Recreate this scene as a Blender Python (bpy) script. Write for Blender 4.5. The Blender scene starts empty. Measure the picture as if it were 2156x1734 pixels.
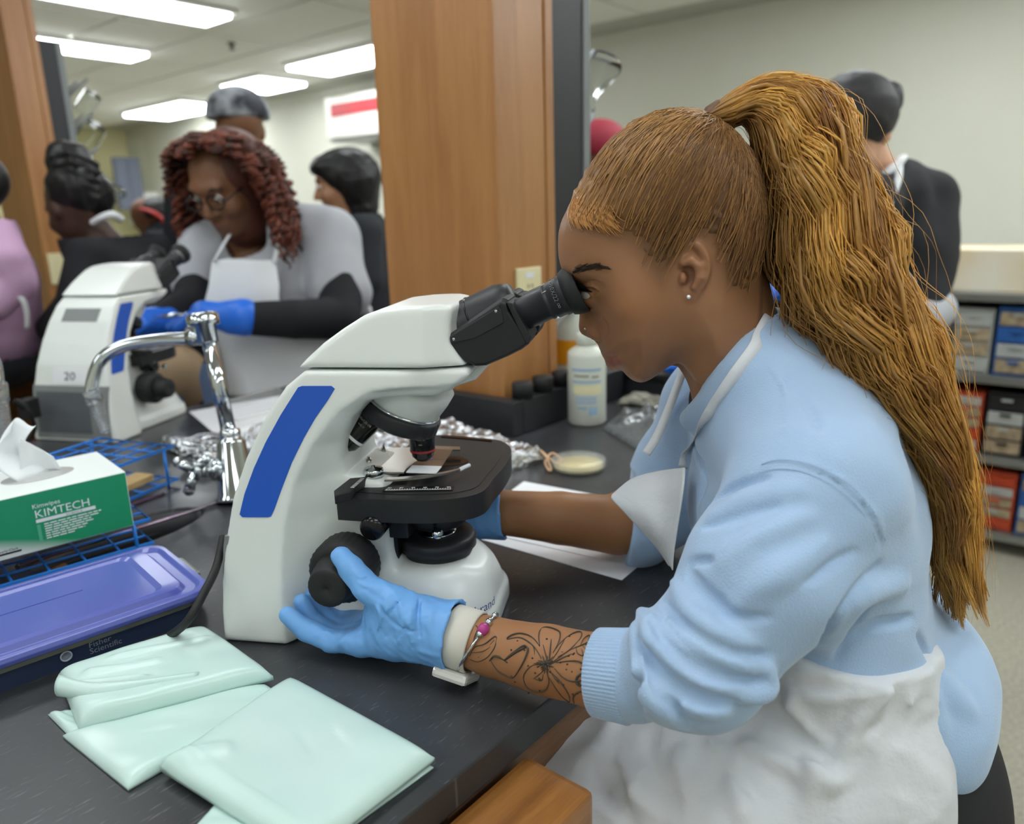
import bpy, bmesh, math, random
import numpy as np
from mathutils import Vector, Matrix
from mathutils.bvhtree import BVHTree
from math import sin, cos, pi, radians, sqrt, atan2
SC = bpy.context.scene
COL = SC.collection
random.seed(5); RNG = np.random.default_rng(5)
# ---------------------------------------------------------------- camera
FPX, CX, CY = 1620.0, 1078.0, 867.0
CAMZ, HEAD, PIT, ROLL = 1.337, radians(40), radians(-14.5), radians(1.7)
fw = np.array([cos(PIT)*cos(HEAD), cos(PIT)*sin(HEAD), sin(PIT)])
rt0 = np.array([sin(HEAD), -cos(HEAD), 0.0]); up0 = np.cross(rt0, fw)
rt = rt0*cos(ROLL)-up0*sin(ROLL); up = up0*cos(ROLL)+rt0*sin(ROLL)
CAMP = np.array([0.0, 0.0, CAMZ])
cam = bpy.data.cameras.new('camera'); camo = bpy.data.objects.new('camera', cam); COL.objects.link(camo)
cam.sensor_fit = 'HORIZONTAL'; cam.sensor_width = 36.0; cam.lens = 36.0*FPX/2156.0
cam.clip_start = 0.02; cam.clip_end = 60
M = Matrix.Identity(4)
for i in range(3):
    M[i][0], M[i][1], M[i][2], M[i][3] = rt[i], up[i], -fw[i], CAMP[i]
camo.matrix_world = M
cam.dof.use_dof = True; cam.dof.focus_distance = 0.70; cam.dof.aperture_fstop = 4.2
SC.camera = camo
# ---------------------------------------------------------------- light level
SC.view_settings.view_transform = 'Standard'; SC.view_settings.look = 'None'
SC.view_settings.gamma = 1.0; SC.view_settings.use_curve_mapping = False
SC.view_settings.exposure = -0.08
wd = bpy.data.worlds.new('World'); SC.world = wd; wd.use_nodes = True
wd.node_tree.nodes['Background'].inputs[0].default_value = (0.9, 0.93, 1.0, 1)
wd.node_tree.nodes['Background'].inputs[1].default_value = 0.25
LAMP = 20.0          # emission of the ceiling troffers
# ---------------------------------------------------------------- pixel helpers: a ray through a pixel of the photograph
def ray(u, v): return fw+rt*((u-CX)/FPX)-up*((v-CY)/FPX)
def P(u, v, d): return CAMP+ray(u, v)*d
def Zh(u, v, z):
    r = ray(u, v); return CAMP+r*((z-CAMZ)/r[2])
def PL(u, v, p0, n):
    r = ray(u, v); return CAMP+r*(np.dot(np.asarray(p0)-CAMP, n)/np.dot(r, n))
# ---------------------------------------------------------------- materials
def lin(c):
    return tuple(((x/255.0)/12.92 if x/255.0 <= .04045 else ((x/255.0+.055)/1.055)**2.4) for x in c[:3])
def inp(b, n, v):
    if n in b.inputs: b.inputs[n].default_value = v
MATS = {}
def mat(name, rgb, rough=.5, metal=0.0, var=None, vscale=20., vamt=.5, bump=0., bscale=200., bdetail=2., sss=0., trans=0., emit=0., coat=0., spec=.5, attr=None, alpha=1., stretch=None, ior=1.45, sheen=0., bdist=.001, vdetail=3.):
    """procedural principled material; rgb is display colour 0..255"""
    m = bpy.data.materials.new(name); m.use_nodes = True; MATS[name] = m
    nt = m.node_tree; b = nt.nodes['Principled BSDF']; L = nt.links.new
    c = lin(rgb)+(1,)
    b.inputs['Base Color'].default_value = c; b.inputs['Roughness'].default_value = rough; b.inputs['Metallic'].default_value = metal
    inp(b, 'Specular IOR Level', spec); inp(b, 'IOR', ior); inp(b, 'Transmission Weight', trans); inp(b, 'Coat Weight', coat); inp(b, 'Coat Roughness', .15)
    inp(b, 'Alpha', alpha); inp(b, 'Sheen Weight', sheen)
    if sss: inp(b, 'Subsurface Weight', sss); inp(b, 'Subsurface Radius', (.012, .005, .003)); inp(b, 'Subsurface Scale', .6)
    if emit: b.inputs['Emission Color'].default_value = c; b.inputs['Emission Strength'].default_value = emit
    tc = None
    def coords():
        nonlocal tc
        if tc is None:
            t = nt.nodes.new('ShaderNodeTexCoord'); mp = nt.nodes.new('ShaderNodeMapping'); L(t.outputs['Object'], mp.inputs[0])
            if stretch: mp.inputs['Scale'].default_value = stretch
            tc = mp
        return tc.outputs[0]
    src = None
    if attr:
        a = nt.nodes.new('ShaderNodeAttribute'); a.attribute_name = attr; src = a.outputs['Color']; L(src, b.inputs['Base Color'])
    if var:
        n = nt.nodes.new('ShaderNodeTexNoise'); n.inputs['Scale'].default_value = vscale; n.inputs['Detail'].default_value = vdetail; L(coords(), n.inputs['Vector'])
        r = nt.nodes.new('ShaderNodeValToRGB'); r.color_ramp.elements[0].position = .5-.5*(1-vamt)-.05; r.color_ramp.elements[1].position = .5+.5*(1-vamt)+.05
        L(n.outputs['Fac'], r.inputs[0])
        mx = nt.nodes.new('ShaderNodeMix'); mx.data_type = 'RGBA'; L(r.outputs[0], mx.inputs[0])
        if src: L(src, mx.inputs[6])
        else: mx.inputs[6].default_value = c
        mx.inputs[7].default_value = lin(var)+(1,); L(mx.outputs[2], b.inputs['Base Color'])
    if bump:
        n = nt.nodes.new('ShaderNodeTexNoise'); n.inputs['Scale'].default_value = bscale; n.inputs['Detail'].default_value = bdetail; L(coords(), n.inputs['Vector'])
        bp = nt.nodes.new('ShaderNodeBump'); bp.inputs['Strength'].default_value = bump; bp.inputs['Distance'].default_value = bdist; L(n.outputs['Fac'], bp.inputs['Height']); L(bp.outputs[0], b.inputs['Normal'])
    return m
def node_mat(name): 
    m = bpy.data.materials.new(name); m.use_nodes = True; return m, m.node_tree, m.node_tree.nodes['Principled BSDF']
# ---------------------------------------------------------------- mesh helpers
def new_obj(name, me, m=None, parent=None):
    o = bpy.data.objects.new(name, me); COL.objects.link(o)
    if m is not None and me is not None: me.materials.append(m if not isinstance(m, str) else MATS[m])
    if parent is not None: o.parent = parent
    return o
def np_mesh(name, V, Fq, smooth=True, cols=None):
    V = np.asarray(V, np.float32); me = bpy.data.meshes.new(name)
    if isinstance(Fq, np.ndarray):
        k = Fq.shape[1]; n = len(Fq)
        me.vertices.add(len(V)); me.vertices.foreach_set('co', V.ravel())
        me.loops.add(n*k); me.loops.foreach_set('vertex_index', np.ascontiguousarray(Fq, np.int32).ravel())
        me.polygons.add(n); me.polygons.foreach_set('loop_start', np.arange(0, n*k, k, dtype=np.int32)); me.polygons.foreach_set('loop_total', np.full(n, k, np.int32))
        me.update(calc_edges=True); me.validate()
    else:
        me.from_pydata([tuple(map(float, v)) for v in V], [], [tuple(int(i) for i in f) for f in Fq]); me.update()
    me.polygons.foreach_set('use_smooth', np.full(len(me.polygons), smooth))
    if cols is not None:
        a = me.attributes.new('col', 'FLOAT_COLOR', 'POINT'); c = np.ones((len(V), 4), np.float32); c[:, :3] = cols; a.data.foreach_set('color', c.ravel())
    return me
class MB:
    """collects simple solids into one mesh"""
    def __init__(s): s.v = []; s.f = []; s.sm = []
    def add(s, vs, fs, smooth=False):
        o = len(s.v); s.v += [tuple(map(float, v)) for v in vs]; s.f += [tuple(i+o for i in f) for f in fs]; s.sm += [smooth]*len(fs); return s
    def box(s, lo, hi, bev=0., T=None):
        lo = np.array(lo, float); hi = np.array(hi, float)
        if bev <= 0:
            vs = [(x, y, z) for x in (lo[0], hi[0]) for y in (lo[1], hi[1]) for z in (lo[2], hi[2])]
            fs = [(0, 1, 3, 2), (4, 6, 7, 5), (0, 4, 5, 1), (2, 3, 7, 6), (0, 2, 6, 4), (1, 5, 7, 3)]
        else:
            bm = bmesh.new(); bmesh.ops.create_cube(bm, size=1)
            for v in bm.verts: v.co = Vector((lo+hi)/2)+Vector([v.co[i]*(hi-lo)[i] for i in range(3)])
            bmesh.ops.bevel(bm, geom=list(bm.edges), offset=bev, segments=2, profile=.6, affect='EDGES')
            bm.verts.index_update(); vs = [tuple(v.co) for v in bm.verts]; fs = [tuple(v.index for v in f.verts) for f in bm.faces]; bm.free()
        if T is not None: vs = [tuple(T(np.array(v))) for v in vs]
        return s.add(vs, fs)
    def tube(s, pts, r, n=10, cap=True, closed=False, smooth=True, flat=None):
        pts = [np.array(p, float) for p in pts]; m = len(pts)
        rs = [r]*m if np.isscalar(r) else list(r)
        vs = []; fs = []; nrm = None
        for i in range(m):
            a = pts[i-1] if (i > 0 or closed) else pts[i]; b = pts[(i+1) % m] if (i < m-1 or closed) else pts[i]
            t = b-a; t = t/(np.linalg.norm(t)+1e-12)
            if nrm is None:
                h = np.array([0, 0, 1.0]) if abs(t[2]) < .9 else np.array([1.0, 0, 0]); nrm = np.cross(t, h)
            nrm = nrm-t*np.dot(nrm, t); nrm /= np.linalg.norm(nrm)+1e-12; bn = np.cross(t, nrm)
            fy = 1 if flat is None else flat
            for k in range(n):
                a_ = 2*pi*k/n; vs.append(pts[i]+rs[i]*(cos(a_)*nrm+fy*sin(a_)*bn))
        for i in range(m if closed else m-1):
            j = (i+1) % m
            for k in range(n): fs.append((i*n+k, i*n+(k+1) % n, j*n+(k+1) % n, j*n+k))
        if cap and not closed: fs.append(tuple(range(n))[::-1]); fs.append(tuple(range((m-1)*n, m*n)))
        return s.add(vs, fs, smooth)
    def lathe(s, prof, o=(0, 0, 0), ax=(0, 0, 1), n=32, smooth=True, ang=None, ripple=0., nr=0):
        """prof: list of (r, h) along axis"""
        o = np.array(o, float); ax = np.array(ax, float); ax /= np.linalg.norm(ax)
        h = np.array([0, 0, 1.0]) if abs(ax[2]) < .9 else np.array([1.0, 0, 0]); e1 = np.cross(h, ax); e1 /= np.linalg.norm(e1); e2 = np.cross(ax, e1)
        vs = []; fs = []; m = len(prof)
        for (r, z) in prof:
            for k in range(n):
                a = 2*pi*k/n; rr = r*(1+ripple*cos(nr*a)) if nr else r
                vs.append(o+ax*z+rr*(cos(a)*e1+sin(a)*e2))
        for i in range(m-1):
            for k in range(n): fs.append((i*n+k, i*n+(k+1) % n, (i+1)*n+(k+1) % n, (i+1)*n+k))
        if prof[0][0] > 1e-6: fs.append(tuple(range(n))[::-1])
        if prof[-1][0] > 1e-6: fs.append(tuple(range((m-1)*n, m*n)))
        return s.add(vs, fs, smooth)
    def prism(s, poly, z0, z1, T=None, smooth=False):
        n = len(poly); vs = [(x, y, z0) for x, y in poly]+[(x, y, z1) for x, y in poly]
        fs = [tuple(range(n))[::-1], tuple(range(n, 2*n))]+[(k, (k+1) % n, n+(k+1) % n, n+k) for k in range(n)]
        if T is not None: vs = [tuple(T(np.array(v))) for v in vs]
        return s.add(vs, fs, smooth)
    def grid(s, nx, ny, fn, thick=0., smooth=True):
        vs = [fn(i/(nx-1), j/(ny-1)) for j in range(ny) for i in range(nx)]
        fs = [(j*nx+i, j*nx+i+1, (j+1)*nx+i+1, (j+1)*nx+i) for j in range(ny-1) for i in range(nx-1)]
        return s.add(vs, fs, smooth)
    def build(s, name, m=None, parent=None, T=None, bevel=None):
        me = bpy.data.meshes.new(name); vs = s.v if T is None else [tuple(map(float, T(np.array(v)))) for v in s.v]
        me.from_pydata(vs, [], s.f); me.update(); me.polygons.foreach_set('use_smooth', s.sm)
        bm = bmesh.new(); bm.from_mesh(me); bmesh.ops.recalc_face_normals(bm, faces=bm.faces); bm.to_mesh(me); bm.free()
        o = new_obj(name, me, m, parent)
        if bevel:
            md = o.modifiers.new('bevel', 'BEVEL'); md.width = bevel; md.segments = 2; md.limit_method = 'ANGLE'; md.angle_limit = radians(40)
        return o
def solid(o, t, off=-1):
    md = o.modifiers.new('thickness', 'SOLIDIFY'); md.thickness = t; md.offset = off; return o
def tag(o, label=None, cat=None, group=None, kind=None):
    if label: o['label'] = label
    if cat: o['category'] = cat
    if group: o['group'] = group
    if kind: o['kind'] = kind
    return o
def empty(name, loc, label=None, cat=None, group=None):
    o = bpy.data.objects.new(name, None); COL.objects.link(o); o.location = Vector(tuple(map(float, loc))); o.empty_display_size = .05
    return tag(o, label, cat, group)
def reparent(o, par):
    """children built in world coordinates: keep them in place under an Empty"""
    o.parent = par; o.matrix_parent_inverse = Matrix.Translation(-Vector(par.location)) if par.rotation_euler.z == 0 else par.matrix_basis.inverted()
    return o
def text_mesh(txt, size, T, name='lettering', m=None, parent=None, ext=0.00006, align='LEFT', sx=1.0, shear=0., bold=0.):
    cu = bpy.data.curves.new('t', 'FONT'); cu.body = txt; cu.size = size; cu.extrude = ext; cu.align_x = align; cu.shear = shear; cu.resolution_u = 3
    ob = bpy.data.objects.new('t', cu); COL.objects.link(ob); bpy.context.view_layer.update()
    me = bpy.data.meshes.new_from_object(ob.evaluated_get(bpy.context.evaluated_depsgraph_get())); bpy.data.objects.remove(ob); bpy.data.curves.remove(cu)
    for v in me.vertices: v.co = Vector(tuple(T(np.array([v.co.x*sx, v.co.y, v.co.z]))))
    me.name = name
    return new_obj(name, me, m, parent)
def frame(o, ex, ey, ez):
    o = np.array(o, float); ex = np.array(ex, float); ey = np.array(ey, float); ez = np.array(ez, float)
    return lambda p: o+ex*p[0]+ey*p[1]+ez*p[2]
def catmull(pts, n=8, closed=False):
    pts = [np.array(p, float) for p in pts]; m = len(pts); out = []
    rng = range(m) if closed else range(m-1)
    for i in rng:
        p0 = pts[(i-1) % m] if (closed or i > 0) else pts[0]; p1 = pts[i]; p2 = pts[(i+1) % m]; p3 = pts[(i+2) % m] if (closed or i < m-2) else pts[-1]
        for k in range(n):
            t = k/n; out.append(.5*((2*p1)+(p2-p0)*t+(2*p0-5*p1+4*p2-p3)*t*t+(3*p1-p0-3*p2+p3)*t**3))
    if not closed: out.append(pts[-1])
    return out
# ---------------------------------------------------------------- implicit modelling: smooth unions on a grid, then surface nets
def smin(a, b, k):
    if k <= 0: return np.minimum(a, b)
    return np.minimum(a, b)-np.square(np.maximum(k-np.abs(a-b), 0))/(4*k)
def smax(a, b, k): return -smin(-a, -b, k)
class Grid:
    def __init__(s, lo, hi, h):
        s.lo = np.array(lo, float); s.h = h; s.n = np.ceil((np.array(hi)-s.lo)/h).astype(int)+1
        s.F = np.full(s.n, .05, np.float32)
        s.ax = [(s.lo[i]+h*np.arange(s.n[i])).astype(np.float32) for i in range(3)]
    def win(s, lo, hi):
        sl = []
        for i in range(3):
            a = int(max(0, np.floor((lo[i]-s.lo[i])/s.h))); b = int(min(s.n[i], np.ceil((hi[i]-s.lo[i])/s.h)+1)); sl.append(slice(a, max(a, b)))
        sl = tuple(sl); X = s.ax[0][sl[0]][:, None, None]; Y = s.ax[1][sl[1]][None, :, None]; Zz = s.ax[2][sl[2]][None, None, :]
        return sl, X, Y, Zz
    def put(s, sl, d, k, sub=False):
        if sub: s.F[sl] = smax(s.F[sl], -d, k)
        else: s.F[sl] = smin(s.F[sl], d, k)
    def ell(s, c, r, k=.01, R=None, sub=False):
        c = np.array(c, float); r = np.array(r, float); m = max(r)*1.0+k+.012
        sl, X, Y, Zz = s.win(c-m, c+m)
        if X.size == 0 or Y.size == 0 or Zz.size == 0: return s
        x, y, z = X-c[0], Y-c[1], Zz-c[2]
        if R is not None:
            R = np.array(R); x, y, z = R[0, 0]*x+R[0, 1]*y+R[0, 2]*z, R[1, 0]*x+R[1, 1]*y+R[1, 2]*z, R[2, 0]*x+R[2, 1]*y+R[2, 2]*z
        k0 = np.sqrt((x/r[0])**2+(y/r[1])**2+(z/r[2])**2); k1 = np.sqrt((x/r[0]**2)**2+(y/r[1]**2)**2+(z/r[2]**2)**2)+1e-9
        s.put(sl, k0*(k0-1)/k1, k, sub); return s
    def tube(s, pts, rad, k=.01, sy=1.0, y0=0., sub=False, kin=.004):
        pts = [np.array(p, float) for p in pts]; rad = [rad]*len(pts) if np.isscalar(rad) else rad
        P0 = np.array(pts); m = max(rad)+k+.012
        lo, hi = P0.min(0)-m, P0.max(0)+m
        if sy != 1: lo[1] = P0[:, 1].min()-m/sy; hi[1] = P0[:, 1].max()+m/sy
        sl, X, Y, Zz = s.win(lo, hi)
        if X.size == 0 or Y.size == 0 or Zz.size == 0: return s
        D = None
        for a, b, ra, rb in zip(pts[:-1], pts[1:], rad[:-1], rad[1:]):
            ab = b-a; ab = ab*np.array([1, sy, 1]); L2 = float(ab@ab)+1e-12
            px, py, pz = X-a[0], (Y-a[1])*sy, Zz-a[2]
            t = np.clip((px*ab[0]+py*ab[1]+pz*ab[2])/L2, 0, 1)
            d = np.sqrt((px-t*ab[0])**2+(py-t*ab[1])**2+(pz-t*ab[2])**2)-(ra+(rb-ra)*t)
            D = d if D is None else smin(D, d, kin)
        s.put(sl, D, k, sub); return s
    def noise(s, amp, freqs, seed=0, aniso=(1, 1, 1), ridge=False):
        """gentle sum of sines relief, for cloth"""
        r = np.random.default_rng(seed); X, Y, Zz = s.ax[0][:, None, None], s.ax[1][None, :, None], s.ax[2][None, None, :]
        band = np.abs(s.F) < .02
        idx = np.nonzero(band); x, y, z = s.ax[0][idx[0]], s.ax[1][idx[1]], s.ax[2][idx[2]]
        d = np.zeros(len(x), np.float32)
        for f in freqs:
            for _ in range(3):
                v = r.normal(size=3)*np.array(aniso); v /= np.linalg.norm(v); w = r.normal(size=3); ph = r.uniform(0, 6.28, 2)
                wv = np.sin(2*pi*f*(v[0]*x+v[1]*y+v[2]*z)+ph[0]+1.5*np.sin(2*pi*f*.4*(w[0]*x+w[1]*y+w[2]*z)+ph[1]))
                if ridge: wv = (2*np.abs(wv)**.7-1)*(.5+.5*np.sin(2*pi*f*.35*(w[1]*x+w[2]*y+w[0]*z)+ph[1]))
                d += (amp/f*freqs[0]/3*wv).astype(np.float32)
        s.F[idx] += d; return s
    def mesh(s, smooth=1):
        F = s.F; inside = F < 0; nx, ny, nz = F.shape
        c = np.zeros((nx-1, ny-1, nz-1), np.int8)
        for i in (0, 1):
            for j in (0, 1):
                for k in (0, 1): c += inside[i:nx-1+i, j:ny-1+j, k:nz-1+k]
        act = np.argwhere((c > 0) & (c < 8)); ids = np.full(c.shape, -1, np.int64); ids[act[:, 0], act[:, 1], act[:, 2]] = np.arange(len(act))
        vals = np.stack([F[act[:, 0]+i, act[:, 1]+j, act[:, 2]+k] for i in (0, 1) for j in (0, 1) for k in (0, 1)], 1)
        cor = np.array([(i, j, k) for i in (0, 1) for j in (0, 1) for k in (0, 1)], float)
        acc = np.zeros((len(act), 3)); cnt = np.zeros(len(act))
        for a in range(8):
            for b in range(a+1, 8):
                if np.abs(cor[a]-cor[b]).sum() != 1: continue
                va, vb = vals[:, a], vals[:, b]; m = (va < 0) != (vb < 0)
                t = np.where(m, va/(va-vb+1e-20), 0)
                acc += np.where(m[:, None], cor[a]+(cor[b]-cor[a])*t[:, None], 0); cnt += m
        V = s.lo+s.h*(act+acc/cnt[:, None])
        Q = []
        for ax in range(3):
            sl0 = [slice(None)]*3; sl1 = [slice(None)]*3; sl0[ax] = slice(0, -1); sl1[ax] = slice(1, None)
            A = inside[tuple(sl0)]; B = inside[tuple(sl1)]
            e = np.argwhere(A != B); o1, o2 = [(1, 2), (2, 0), (0, 1)][ax]
            ok = (e[:, o1] > 0) & (e[:, o2] > 0) & (e[:, o1] < F.shape[o1]-1) & (e[:, o2] < F.shape[o2]-1); e = e[ok]
            def g(d1, d2):
                q = e.copy(); q[:, o1] -= d1; q[:, o2] -= d2; return ids[q[:, 0], q[:, 1], q[:, 2]]
            q = np.stack([g(1, 1), g(0, 1), g(0, 0), g(1, 0)], 1); fl = ~A[e[:, 0], e[:, 1], e[:, 2]]; q[fl] = q[fl][:, ::-1]; Q.append(q)
        Q = np.concatenate(Q); Q = Q[(Q >= 0).all(1)]
        for _ in range(smooth):
            S = np.zeros_like(V); n = np.zeros(len(V))
            for a, b in ((0, 1), (1, 2), (2, 3), (3, 0)):
                for d in range(3): S[:, d] += np.bincount(Q[:, a], V[Q[:, b], d], len(V))+np.bincount(Q[:, b], V[Q[:, a], d], len(V))
                n += np.bincount(Q[:, a], minlength=len(V))+np.bincount(Q[:, b], minlength=len(V))
            V = .5*V+.5*S/np.maximum(n, 1)[:, None]
        return V, Q
def poly_sdf(poly, X, Y):
    """signed distance to a closed polygon (negative inside)"""
    p = np.asarray(poly, float); n = len(p); d = np.full(np.broadcast(X, Y).shape, 1e9); ins = np.zeros(d.shape, bool)
    for i in range(n):
        a = p[i]; b = p[(i+1) % n]; e = b-a; wx, wy = X-a[0], Y-a[1]; t = np.clip((wx*e[0]+wy*e[1])/(e@e+1e-12), 0, 1)
        d = np.minimum(d, (wx-e[0]*t)**2+(wy-e[1]*t)**2)
        cnd = (a[1] > Y) != (b[1] > Y); xi = e[0]*(Y-a[1])/(e[1] if abs(e[1]) > 1e-12 else 1e-12)+a[0]; ins ^= cnd & (X < xi)
    d = np.sqrt(d); return np.where(ins, -d, d).astype(np.float32)
def interp(x, xs, ys): return np.interp(x, xs, ys)
# ================================================================ materials
mat('wall_paint', (212, 212, 200), .9, var=(206, 206, 192), vscale=1.5)
mat('wall_paint_far', (226, 220, 178), .9, var=(216, 208, 160), vscale=1.2)
mat('ceiling_tile', (232, 232, 226), .95, var=(226, 226, 218), vscale=60, bump=.3, bscale=300)
mat('ceiling_bar', (176, 176, 168), .6)
mat('fixture_white', (232, 232, 228), .5)
mat('lamp_diffuser', (246, 252, 255), .6, emit=LAMP)
mat('lamp_diffuser_near', (246, 252, 255), .6, emit=LAMP*.52)
mat('floor_vinyl', (168, 164, 148), .45, var=(142, 139, 124), vscale=90, vamt=.75)
mat('grey_metal', (150, 152, 148), .35, .7)
mat('grey_paint', (88, 92, 96), .5)
mat('slate_panel', (98, 104, 120), .6)
mat('pale_panel', (214, 216, 208), .6)
mat('white_plastic', (226, 230, 226), .32, coat=.2)
mat('white_paint', (204, 202, 194), .5)
mat('black_plastic', (30, 31, 33), .5, bump=.05, bscale=900)
mat('black_gloss', (16, 16, 18), .18)
mat('black_satin', (38, 40, 43), .45)
mat('dark_metal', (60, 60, 62), .35, .8)
mat('chrome', (205, 210, 214), .08, 1.0)
mat('brushed_steel', (178, 176, 170), .3, 1.0, bump=.08, bscale=400, stretch=(1, 12, 1))
mat('red_paint', (158, 40, 48), .5)
mat('blue_strip', (34, 88, 190), .38)
mat('rubber_black', (27, 28, 29), .6)
mat('ink_white', (235, 238, 240), .5)
mat('ink_black', (32, 34, 42), .5)
mat('ink_blue', (42, 76, 170), .5)
mat('paper', (232, 233, 236), .8, bump=.1, bscale=30)
mat('blue_wire', (40, 128, 224), .35)
mat('pale_wood', (206, 178, 128), .6, var=(180, 146, 92), vscale=14, stretch=(1, 8, 8))
mat('board_grey', (126, 130, 130), .5)
mat('glove_blue', (112, 168, 228), .42, bump=.35, bscale=70, bdist=.002, spec=.5, sss=0)
mat('glove_deep', (40, 112, 224), .42, bump=.3, bscale=60, bdist=.002)
mat('outlet_cream', (226, 216, 172), .5)
def wood_mat(name, c1, c2, rough=.38, sc=(9, 9, .7), coat=.3):
    m, nt, b = node_mat(name); MATS[name] = m; L = nt.links.new
    t = nt.nodes.new('ShaderNodeTexCoord'); mp = nt.nodes.new('ShaderNodeMapping'); mp.inputs['Scale'].default_value = sc; L(t.outputs['Object'], mp.inputs[0])
    n = nt.nodes.new('ShaderNodeTexNoise'); n.inputs['Scale'].default_value = 3.; n.inputs['Detail'].default_value = 6; n.inputs['Distortion'].default_value = .6; L(mp.outputs[0], n.inputs['Vector'])
    n2 = nt.nodes.new('ShaderNodeTexNoise'); n2.inputs['Scale'].default_value = 40.; n2.inputs['Detail'].default_value = 4; L(mp.outputs[0], n2.inputs['Vector'])
    ad = nt.nodes.new('ShaderNodeMath'); ad.operation = 'MULTIPLY_ADD'; ad.inputs[1].default_value = .35; L(n2.outputs['Fac'], ad.inputs[0]); L(n.outputs['Fac'], ad.inputs[2])
    r = nt.nodes.new('ShaderNodeValToRGB'); r.color_ramp.elements[0].position = .45; r.color_ramp.elements[1].position = .85
    r.color_ramp.elements[0].color = lin(c1)+(1,); r.color_ramp.elements[1].color = lin(c2)+(1,); L(ad.outputs[0], r.inputs[0]); L(r.outputs[0], b.inputs['Base Color'])
    b.inputs['Roughness'].default_value = rough; inp(b, 'Coat Weight', coat); inp(b, 'Coat Roughness', .3); return m
wood_mat('column_wood', (182, 130, 78), (158, 106, 58), sc=(7, 7, .55))
wood_mat('drawer_wood', (166, 112, 54), (128, 80, 34), sc=(1.2, 14, 14))
wood_mat('rail_wood', (162, 122, 88), (122, 88, 62), rough=.5, sc=(1.6, 26, 26), coat=.1)
# worn black resin worktop: scratches and pale scuffs
m, nt, b = node_mat('worktop_resin'); MATS['worktop_resin'] = m; L = nt.links.new
tc = nt.nodes.new('ShaderNodeTexCoord')
n1 = nt.nodes.new('ShaderNodeTexNoise'); n1.inputs['Scale'].default_value = 5.; n1.inputs['Detail'].default_value = 5; L(tc.outputs['Object'], n1.inputs['Vector'])
fac = None
for k, (rot, sx, sy, th) in enumerate(((.5, 28, 330, .72), (-.7, 34, 300, .725), (1.5, 40, 360, .73), (2.2, 24, 260, .72), (2.9, 30, 320, .73))):
    mp = nt.nodes.new('ShaderNodeMapping'); mp.inputs['Rotation'].default_value = (0, 0, rot); mp.inputs['Scale'].default_value = (sx, sy, 1); mp.inputs['Location'].default_value = (k*3.1, k*1.7, 0); L(tc.outputs['Object'], mp.inputs[0])
    ns = nt.nodes.new('ShaderNodeTexNoise'); ns.inputs['Scale'].default_value = 1.3; ns.inputs['Detail'].default_value = 2.; ns.inputs['Distortion'].default_value = .3; L(mp.outputs[0], ns.inputs['Vector'])
    rr = nt.nodes.new('ShaderNodeValToRGB'); rr.color_ramp.elements[0].position = th-.03; rr.color_ramp.elements[1].position = th+.03; L(ns.outputs['Fac'], rr.inputs[0])
    if fac is None: fac = rr.outputs[0]
    else:
        mm = nt.nodes.new('ShaderNodeMath'); mm.operation = 'MAXIMUM'; L(fac, mm.inputs[0]); L(rr.outputs[0], mm.inputs[1]); fac = mm.outputs[0]
ramp = nt.nodes.new('ShaderNodeValToRGB'); ramp.color_ramp.elements[0].position = .35; ramp.color_ramp.elements[1].position = .8
ramp.color_ramp.elements[0].color = lin((42, 43, 46))+(1,); ramp.color_ramp.elements[1].color = lin((70, 72, 75))+(1,); L(n1.outputs['Fac'], ramp.inputs[0])
mx = nt.nodes.new('ShaderNodeMix'); mx.data_type = 'RGBA'; L(fac, mx.inputs[0]); L(ramp.outputs[0], mx.inputs[6]); mx.inputs[7].default_value = lin((98, 100, 102))+(1,)
L(mx.outputs[2], b.inputs['Base Color'])
ma = nt.nodes.new('ShaderNodeMapRange'); ma.inputs['To Min'].default_value = .22; ma.inputs['To Max'].default_value = .42; L(n1.outputs['Fac'], ma.inputs['Value']); L(ma.outputs[0], b.inputs['Roughness'])
# ================================================================ room shell
XW, YW, ZC = 5.35, 11.4, 2.60
XB, YB = -3.2, -3.0
def struct(name, mb, m, **k): return tag(mb.build(name, m, **k), kind='structure')
struct('floor', MB().box((XB, YB, -.08), (XW, YW, 0)), 'floor_vinyl')
struct('wall_right', MB().box((XW, YB, 0), (XW+.12, YW, ZC+.1)), 'wall_paint')
struct('wall_far', MB().box((XB, YW, 0), (XW+.12, YW+.12, ZC+.1)), 'wall_paint_far')
struct('wall_left', MB().box((XB-.12, YB, 0), (XB, YW, ZC+.1)), 'wall_paint')
struct('wall_near', MB().box((XB, YB-.12, 0), (XW, YB, ZC+.1)), 'wall_paint')
ceil = struct('ceiling', MB().box((XB, YB, ZC+.02), (XW, YW, ZC+.10)), 'ceiling_bar')
tile_me = None
TX, TY = .6, 1.2
nx, ny = int((XW-XB)/TX)+1, int((YW-YB)/TY)+1
bm = MB().box((.012, .012, 0), (TX-.012, TY-.012, .018)); tile_me = bm.build('ceiling_tile', 'ceiling_tile', ceil).data
first = True
for i in range(nx):
    for j in range(ny):
        x, y = XB-.25+i*TX, YB-.1+j*TY
        if x+TX > XW+.02 or x < XB: continue
        if first: o = [c for c in ceil.children][0]; first = False
        else: o = bpy.data.objects.new('ceiling_tile', tile_me); COL.objects.link(o); o.parent = ceil
        o.location = (x, y, ZC)
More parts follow.
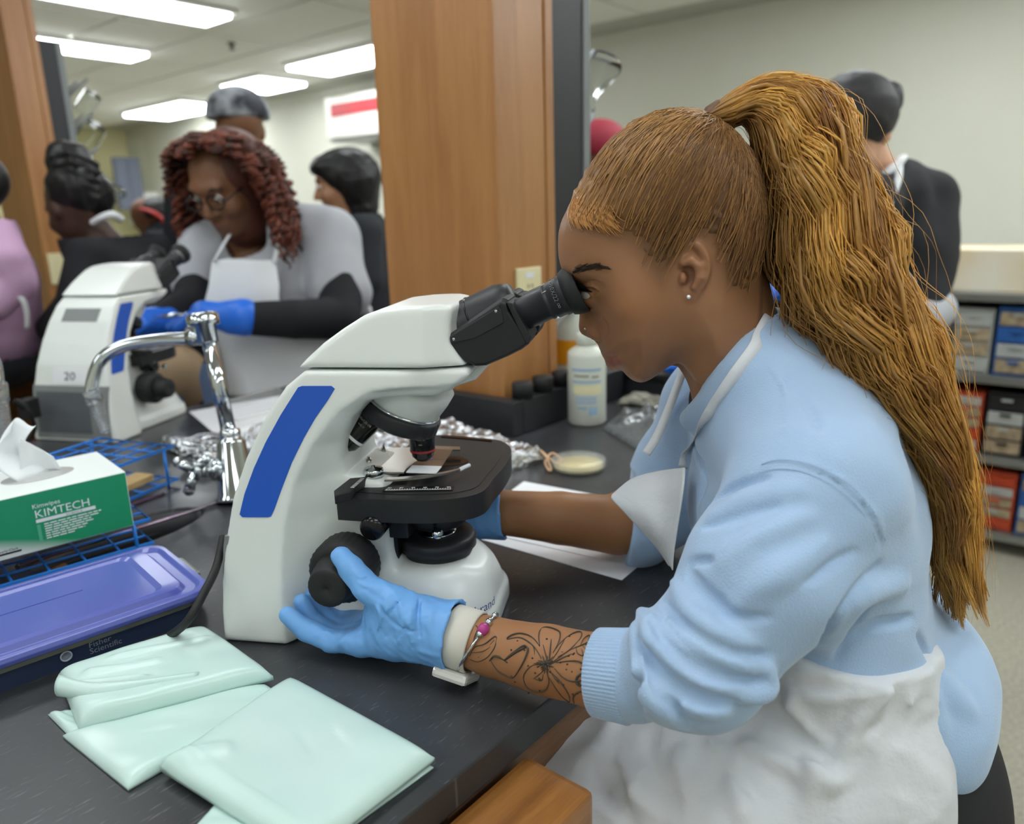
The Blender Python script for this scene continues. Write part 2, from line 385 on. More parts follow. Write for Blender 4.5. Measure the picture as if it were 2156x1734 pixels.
def troffer(x0, x1, y0, y1, label, dm='lamp_diffuser'):
    e = empty('ceiling_light', ((x0+x1)/2, (y0+y1)/2, ZC-.03), label, 'light', 'ceiling lights')
    fr = MB(); w = .025; z0, z1 = ZC-.03, ZC
    for lo, hi in (((x0-w, y0-w, z0), (x1+w, y0, z1)), ((x0-w, y1, z0), (x1+w, y1+w, z1)), ((x0-w, y0, z0), (x0, y1, z1)), ((x1, y0, z0), (x1+w, y1, z1))): fr.box(lo, hi)
    reparent(fr.build('frame', 'fixture_white'), e)
    reparent(MB().box((x0, y0, ZC-.055), (x1, y1, ZC-.008), .01).build('diffuser', dm), e)
troffer(1.70, 2.93, 4.62, 4.92, 'long ceiling light cut off by the top edge of the photo')
troffer(1.85, 3.10, 6.05, 6.33, 'long ceiling light right beside the left wooden column, above the smaller one')
troffer(2.0, 3.05, 7.9, 8.2, 'small far ceiling light low beside the left wooden column')
troffer(4.18, 4.62, 4.75, 5.85, 'ceiling light partly hidden by the middle wooden column')
troffer(4.28, 4.78, 6.42, 7.05, 'small square ceiling light above the patterned black and white cap')
troffer(4.48, 5.02, 8.2, 9.5, 'ceiling light left of the patterned black and white cap')
for ix, x in enumerate((-2.1, .2, 2.3, 3.8)):  # unseen fixtures added to light the benches and people
    for iy, y in enumerate((-1.9, -.3, 1.1, 2.5)):
        if x > 3 and y > 2: continue
        troffer(x-.6, x+.6, y-.15, y+.15, 'unseen overhead light added for illumination, %s row from the photographer, %s from the left' % (('first', 'second', 'third', 'fourth')[iy], ('first', 'second', 'third', 'fourth')[ix]), 'lamp_diffuser_near' if x < 3 else 'lamp_diffuser')
# sprinkler head
q = Zh(487, 90, ZC); sp = empty('sprinkler_head', (q[0], q[1], ZC-.06), 'small dark sprinkler hanging from the ceiling tiles', 'sprinkler')
reparent(MB().lathe([(.03, .06), (.03, .05), (.012, .045), (.012, .02)], (q[0], q[1], ZC-.06), n=12).build('escutcheon', 'dark_metal'), sp)
reparent(MB().lathe([(.004, .02), (.022, .018), (.022, .012), (0, .01)], (q[0], q[1], ZC-.06), n=12).build('deflector', 'dark_metal'), sp)
# fittings on the right wall far left: door hood with red sign, dark door
ex = np.array([1., 0, 0]); ey = np.array([0, 1., 0]); ez = np.array([0, 0, 1.])
hb = empty('wall_cabinet', (5.0, 6.05, 2.02), 'white wall box with a red sign beside the middle wooden column', 'cabinet')
reparent(MB().box((4.85, 5.45, 2.06), (XW, 6.25, 2.42), .008).build('body', 'white_paint'), hb)
reparent(MB().box((4.845, 5.5, 2.25), (4.85, 6.17, 2.36)).build('red_sign', 'red_paint'), hb)
reparent(MB().box((4.87, 5.47, 2.03), (XW, 6.23, 2.06)).build('grey_underside', 'grey_metal'), hb)  # plain grey slab across the underside of the box
dr = struct('door_1', MB().box((XW-.05, 4.5, 0), (XW, 5.55, 2.0)), 'black_satin')
o = MB().box((XW-.055, 5.55, 0), (XW, 5.63, 2.03)); o.box((XW-.055, 4.42, 0), (XW, 4.5, 2.03)); o.box((XW-.055, 4.42, 2.0), (XW, 5.63, 2.05)); reparent(o.build('door_frame', 'white_paint'), dr)
# pale wall units at the far end
def wallbox(name, px, Y, th, m, label, cat):
    q = [PL(u, v, (0, Y, 0), ey) for u, v in px]; x0 = min(a[0] for a in q); x1 = max(a[0] for a in q); z0 = min(a[2] for a in q); z1 = max(a[2] for a in q)
    e = empty(name, ((x0+x1)/2, Y+th, z0), label, cat)
    reparent(MB().box((x0, Y, z0), (x1, Y+th, z1), .01).build('body', m), e)
    reparent(MB().box((x0+.03, Y-.012, z0+.03), ((x0+x1)/2-.01, Y, z1-.03)).build('door', m), e); reparent(MB().box(((x0+x1)/2+.01, Y-.012, z0+.03), (x1-.03, Y, z1-.03)).build('door', m), e)
wallbox('wall_cabinet', [(300, 290), (430, 425)], 10.9, .45, 'pale_panel', 'large pale wall cabinet behind the red curly-haired person', 'cabinet')
wallbox('notice_board', [(236, 330), (308, 440)], 10.6, .05, 'slate_panel', 'dark blue grey panel left of the pale wall cabinet', 'panel')
wallbox('wall_cabinet', [(290, 405), (430, 470)], 10.7, .4, 'pale_panel', 'low pale cabinet under the large pale wall cabinet', 'cabinet')
# ================================================================ front bench (island)
BZ, BY0, BY1, BX0, BX1 = .92, .3625, 1.70, -1.1, 1.95
SKC, SKR = (.405, 1.06), (.125, .055)
def cut_slab(lo, hi, cutters, name, m):
    a = MB().box(lo, hi).build(name, m); cs = []
    for c in cutters:
        md = a.modifiers.new('b', 'BOOLEAN'); md.operation = 'DIFFERENCE'; md.object = c; md.solver = 'EXACT'; cs.append(c)
    bpy.context.view_layer.update(); me = bpy.data.meshes.new_from_object(a.evaluated_get(bpy.context.evaluated_depsgraph_get()))
    a.modifiers.clear(); a.data = me
    for c in cs: bpy.data.objects.remove(c)
    return a
oval = [(SKC[0]+SKR[0]*cos(t), SKC[1]+SKR[1]*sin(t)) for t in np.linspace(0, 2*pi, 33)[:-1]]
endsink = [(1.50, .62), (1.86, .62), (1.86, 1.02), (1.50, 1.02)]
wt = cut_slab((BX0, BY0, BZ-.032), (BX1, BY1, BZ), [MB().prism(oval, .8, 1.0).build('c'), MB().prism(endsink, .8, 1.0).build('c')], 'bench_worktop', 'worktop_resin')
md = wt.modifiers.new('bevel', 'BEVEL'); md.width = .003; md.segments = 2; md.limit_method = 'ANGLE'; md.angle_limit = radians(50)
tag(wt, 'scratched black resin worktop of the front laboratory bench', 'worktop')
# cup sink
b2 = MB(); n = 32; rings = [(1.0, 0), (.96, -.03), (.9, -.09), (.7, -.115), (.15, -.12)]
vs = [(SKC[0]+SKR[0]*r*cos(2*pi*k/n), SKC[1]+SKR[1]*r*sin(2*pi*k/n), BZ-.004+z) for r, z in rings for k in range(n)]
fs = [(i*n+k, i*n+(k+1) % n, (i+1)*n+(k+1) % n, (i+1)*n+k) for i in range(len(rings)-1) for k in range(n)]+[tuple(range((len(rings)-1)*n, len(rings)*n))]
o = solid(b2.add(vs, fs, True).build('cup_sink', 'black_satin'), .004, 1); tag(o, 'oval black cup sink set into the worktop below the tap', 'sink')
# end sink tub with raised rim
es = empty('bench_sink', (1.68, .82, BZ-.25), 'black tub sink with raised rim at the end of the front bench', 'sink')
o = MB()
for lo, hi in (((1.50, .62, BZ-.25), (1.52, 1.02, BZ+.05)), ((1.84, .62, BZ-.25), (1.86, 1.02, BZ+.05)), ((1.52, .62, BZ-.25), (1.84, .64, BZ+.05)), ((1.52, 1.0, BZ-.25), (1.84, 1.02, BZ+.05)), ((1.5, .62, BZ-.27), (1.86, 1.02, BZ-.25))): o.box(lo, hi)
reparent(o.build('tub', 'black_satin'), es)
o = MB()
for lo, hi in (((1.49, .61, BZ+.05), (1.525, 1.03, BZ+.06)), ((1.835, .61, BZ+.05), (1.87, 1.03, BZ+.06)), ((1.49, .61, BZ+.05), (1.87, .645, BZ+.06)), ((1.49, .995, BZ+.05), (1.87, 1.03, BZ+.06))): o.box(lo, hi)
reparent(o.build('rim', 'black_plastic'), es)
# cabinet body, rail and open drawer
cb = empty('bench_cabinet', (-.25, .7, 0), 'wooden bench cabinet with a part-open drawer under the worktop', 'cabinet')
reparent(MB().box((BX0+.02, .40, .08), (.35, BY1-.04, BZ-.032)).build('body', 'drawer_wood'), cb)
reparent(MB().box((BX0+.06, .46, 0), (.31, BY1-.1, .08)).build('plinth', 'black_satin'), cb)
dw = MB().box((-.30, .292, .70), (.437, .362, BZ-.034), .006).build('drawer_front', 'drawer_wood'); reparent(dw, cb)
o = MB().box((-.26, .362, .71), (.40, .40, .86)).build('drawer_box', 'rail_wood'); reparent(o, cb)
cb2 = empty('bench_cabinet', (1.65, 1.0, 0), 'wooden bench cabinet under the end sink of the front bench', 'cabinet')
o = MB(); o.box((1.44, .45, .08), (1.46, BY1-.04, BZ-.032)); o.box((1.90, .45, .08), (1.92, BY1-.04, BZ-.032)); o.box((1.46, .45, .08), (1.90, .47, BZ-.032)); o.box((1.46, BY1-.06, .08), (1.90, BY1-.04, BZ-.032)); reparent(o.build('body', 'drawer_wood'), cb2)
reparent(MB().box((1.48, .5, 0), (1.88, BY1-.1, .08)).build('plinth', 'black_satin'), cb2)
rl = MB().box((.35, .372, .80), (1.44, .395, BZ-.032)).build('apron_rail', 'rail_wood'); tag(rl, 'wooden rail under the worktop edge beside the seated person', 'rail')
bk = MB().box((.35, 1.10, 0), (1.44, 1.13, BZ-.032)).build('knee_space_panel', 'black_satin'); tag(bk, 'dark panel at the back of the knee space under the front bench', 'panel')
# riser / trough on the bench at the column foot, with black stoppers
rz = BZ+.068
tr = empty('bench_riser', (1.3, 1.08, BZ), 'black raised trough on the worktop at the foot of the middle wooden column', 'riser')
o = MB(); o.box((1.085, .908, BZ), (1.115, 1.35, rz), .003); o.box((1.115, .908, BZ), (1.48, .94, rz), .003); o.box((1.115, 1.32, BZ), (1.48, 1.35, rz), .003); o.box((1.45, .94, BZ), (1.48, 1.32, rz), .003)
reparent(o.build('wall', 'black_satin'), tr); reparent(MB().box((1.115, .94, BZ), (1.45, 1.32, BZ+.03)).build('trough_floor', 'black_satin'), tr)
for k, x in enumerate((1.135, 1.20, 1.265, 1.335)):
    s_ = MB().lathe([(.021, 0), (.021, .028), (.018, .03), (0, .03)], (x, .924, rz), n=20).build('rubber_stopper', 'rubber_black')
    tag(s_, ['black stopper nearest the riser corner on the trough edge', 'second black stopper from the riser corner', 'third black stopper from the riser corner', 'black stopper farthest from the riser corner, behind the bottle'][k], 'stopper', 'black stoppers on the bench riser')
def column(x0, x1, y0, y1, z0, label, peglabel, ztop=2.3, bt=.11, zb=1.165):
    e = empty('wooden_column', ((x0+x1)/2, (y0+y1)/2, z0), label, 'column')
    reparent(MB().box((x0, y0, z0), (x1-.026, y1, ZC), .003).build('cladding', 'column_wood'), e)
    reparent(MB().box((x1-.026, y0-.004, z0), (x1, y1+.004, ZC), .004).build('corner_trim', 'column_wood'), e)
    p = empty('drying_rack', (x1+.06, (y0+y1)/2, z0+.35), peglabel, 'rack')
    reparent(MB().box((x1, y0+.004, zb), (x1+bt, y1-.004, ztop)).build('back_box', 'black_satin'), p)
    reparent(MB().box((x1+bt, y0, zb), (x1+bt+.024, y1, ztop), .003).build('peg_board', 'board_grey'), p)
    for i in range(3):
        for j in range(5):
            a = np.array([x1+bt+.024, y0+.06+i*.1, z0+.38+j*.13]); b_ = a+np.array([.10, 0, .085])
            reparent(MB().tube([a, b_], [.008, .006], 10).build('peg', 'board_grey'), p)
    return e
column(1.127, 1.300, .964, 1.285, BZ+.03, 'wood-clad column standing on the front bench behind the microscope', 'black and grey peg drying rack on the right of the middle wooden column')
# outlet on the column
oc = empty('power_outlet', (1.207, .956, 1.13), 'cream power outlet on the middle wooden column', 'outlet')
reparent(MB().box((1.169, .956, 1.128), (1.245, .964, 1.232), .003).build('plate', 'outlet_cream'), oc)
for z in (1.155, 1.185):
    reparent(MB().box((1.195, .9545, z), (1.217, .956, z+.018)).build('socket', 'outlet_cream'), oc)
    o = MB(); o.box((1.199, .954, z+.007), (1.2015, .9546, z+.015)); o.box((1.2105, .954, z+.007), (1.213, .9546, z+.015)); reparent(o.build('slot', 'ink_black'), oc)
reparent(MB().box((1.193, .9548, 1.212), (1.219, .956, 1.222)).build('sticker', 'paper'), oc)
# ================================================================ back bench with its column
Y2 = 2.84
w2 = MB().box((-1.2, Y2, .888), (2.4, 4.2, .92), .003).build('bench_worktop', 'worktop_resin'); tag(w2, 'black worktop of the back bench at the left edge', 'worktop')
c2 = empty('bench_cabinet', (.6, 3.5, 0), 'wooden cabinet under the back bench', 'cabinet')
reparent(MB().box((-1.15, Y2+.05, .08), (2.35, 4.15, .888)).build('body', 'drawer_wood'), c2)
for k in range(6):
    x = -1.1+k*.57; d_ = MB().box((x, Y2+.03, .62), (x+.54, Y2+.05, .87), .004).build('drawer_front', 'drawer_wood'); reparent(d_, c2)
    d_ = MB().box((x, Y2+.03, .1), (x+.54, Y2+.05, .6), .004).build('door', 'drawer_wood'); reparent(d_, c2)
reparent(MB().box((-1.1, Y2+.12, 0), (2.3, 4.08, .08)).build('plinth', 'black_satin'), c2)
# ================================================================ shelf unit on the right
SX = 3.30
sh = empty('storage_shelf', (3.5, .2, 0), 'grey metal shelf unit filled with slide boxes at the right', 'shelf')
zs = [.085, .385, .695, 1.0]
for z in zs: reparent(MB().box((SX, -1.6, z-.03), (SX+.42, 1.7, z), .003).build('shelf_board', 'grey_metal'), sh)
for y in (-1.59, -.5, .6, 1.66):
    for x in (SX+.03, SX+.38): reparent(MB().box((x-.018, y-.018, 0), (x+.018, y+.018, 1.0)).build('upright', 'grey_metal'), sh)
reparent(MB().box((SX+.40, -1.6, .05), (SX+.42, 1.7, 1.0)).build('back_panel', 'black_satin'), sh)
tl = MB().box((SX+.06, -1.6, 1.0), (SX+.40, 1.7, 1.155), .006).build('stone_ledge', mat('stained_stone', (226, 222, 208), .5, var=(214, 190, 140), vscale=3.0, vamt=.7)); tag(tl, 'stained cream stone ledge lying on top of the metal shelf unit', 'ledge')
# ================================================================ microscope (local frame: x front, y towards the photographer's side, z up)
MH = radians(-60); mx_ = np.array([cos(MH), sin(MH), 0.0]); mn = np.array([mx_[1], -mx_[0], 0.0])
MO = Zh(603, 1360, BZ)-.10*mn
def MS(u, v, y):
    q = PL(u, v, MO+mn*y, mn)-MO; return (float(q@mx_), float(q[2]))
def MSs(u, v, off=0.):
    z = .1
    for _ in range(6): x, z = MS(u, v, .10-.11*z+off)
    return x, z
FL = lambda p: (p[0], -p[1], p[2])
def mworld(p): return MO+mx_*p[0]+mn*p[1]+np.array([0, 0, 1.0])*p[2]
scope = empty('microscope', MO, 'white compound microscope with blue side strip in front of the seated person', 'microscope'); scope.rotation_euler.z = MH
def mpart(mb, name, m, par=None, **k): return mb.build(name, m, par or scope, T=FL, **k)
# --- white arm and base
rear = [(470, 1355), (465, 1290), (465, 1225), (471, 1150), (487, 1050), (515, 965), (555, 880), (598, 815), (640, 781)]
Q = [MSs(u, v) for u, v in rear]; Q[0] = (Q[0][0], 0.0); zt = MSs(800, 781)[1]; Q[-1] = (Q[-1][0], zt)
Q += [(.190, zt), (.192, zt-.006), (.172, zt-.022), (.155, zt-.028)]
Q += [(.11, zt-.029)]+[MS(u, v, .03) for u, v in ((795, 829), (762, 865), (742, 910), (735, 955), (742, 985))]+[(.085, .158), (.092, .15), (.094, .06), (.094, 0)]
strip_px = [(603, 1360), (592, 1270), (590, 1190), (597, 1100), (615, 1020), (652, 940), (705, 868), (770, 826), (830, 818)]
sp_ = sorted([MSs(u, v) for u, v in strip_px], key=lambda a: a[1]); sxz = [a[1] for a in sp_]; sxx = [a[0] for a in sp_]
g = Grid((-.10, -.125, -.012), (.225, .125, .30), .0024)
X2, Z2 = g.ax[0][:, None], g.ax[2][None, :]
d2 = poly_sdf(Q, X2, Z2)
yr = .10-.11*Z2; s_ = X2-np.interp(Z2[0], sxz, sxx)[None, :]
yf = np.interp(Z2[0], [0, .12, .2, .26, .29], [.046, .042, .034, .055, .06])[None, :]
w = np.where(s_ < 0, yr, yf+(yr-yf)*np.exp(-(np.maximum(s_, 0)/.030)**1.15))
w = np.where(Z2 > .262, np.maximum(w, np.minimum(yr, .060)), w)
gw = np.gradient(w, g.h); nr_ = np.sqrt(1+np.minimum(gw[0]**2+gw[1]**2, 9))
Y3 = g.ax[1][None, :, None]
arm = smax(d2[:, None, :], (np.abs(Y3)-w[:, None, :])/nr_[:, None, :], .006)
# base: rounded plan, sloping sides
Xb = X2[:, :, None]; 
def rbox2(x, y, cx, hx, hy, r):
    qx, qy = np.abs(x-cx)-hx+r, np.abs(y)-hy+r; return np.sqrt(np.maximum(qx, 0)**2+np.maximum(qy, 0)**2)+np.minimum(np.maximum(qx, qy), 0)-r
xx, yy, zz = g.ax[0][:, None, None], g.ax[1][None, :, None], g.ax[2][None, None, :]
tz = np.clip(zz/.066, 0, 1.2)
taper = .026*tz**1.6
pl = rbox2(xx, yy, .0975+0*zz, .107-.6*taper, .078-taper, .052)
top = zz-(.067-.055*np.maximum(xx-.165, 0)/.04*.35)
base = smax(smax(pl, top, .008), -zz, .004)
lower = smax(smax(rbox2(xx, yy, .100+0*zz, .106, .079, .055), zz-.020, .006), -zz, .003)
base = smin(base, lower, .006)
block = smax(rbox2(xx, yy, .052+0*zz, .046, .044, .010), np.maximum(zz-.155, -zz), .008)
g.F = smin(smin(arm.astype(np.float32), base.astype(np.float32), .016), block.astype(np.float32), .02).astype(np.float32)
V, Fq = g.mesh(1); V[:, 1] *= -1; V[:, 2] = np.maximum(V[:, 2], .001)
new_obj('arm_and_base', np_mesh('arm_and_base', V, Fq[:, ::-1].copy()), 'white_plastic', scope)
# --- white head block above the seam
Hq = [MS(u, v, .055) for u, v in ((637, 775), (652, 752), (685, 720), (725, 690), (765, 664), (800, 651), (850, 645), (915, 642), (938, 645), (946, 655), (944, 690), (948, 722), (962, 745), (978, 768), (976, 777))]
Hq = [(a, max(b, zt+.0018)) for a, b in Hq]; Hq[0] = (Hq[0][0], zt+.0018); Hq[-1] = (Hq[-1][0], zt+.0018)
g = Grid((-.01, -.09, zt-.01), (.215, .09, zt+.075), .0018)
X2, Z2 = g.ax[0][:, None], g.ax[2][None, :]; d2 = poly_sdf(Hq, X2, Z2)
w = .069-.20*np.maximum(Z2-zt, 0)+0*X2; w = w-.02*np.clip((X2-.15)/.05, 0, 1)
g.F = smax(d2[:, None, :], (np.abs(g.ax[1][None, :, None])-w[:, None, :])*.97, .007).astype(np.float32)
V, Fq = g.mesh(1); V[:, 1] *= -1; V[:, 2] = np.maximum(V[:, 2], zt+.0016)
new_obj('head_block', np_mesh('head_block', V, Fq[:, ::-1].copy()), 'white_plastic', scope)
# --- blue strips
strip = [(628, 815), (636, 812), (698, 812), (705, 818), (690, 843), (664, 880), (640, 922), (615, 973), (593, 1030), (578, 1072), (571, 1086), (565, 1088), (511, 1088), (505, 1082), (515, 1040), (535, 985), (560, 930), (592, 872)]
for sgn in (1, -1):
    pts = [MSs(u, v) for u, v in strip]; vs = [(x, sgn*(.10-.11*z-.002), z) for x, z in pts]+[(x, sgn*(.10-.11*z+.0007), z) for x, z in pts]; k = len(pts)
    mpart(MB().add(vs, [tuple(range(k)), tuple(range(k, 2*k))]+[(i, (i+1) % k, k+(i+1) % k, k+i) for i in range(k)]), 'side_strip', 'blue_strip')
# --- nosepiece
th = radians(25); A = np.array([-sin(th), 0, -cos(th)]); E1 = np.array([cos(th), 0, -sin(th)]); E2 = np.array([0, 1., 0]); NC = np.array([.115, 0, .2445])
mpart(MB().lathe([(.044, -.012), (.0425, .0), (.0385, .016), (.036, .020), (0, .020)], NC, A, 40), 'nosepiece_mount', 'white_plastic')
mpart(MB().lathe([(.0385, 0.018), (.0395, .018), (.0395, .0215), (.0385, .0215)], NC, A, 48), 'bearing_ring', 'chrome')
tu = mpart(MB().lathe([(.030, .0205), (.041, .0205), (.0425, .023), (.0425, .035), (.040, .0375), (.026, .044), (0, .044)], NC, A, 72, ripple=.012, nr=24), 'turret', 'black_satin')
for i, (psi, L_, r_, ring) in enumerate(((0, .037, .0132, 'red_paint'), (142, .052, .0138, 'ink_white'), (-72, .034, .011, 'blue_strip'), (-142, .040, .011, 'outlet_cream'))):
    ps = radians(psi); d_ = cos(th)*A+sin(th)*(cos(ps)*E1+sin(ps)*E2); o_ = NC+A*.032+(cos(ps)*E1+sin(ps)*E2)*.0255
    ob = mpart(MB().lathe([(r_*.95, 0), (r_, .004), (r_, L_*.62), (r_*.98, L_*.64), (r_*.98, L_*.72), (r_*.9, L_*.74), (r_*.85, L_*.85), (r_*.5, L_*.98), (0, L_)], o_, d_, 32), 'objective', 'black_gloss')
    mpart(MB().lathe([(r_*.99, L_*.645), (r_*1.01, L_*.65), (r_*1.01, L_*.70), (r_*.99, L_*.705)], o_, d_, 32), 'colour_ring', ring, ob)
    mpart(MB().lathe([(r_*.52, L_*.955), (r_*.55, L_*.958), (r_*.42, L_*.992), (0, L_*1.003)], o_, d_, 24), 'lens_tip', 'chrome', ob)
    if i < 2:      # engraved lettering on the side that faces out
        side = np.array([.15, 1., .25]); side = side-d_*(side@d_); side /= np.linalg.norm(side); tx = np.cross(side, -d_); tx = tx/np.linalg.norm(tx)
        if tx[0] < 0: tx = -tx
        for j, (t_, sz) in enumerate((('PLAN', .0052), (('4x/0.10', '100x/1.25 OIL')[i], .0030), (('∞/-', '∞/0.17')[i], .0026))):
            def TT(p, j=j, o_=o_, d_=d_, side=side, tx=tx, r_=r_, sz=sz):
                a = p[0]/r_; h = L_*.18+.0045*j*1.15
                q = o_+d_*(h-p[1])+(side*cos(a)+tx*sin(a))*(r_+.00025); return (q[0], -q[1], q[2])
            text_mesh(t_, sz, TT, 'lettering', 'ink_white', ob, align='CENTER')
# --- binocular head
AX = np.array([cos(radians(24)), 0, sin(radians(24))]); AN = np.array([-sin(radians(24)), 0, cos(radians(24))])
hp = [(943, 705), (944, 726), (962, 748), (980, 764), (998, 772), (1022, 771), (1067, 752), (1097, 737), (1114, 724), (1109, 706), (1072, 650), (1068, 632), (1056, 627)]
for sgn in (1, -1):
    pts = [MS(u, v, .052) for u, v in hp]; k = len(pts); cx_, cz_ = np.mean([p[0] for p in pts]), np.mean([p[1] for p in pts])
    vs = [(x, sgn*.006, z) for x, z in pts]+[(x, sgn*.047, z) for x, z in pts]+[(cx_+(x-cx_)*.93, sgn*.052, cz_+(z-cz_)*.9) for x, z in pts]
    fs = [tuple(range(k)), tuple(range(2*k, 3*k))]+[(j*k+i, j*k+(i+1) % k, (j+1)*k+(i+1) % k, (j+1)*k+i) for j in (0, 1) for i in range(k)]
    hs = mpart(MB().add(vs, fs), 'prism_housing', 'black_plastic', bevel=.0015)
    # face plate with two screws
    fp = [MS(u, v, .0525) for u, v in ((947, 708), (1050, 645), (1056, 652), (1060, 680), (1000, 712), (950, 722))]
    kk = len(fp); mpart(MB().add([(x, sgn*.050, z) for x, z in fp]+[(x, sgn*.0532, z) for x, z in fp], [tuple(range(kk)), tuple(range(kk, 2*kk))]+[(i, (i+1) % kk, kk+(i+1) % kk, kk+i) for i in range(kk)]), 'face_plate', 'black_satin', hs, bevel=.0008)
    for u, v in ((955, 714), (1044, 655)):
        x, z = MS(u, v, .0535); mpart(MB().lathe([(.0013, 0), (.0013, .0009), (.0006, .0006), (0, .0006)], (x, sgn*.0530, z), (0, sgn, 0), 12), 'screw', 'chrome', hs)
    # flange and eyepiece tube
    te = np.array([*MS(1205, 613, .031)]); te = np.array([te[0], sgn*.031, te[1]]); ts = te-AX*.072
    fl = [(x, z) for x, z in (MS(1070, 632, .04), MS(1082, 634, .04), MS(1122, 705, .04), MS(1115, 722, .04), MS(1108, 712, .04))]
    kk = len(fl); mpart(MB().add([(x, sgn*.010, z) for x, z in fl]+[(x, sgn*.053, z) for x, z in fl], [tuple(range(kk)), tuple(range(kk, 2*kk))]+[(i, (i+1) % kk, kk+(i+1) % kk, kk+i) for i in range(kk)]), 'flange', 'black_plastic', hs, bevel=.001)
    et = mpart(MB().lathe([(.0150, -.02), (.0155, 0), (.0155, .046), (.0165, .0465), (.0165, .049), (.0158, .0495), (.0158, .051), (.0175, .052), (.0175, .060), (.0185, .0605), (.0185, .068), (.0175, .069), (.0175, .070), (0, .066)], ts, AX, 40), 'eyepiece', 'black_satin')
    mpart(MB().lathe([(.0185, .0655), (.0205, .066), (.0225, .071), (.0235, .0795), (.0222, .0805), (.0205, .076), (.0150, .0745), (0, .0735)], ts, AX, 40), 'eyecup', 'rubber_black', et)
    if sgn == 1:
        s1 = np.array([0, 1., 0])*.8+AN*.6; s1 /= np.linalg.norm(s1); s2 = np.cross(AX, s1)
        if s2[2] > 0: s2 = -s2
        def TT(p):
            a = p[0]/.0176-.55; q = ts+AX*(.0545-p[1]+.003)+(s1*cos(a)+s2*sin(a))*.01785; return (q[0], -q[1], q[2])
        def TT2(p):
            a = p[0]/.0176-.75; q = ts+AX*(.0595+p[1]-.0035)+(s1*cos(a)+s2*sin(a))*.01785; return (q[0], -q[1], q[2])
        text_mesh('WF10X/22 ∞', .0058, lambda p: TT2(p), 'lettering', 'ink_white', et)
        for a0 in (-.75, -.05):
            mpart(MB().tube([ts+AX*(.0475+.0045*t)+(s1*cos(a0)+s2*sin(a0))*(.0167+.0010*t) for t in (0, 1)], .0003, 5), 'index_mark', 'ink_white', et)
c0 = np.array([MS(952, 698, .0)[0], 0, MS(952, 698, .0)[1]])-AX*.004
mpart(MB().lathe([(.024, -.012), (.0275, -.008), (.0275, 0), (.0245, .002), (.0245, .062), (.0225, .068), (.019, .076), (0, .077)], c0, AX, 40), 'hinge_barrel', 'black_satin')
mpart(MB().lathe([(.0248, .030), (.0252, .0305), (.0252, .0312), (.0248, .0317)], c0, AX, 40), 'barrel_seam', 'black_gloss')
lk = [MS(u, v, .02) for u, v in ((975, 780), (998, 768), (1040, 755), (1000, 800), (955, 815))]
kk = len(lk); mpart(MB().add([(x, -.022, z) for x, z in lk]+[(x, .022, z) for x, z in lk], [tuple(range(kk)), tuple(range(kk, 2*kk))]+[(i, (i+1) % kk, kk+(i+1) % kk, kk+i) for i in range(kk)]), 'front_bracket', 'white_plastic', bevel=.003)
# --- stage
SZ = .153
def MZ0(u, v, z):
    q = Zh(u, v, BZ+z)-MO; return (float(q@mx_), float(q@mn))
ol = [MZ0(u, v, SZ) for u, v in ((712, 1043), (722, 1047), (866, 1053), (956, 1049), (1014, 1035), (1040, 1006), (1062, 980), (1075, 957), (1075, 942), (1062, 931), (1038, 924), (929, 915), (880, 921), (853, 941), (785, 978), (725, 1022))]
ol = [(p[0], p[1]) for p in catmull([np.array((*p, 0)) for p in ol], 8, True)]
st = MB().prism(ol, SZ-.024, SZ); st = mpart(st, 'stage', 'black_plastic', bevel=.004)
ocx, ocy = np.mean([p[0] for p in ol]), np.mean([p[1] for p in ol]); inn = [(ocx+(x-ocx)*.86, ocy+(y-ocy)*.86) for x, y in ol]
mpart(MB().prism(inn, SZ-.001, SZ+.0006), 'stage_plate', 'black_plastic', st)
oc_ = MZ0(930, 972, SZ); mpart(MB().prism([(oc_[0]+.030*cos(t), oc_[1]+.017*sin(t)) for t in np.linspace(0, 2*pi, 25)[:-1]], SZ, SZ+.0012), 'opening_disc', 'black_gloss', st)  # raised dark disc, its colour stands in for the shaded hole
mpart(MB().prism([MZ0(u, v, SZ) for u, v in ((928, 921), (1036, 930), (1036, 926), (938, 918))], SZ, SZ+.0014), 'stage_slot', 'black_gloss', st)
ra, rb_ = MZ0(809, 1032, SZ), MZ0(955, 1030, SZ); rx = np.array([rb_[0]-ra[0], rb_[1]-ra[1]]); RL = np.linalg.norm(rx); rx /= RL; ry = np.array([-rx[1], rx[0]])
if ry[1] < 0: ry = -ry
RT = lambda p: (ra[0]+rx[0]*p[0]+ry[0]*p[1], ra[1]+rx[1]*p[0]+ry[1]*p[1], p[2])
ru = mpart(MB().box((0, -.006, SZ), (RL, .006, SZ+.0016), 0, RT), 'scale_ruler', 'black_gloss', st)
tk = MB(); tk.box((.002, .0032, SZ+.0016), (RL-.002, .0036, SZ+.0019), 0, RT)
for i in range(26): tk.box((.003+i*(RL-.006)/25, .0008 if i % 5 else -.0005, SZ+.0016), (.0033+i*(RL-.006)/25, .0034, SZ+.0019), 0, RT)
mpart(tk, 'scale_marks', 'ink_white', ru)
for i in range(6):
    def NT(p, i=i): q = RT((.005+i*(RL-.010)/5+p[0], -.0010-p[1], SZ+.0017+p[2])); return (q[0], -q[1], q[2])
    text_mesh(str(30+10*i), .0040, NT, 'scale_numeral', 'ink_white', ru, align='CENTER')
rb = mpart(MB().prism([MZ0(u, v, SZ+.010) for u, v in ((703, 1032), (760, 988), (772, 982), (772, 1004), (745, 1022), (738, 1034), (715, 1040), (704, 1044))], SZ+.001, SZ+.010), 'guide_rail', 'black_plastic', st, bevel=.001)
tk = MB()
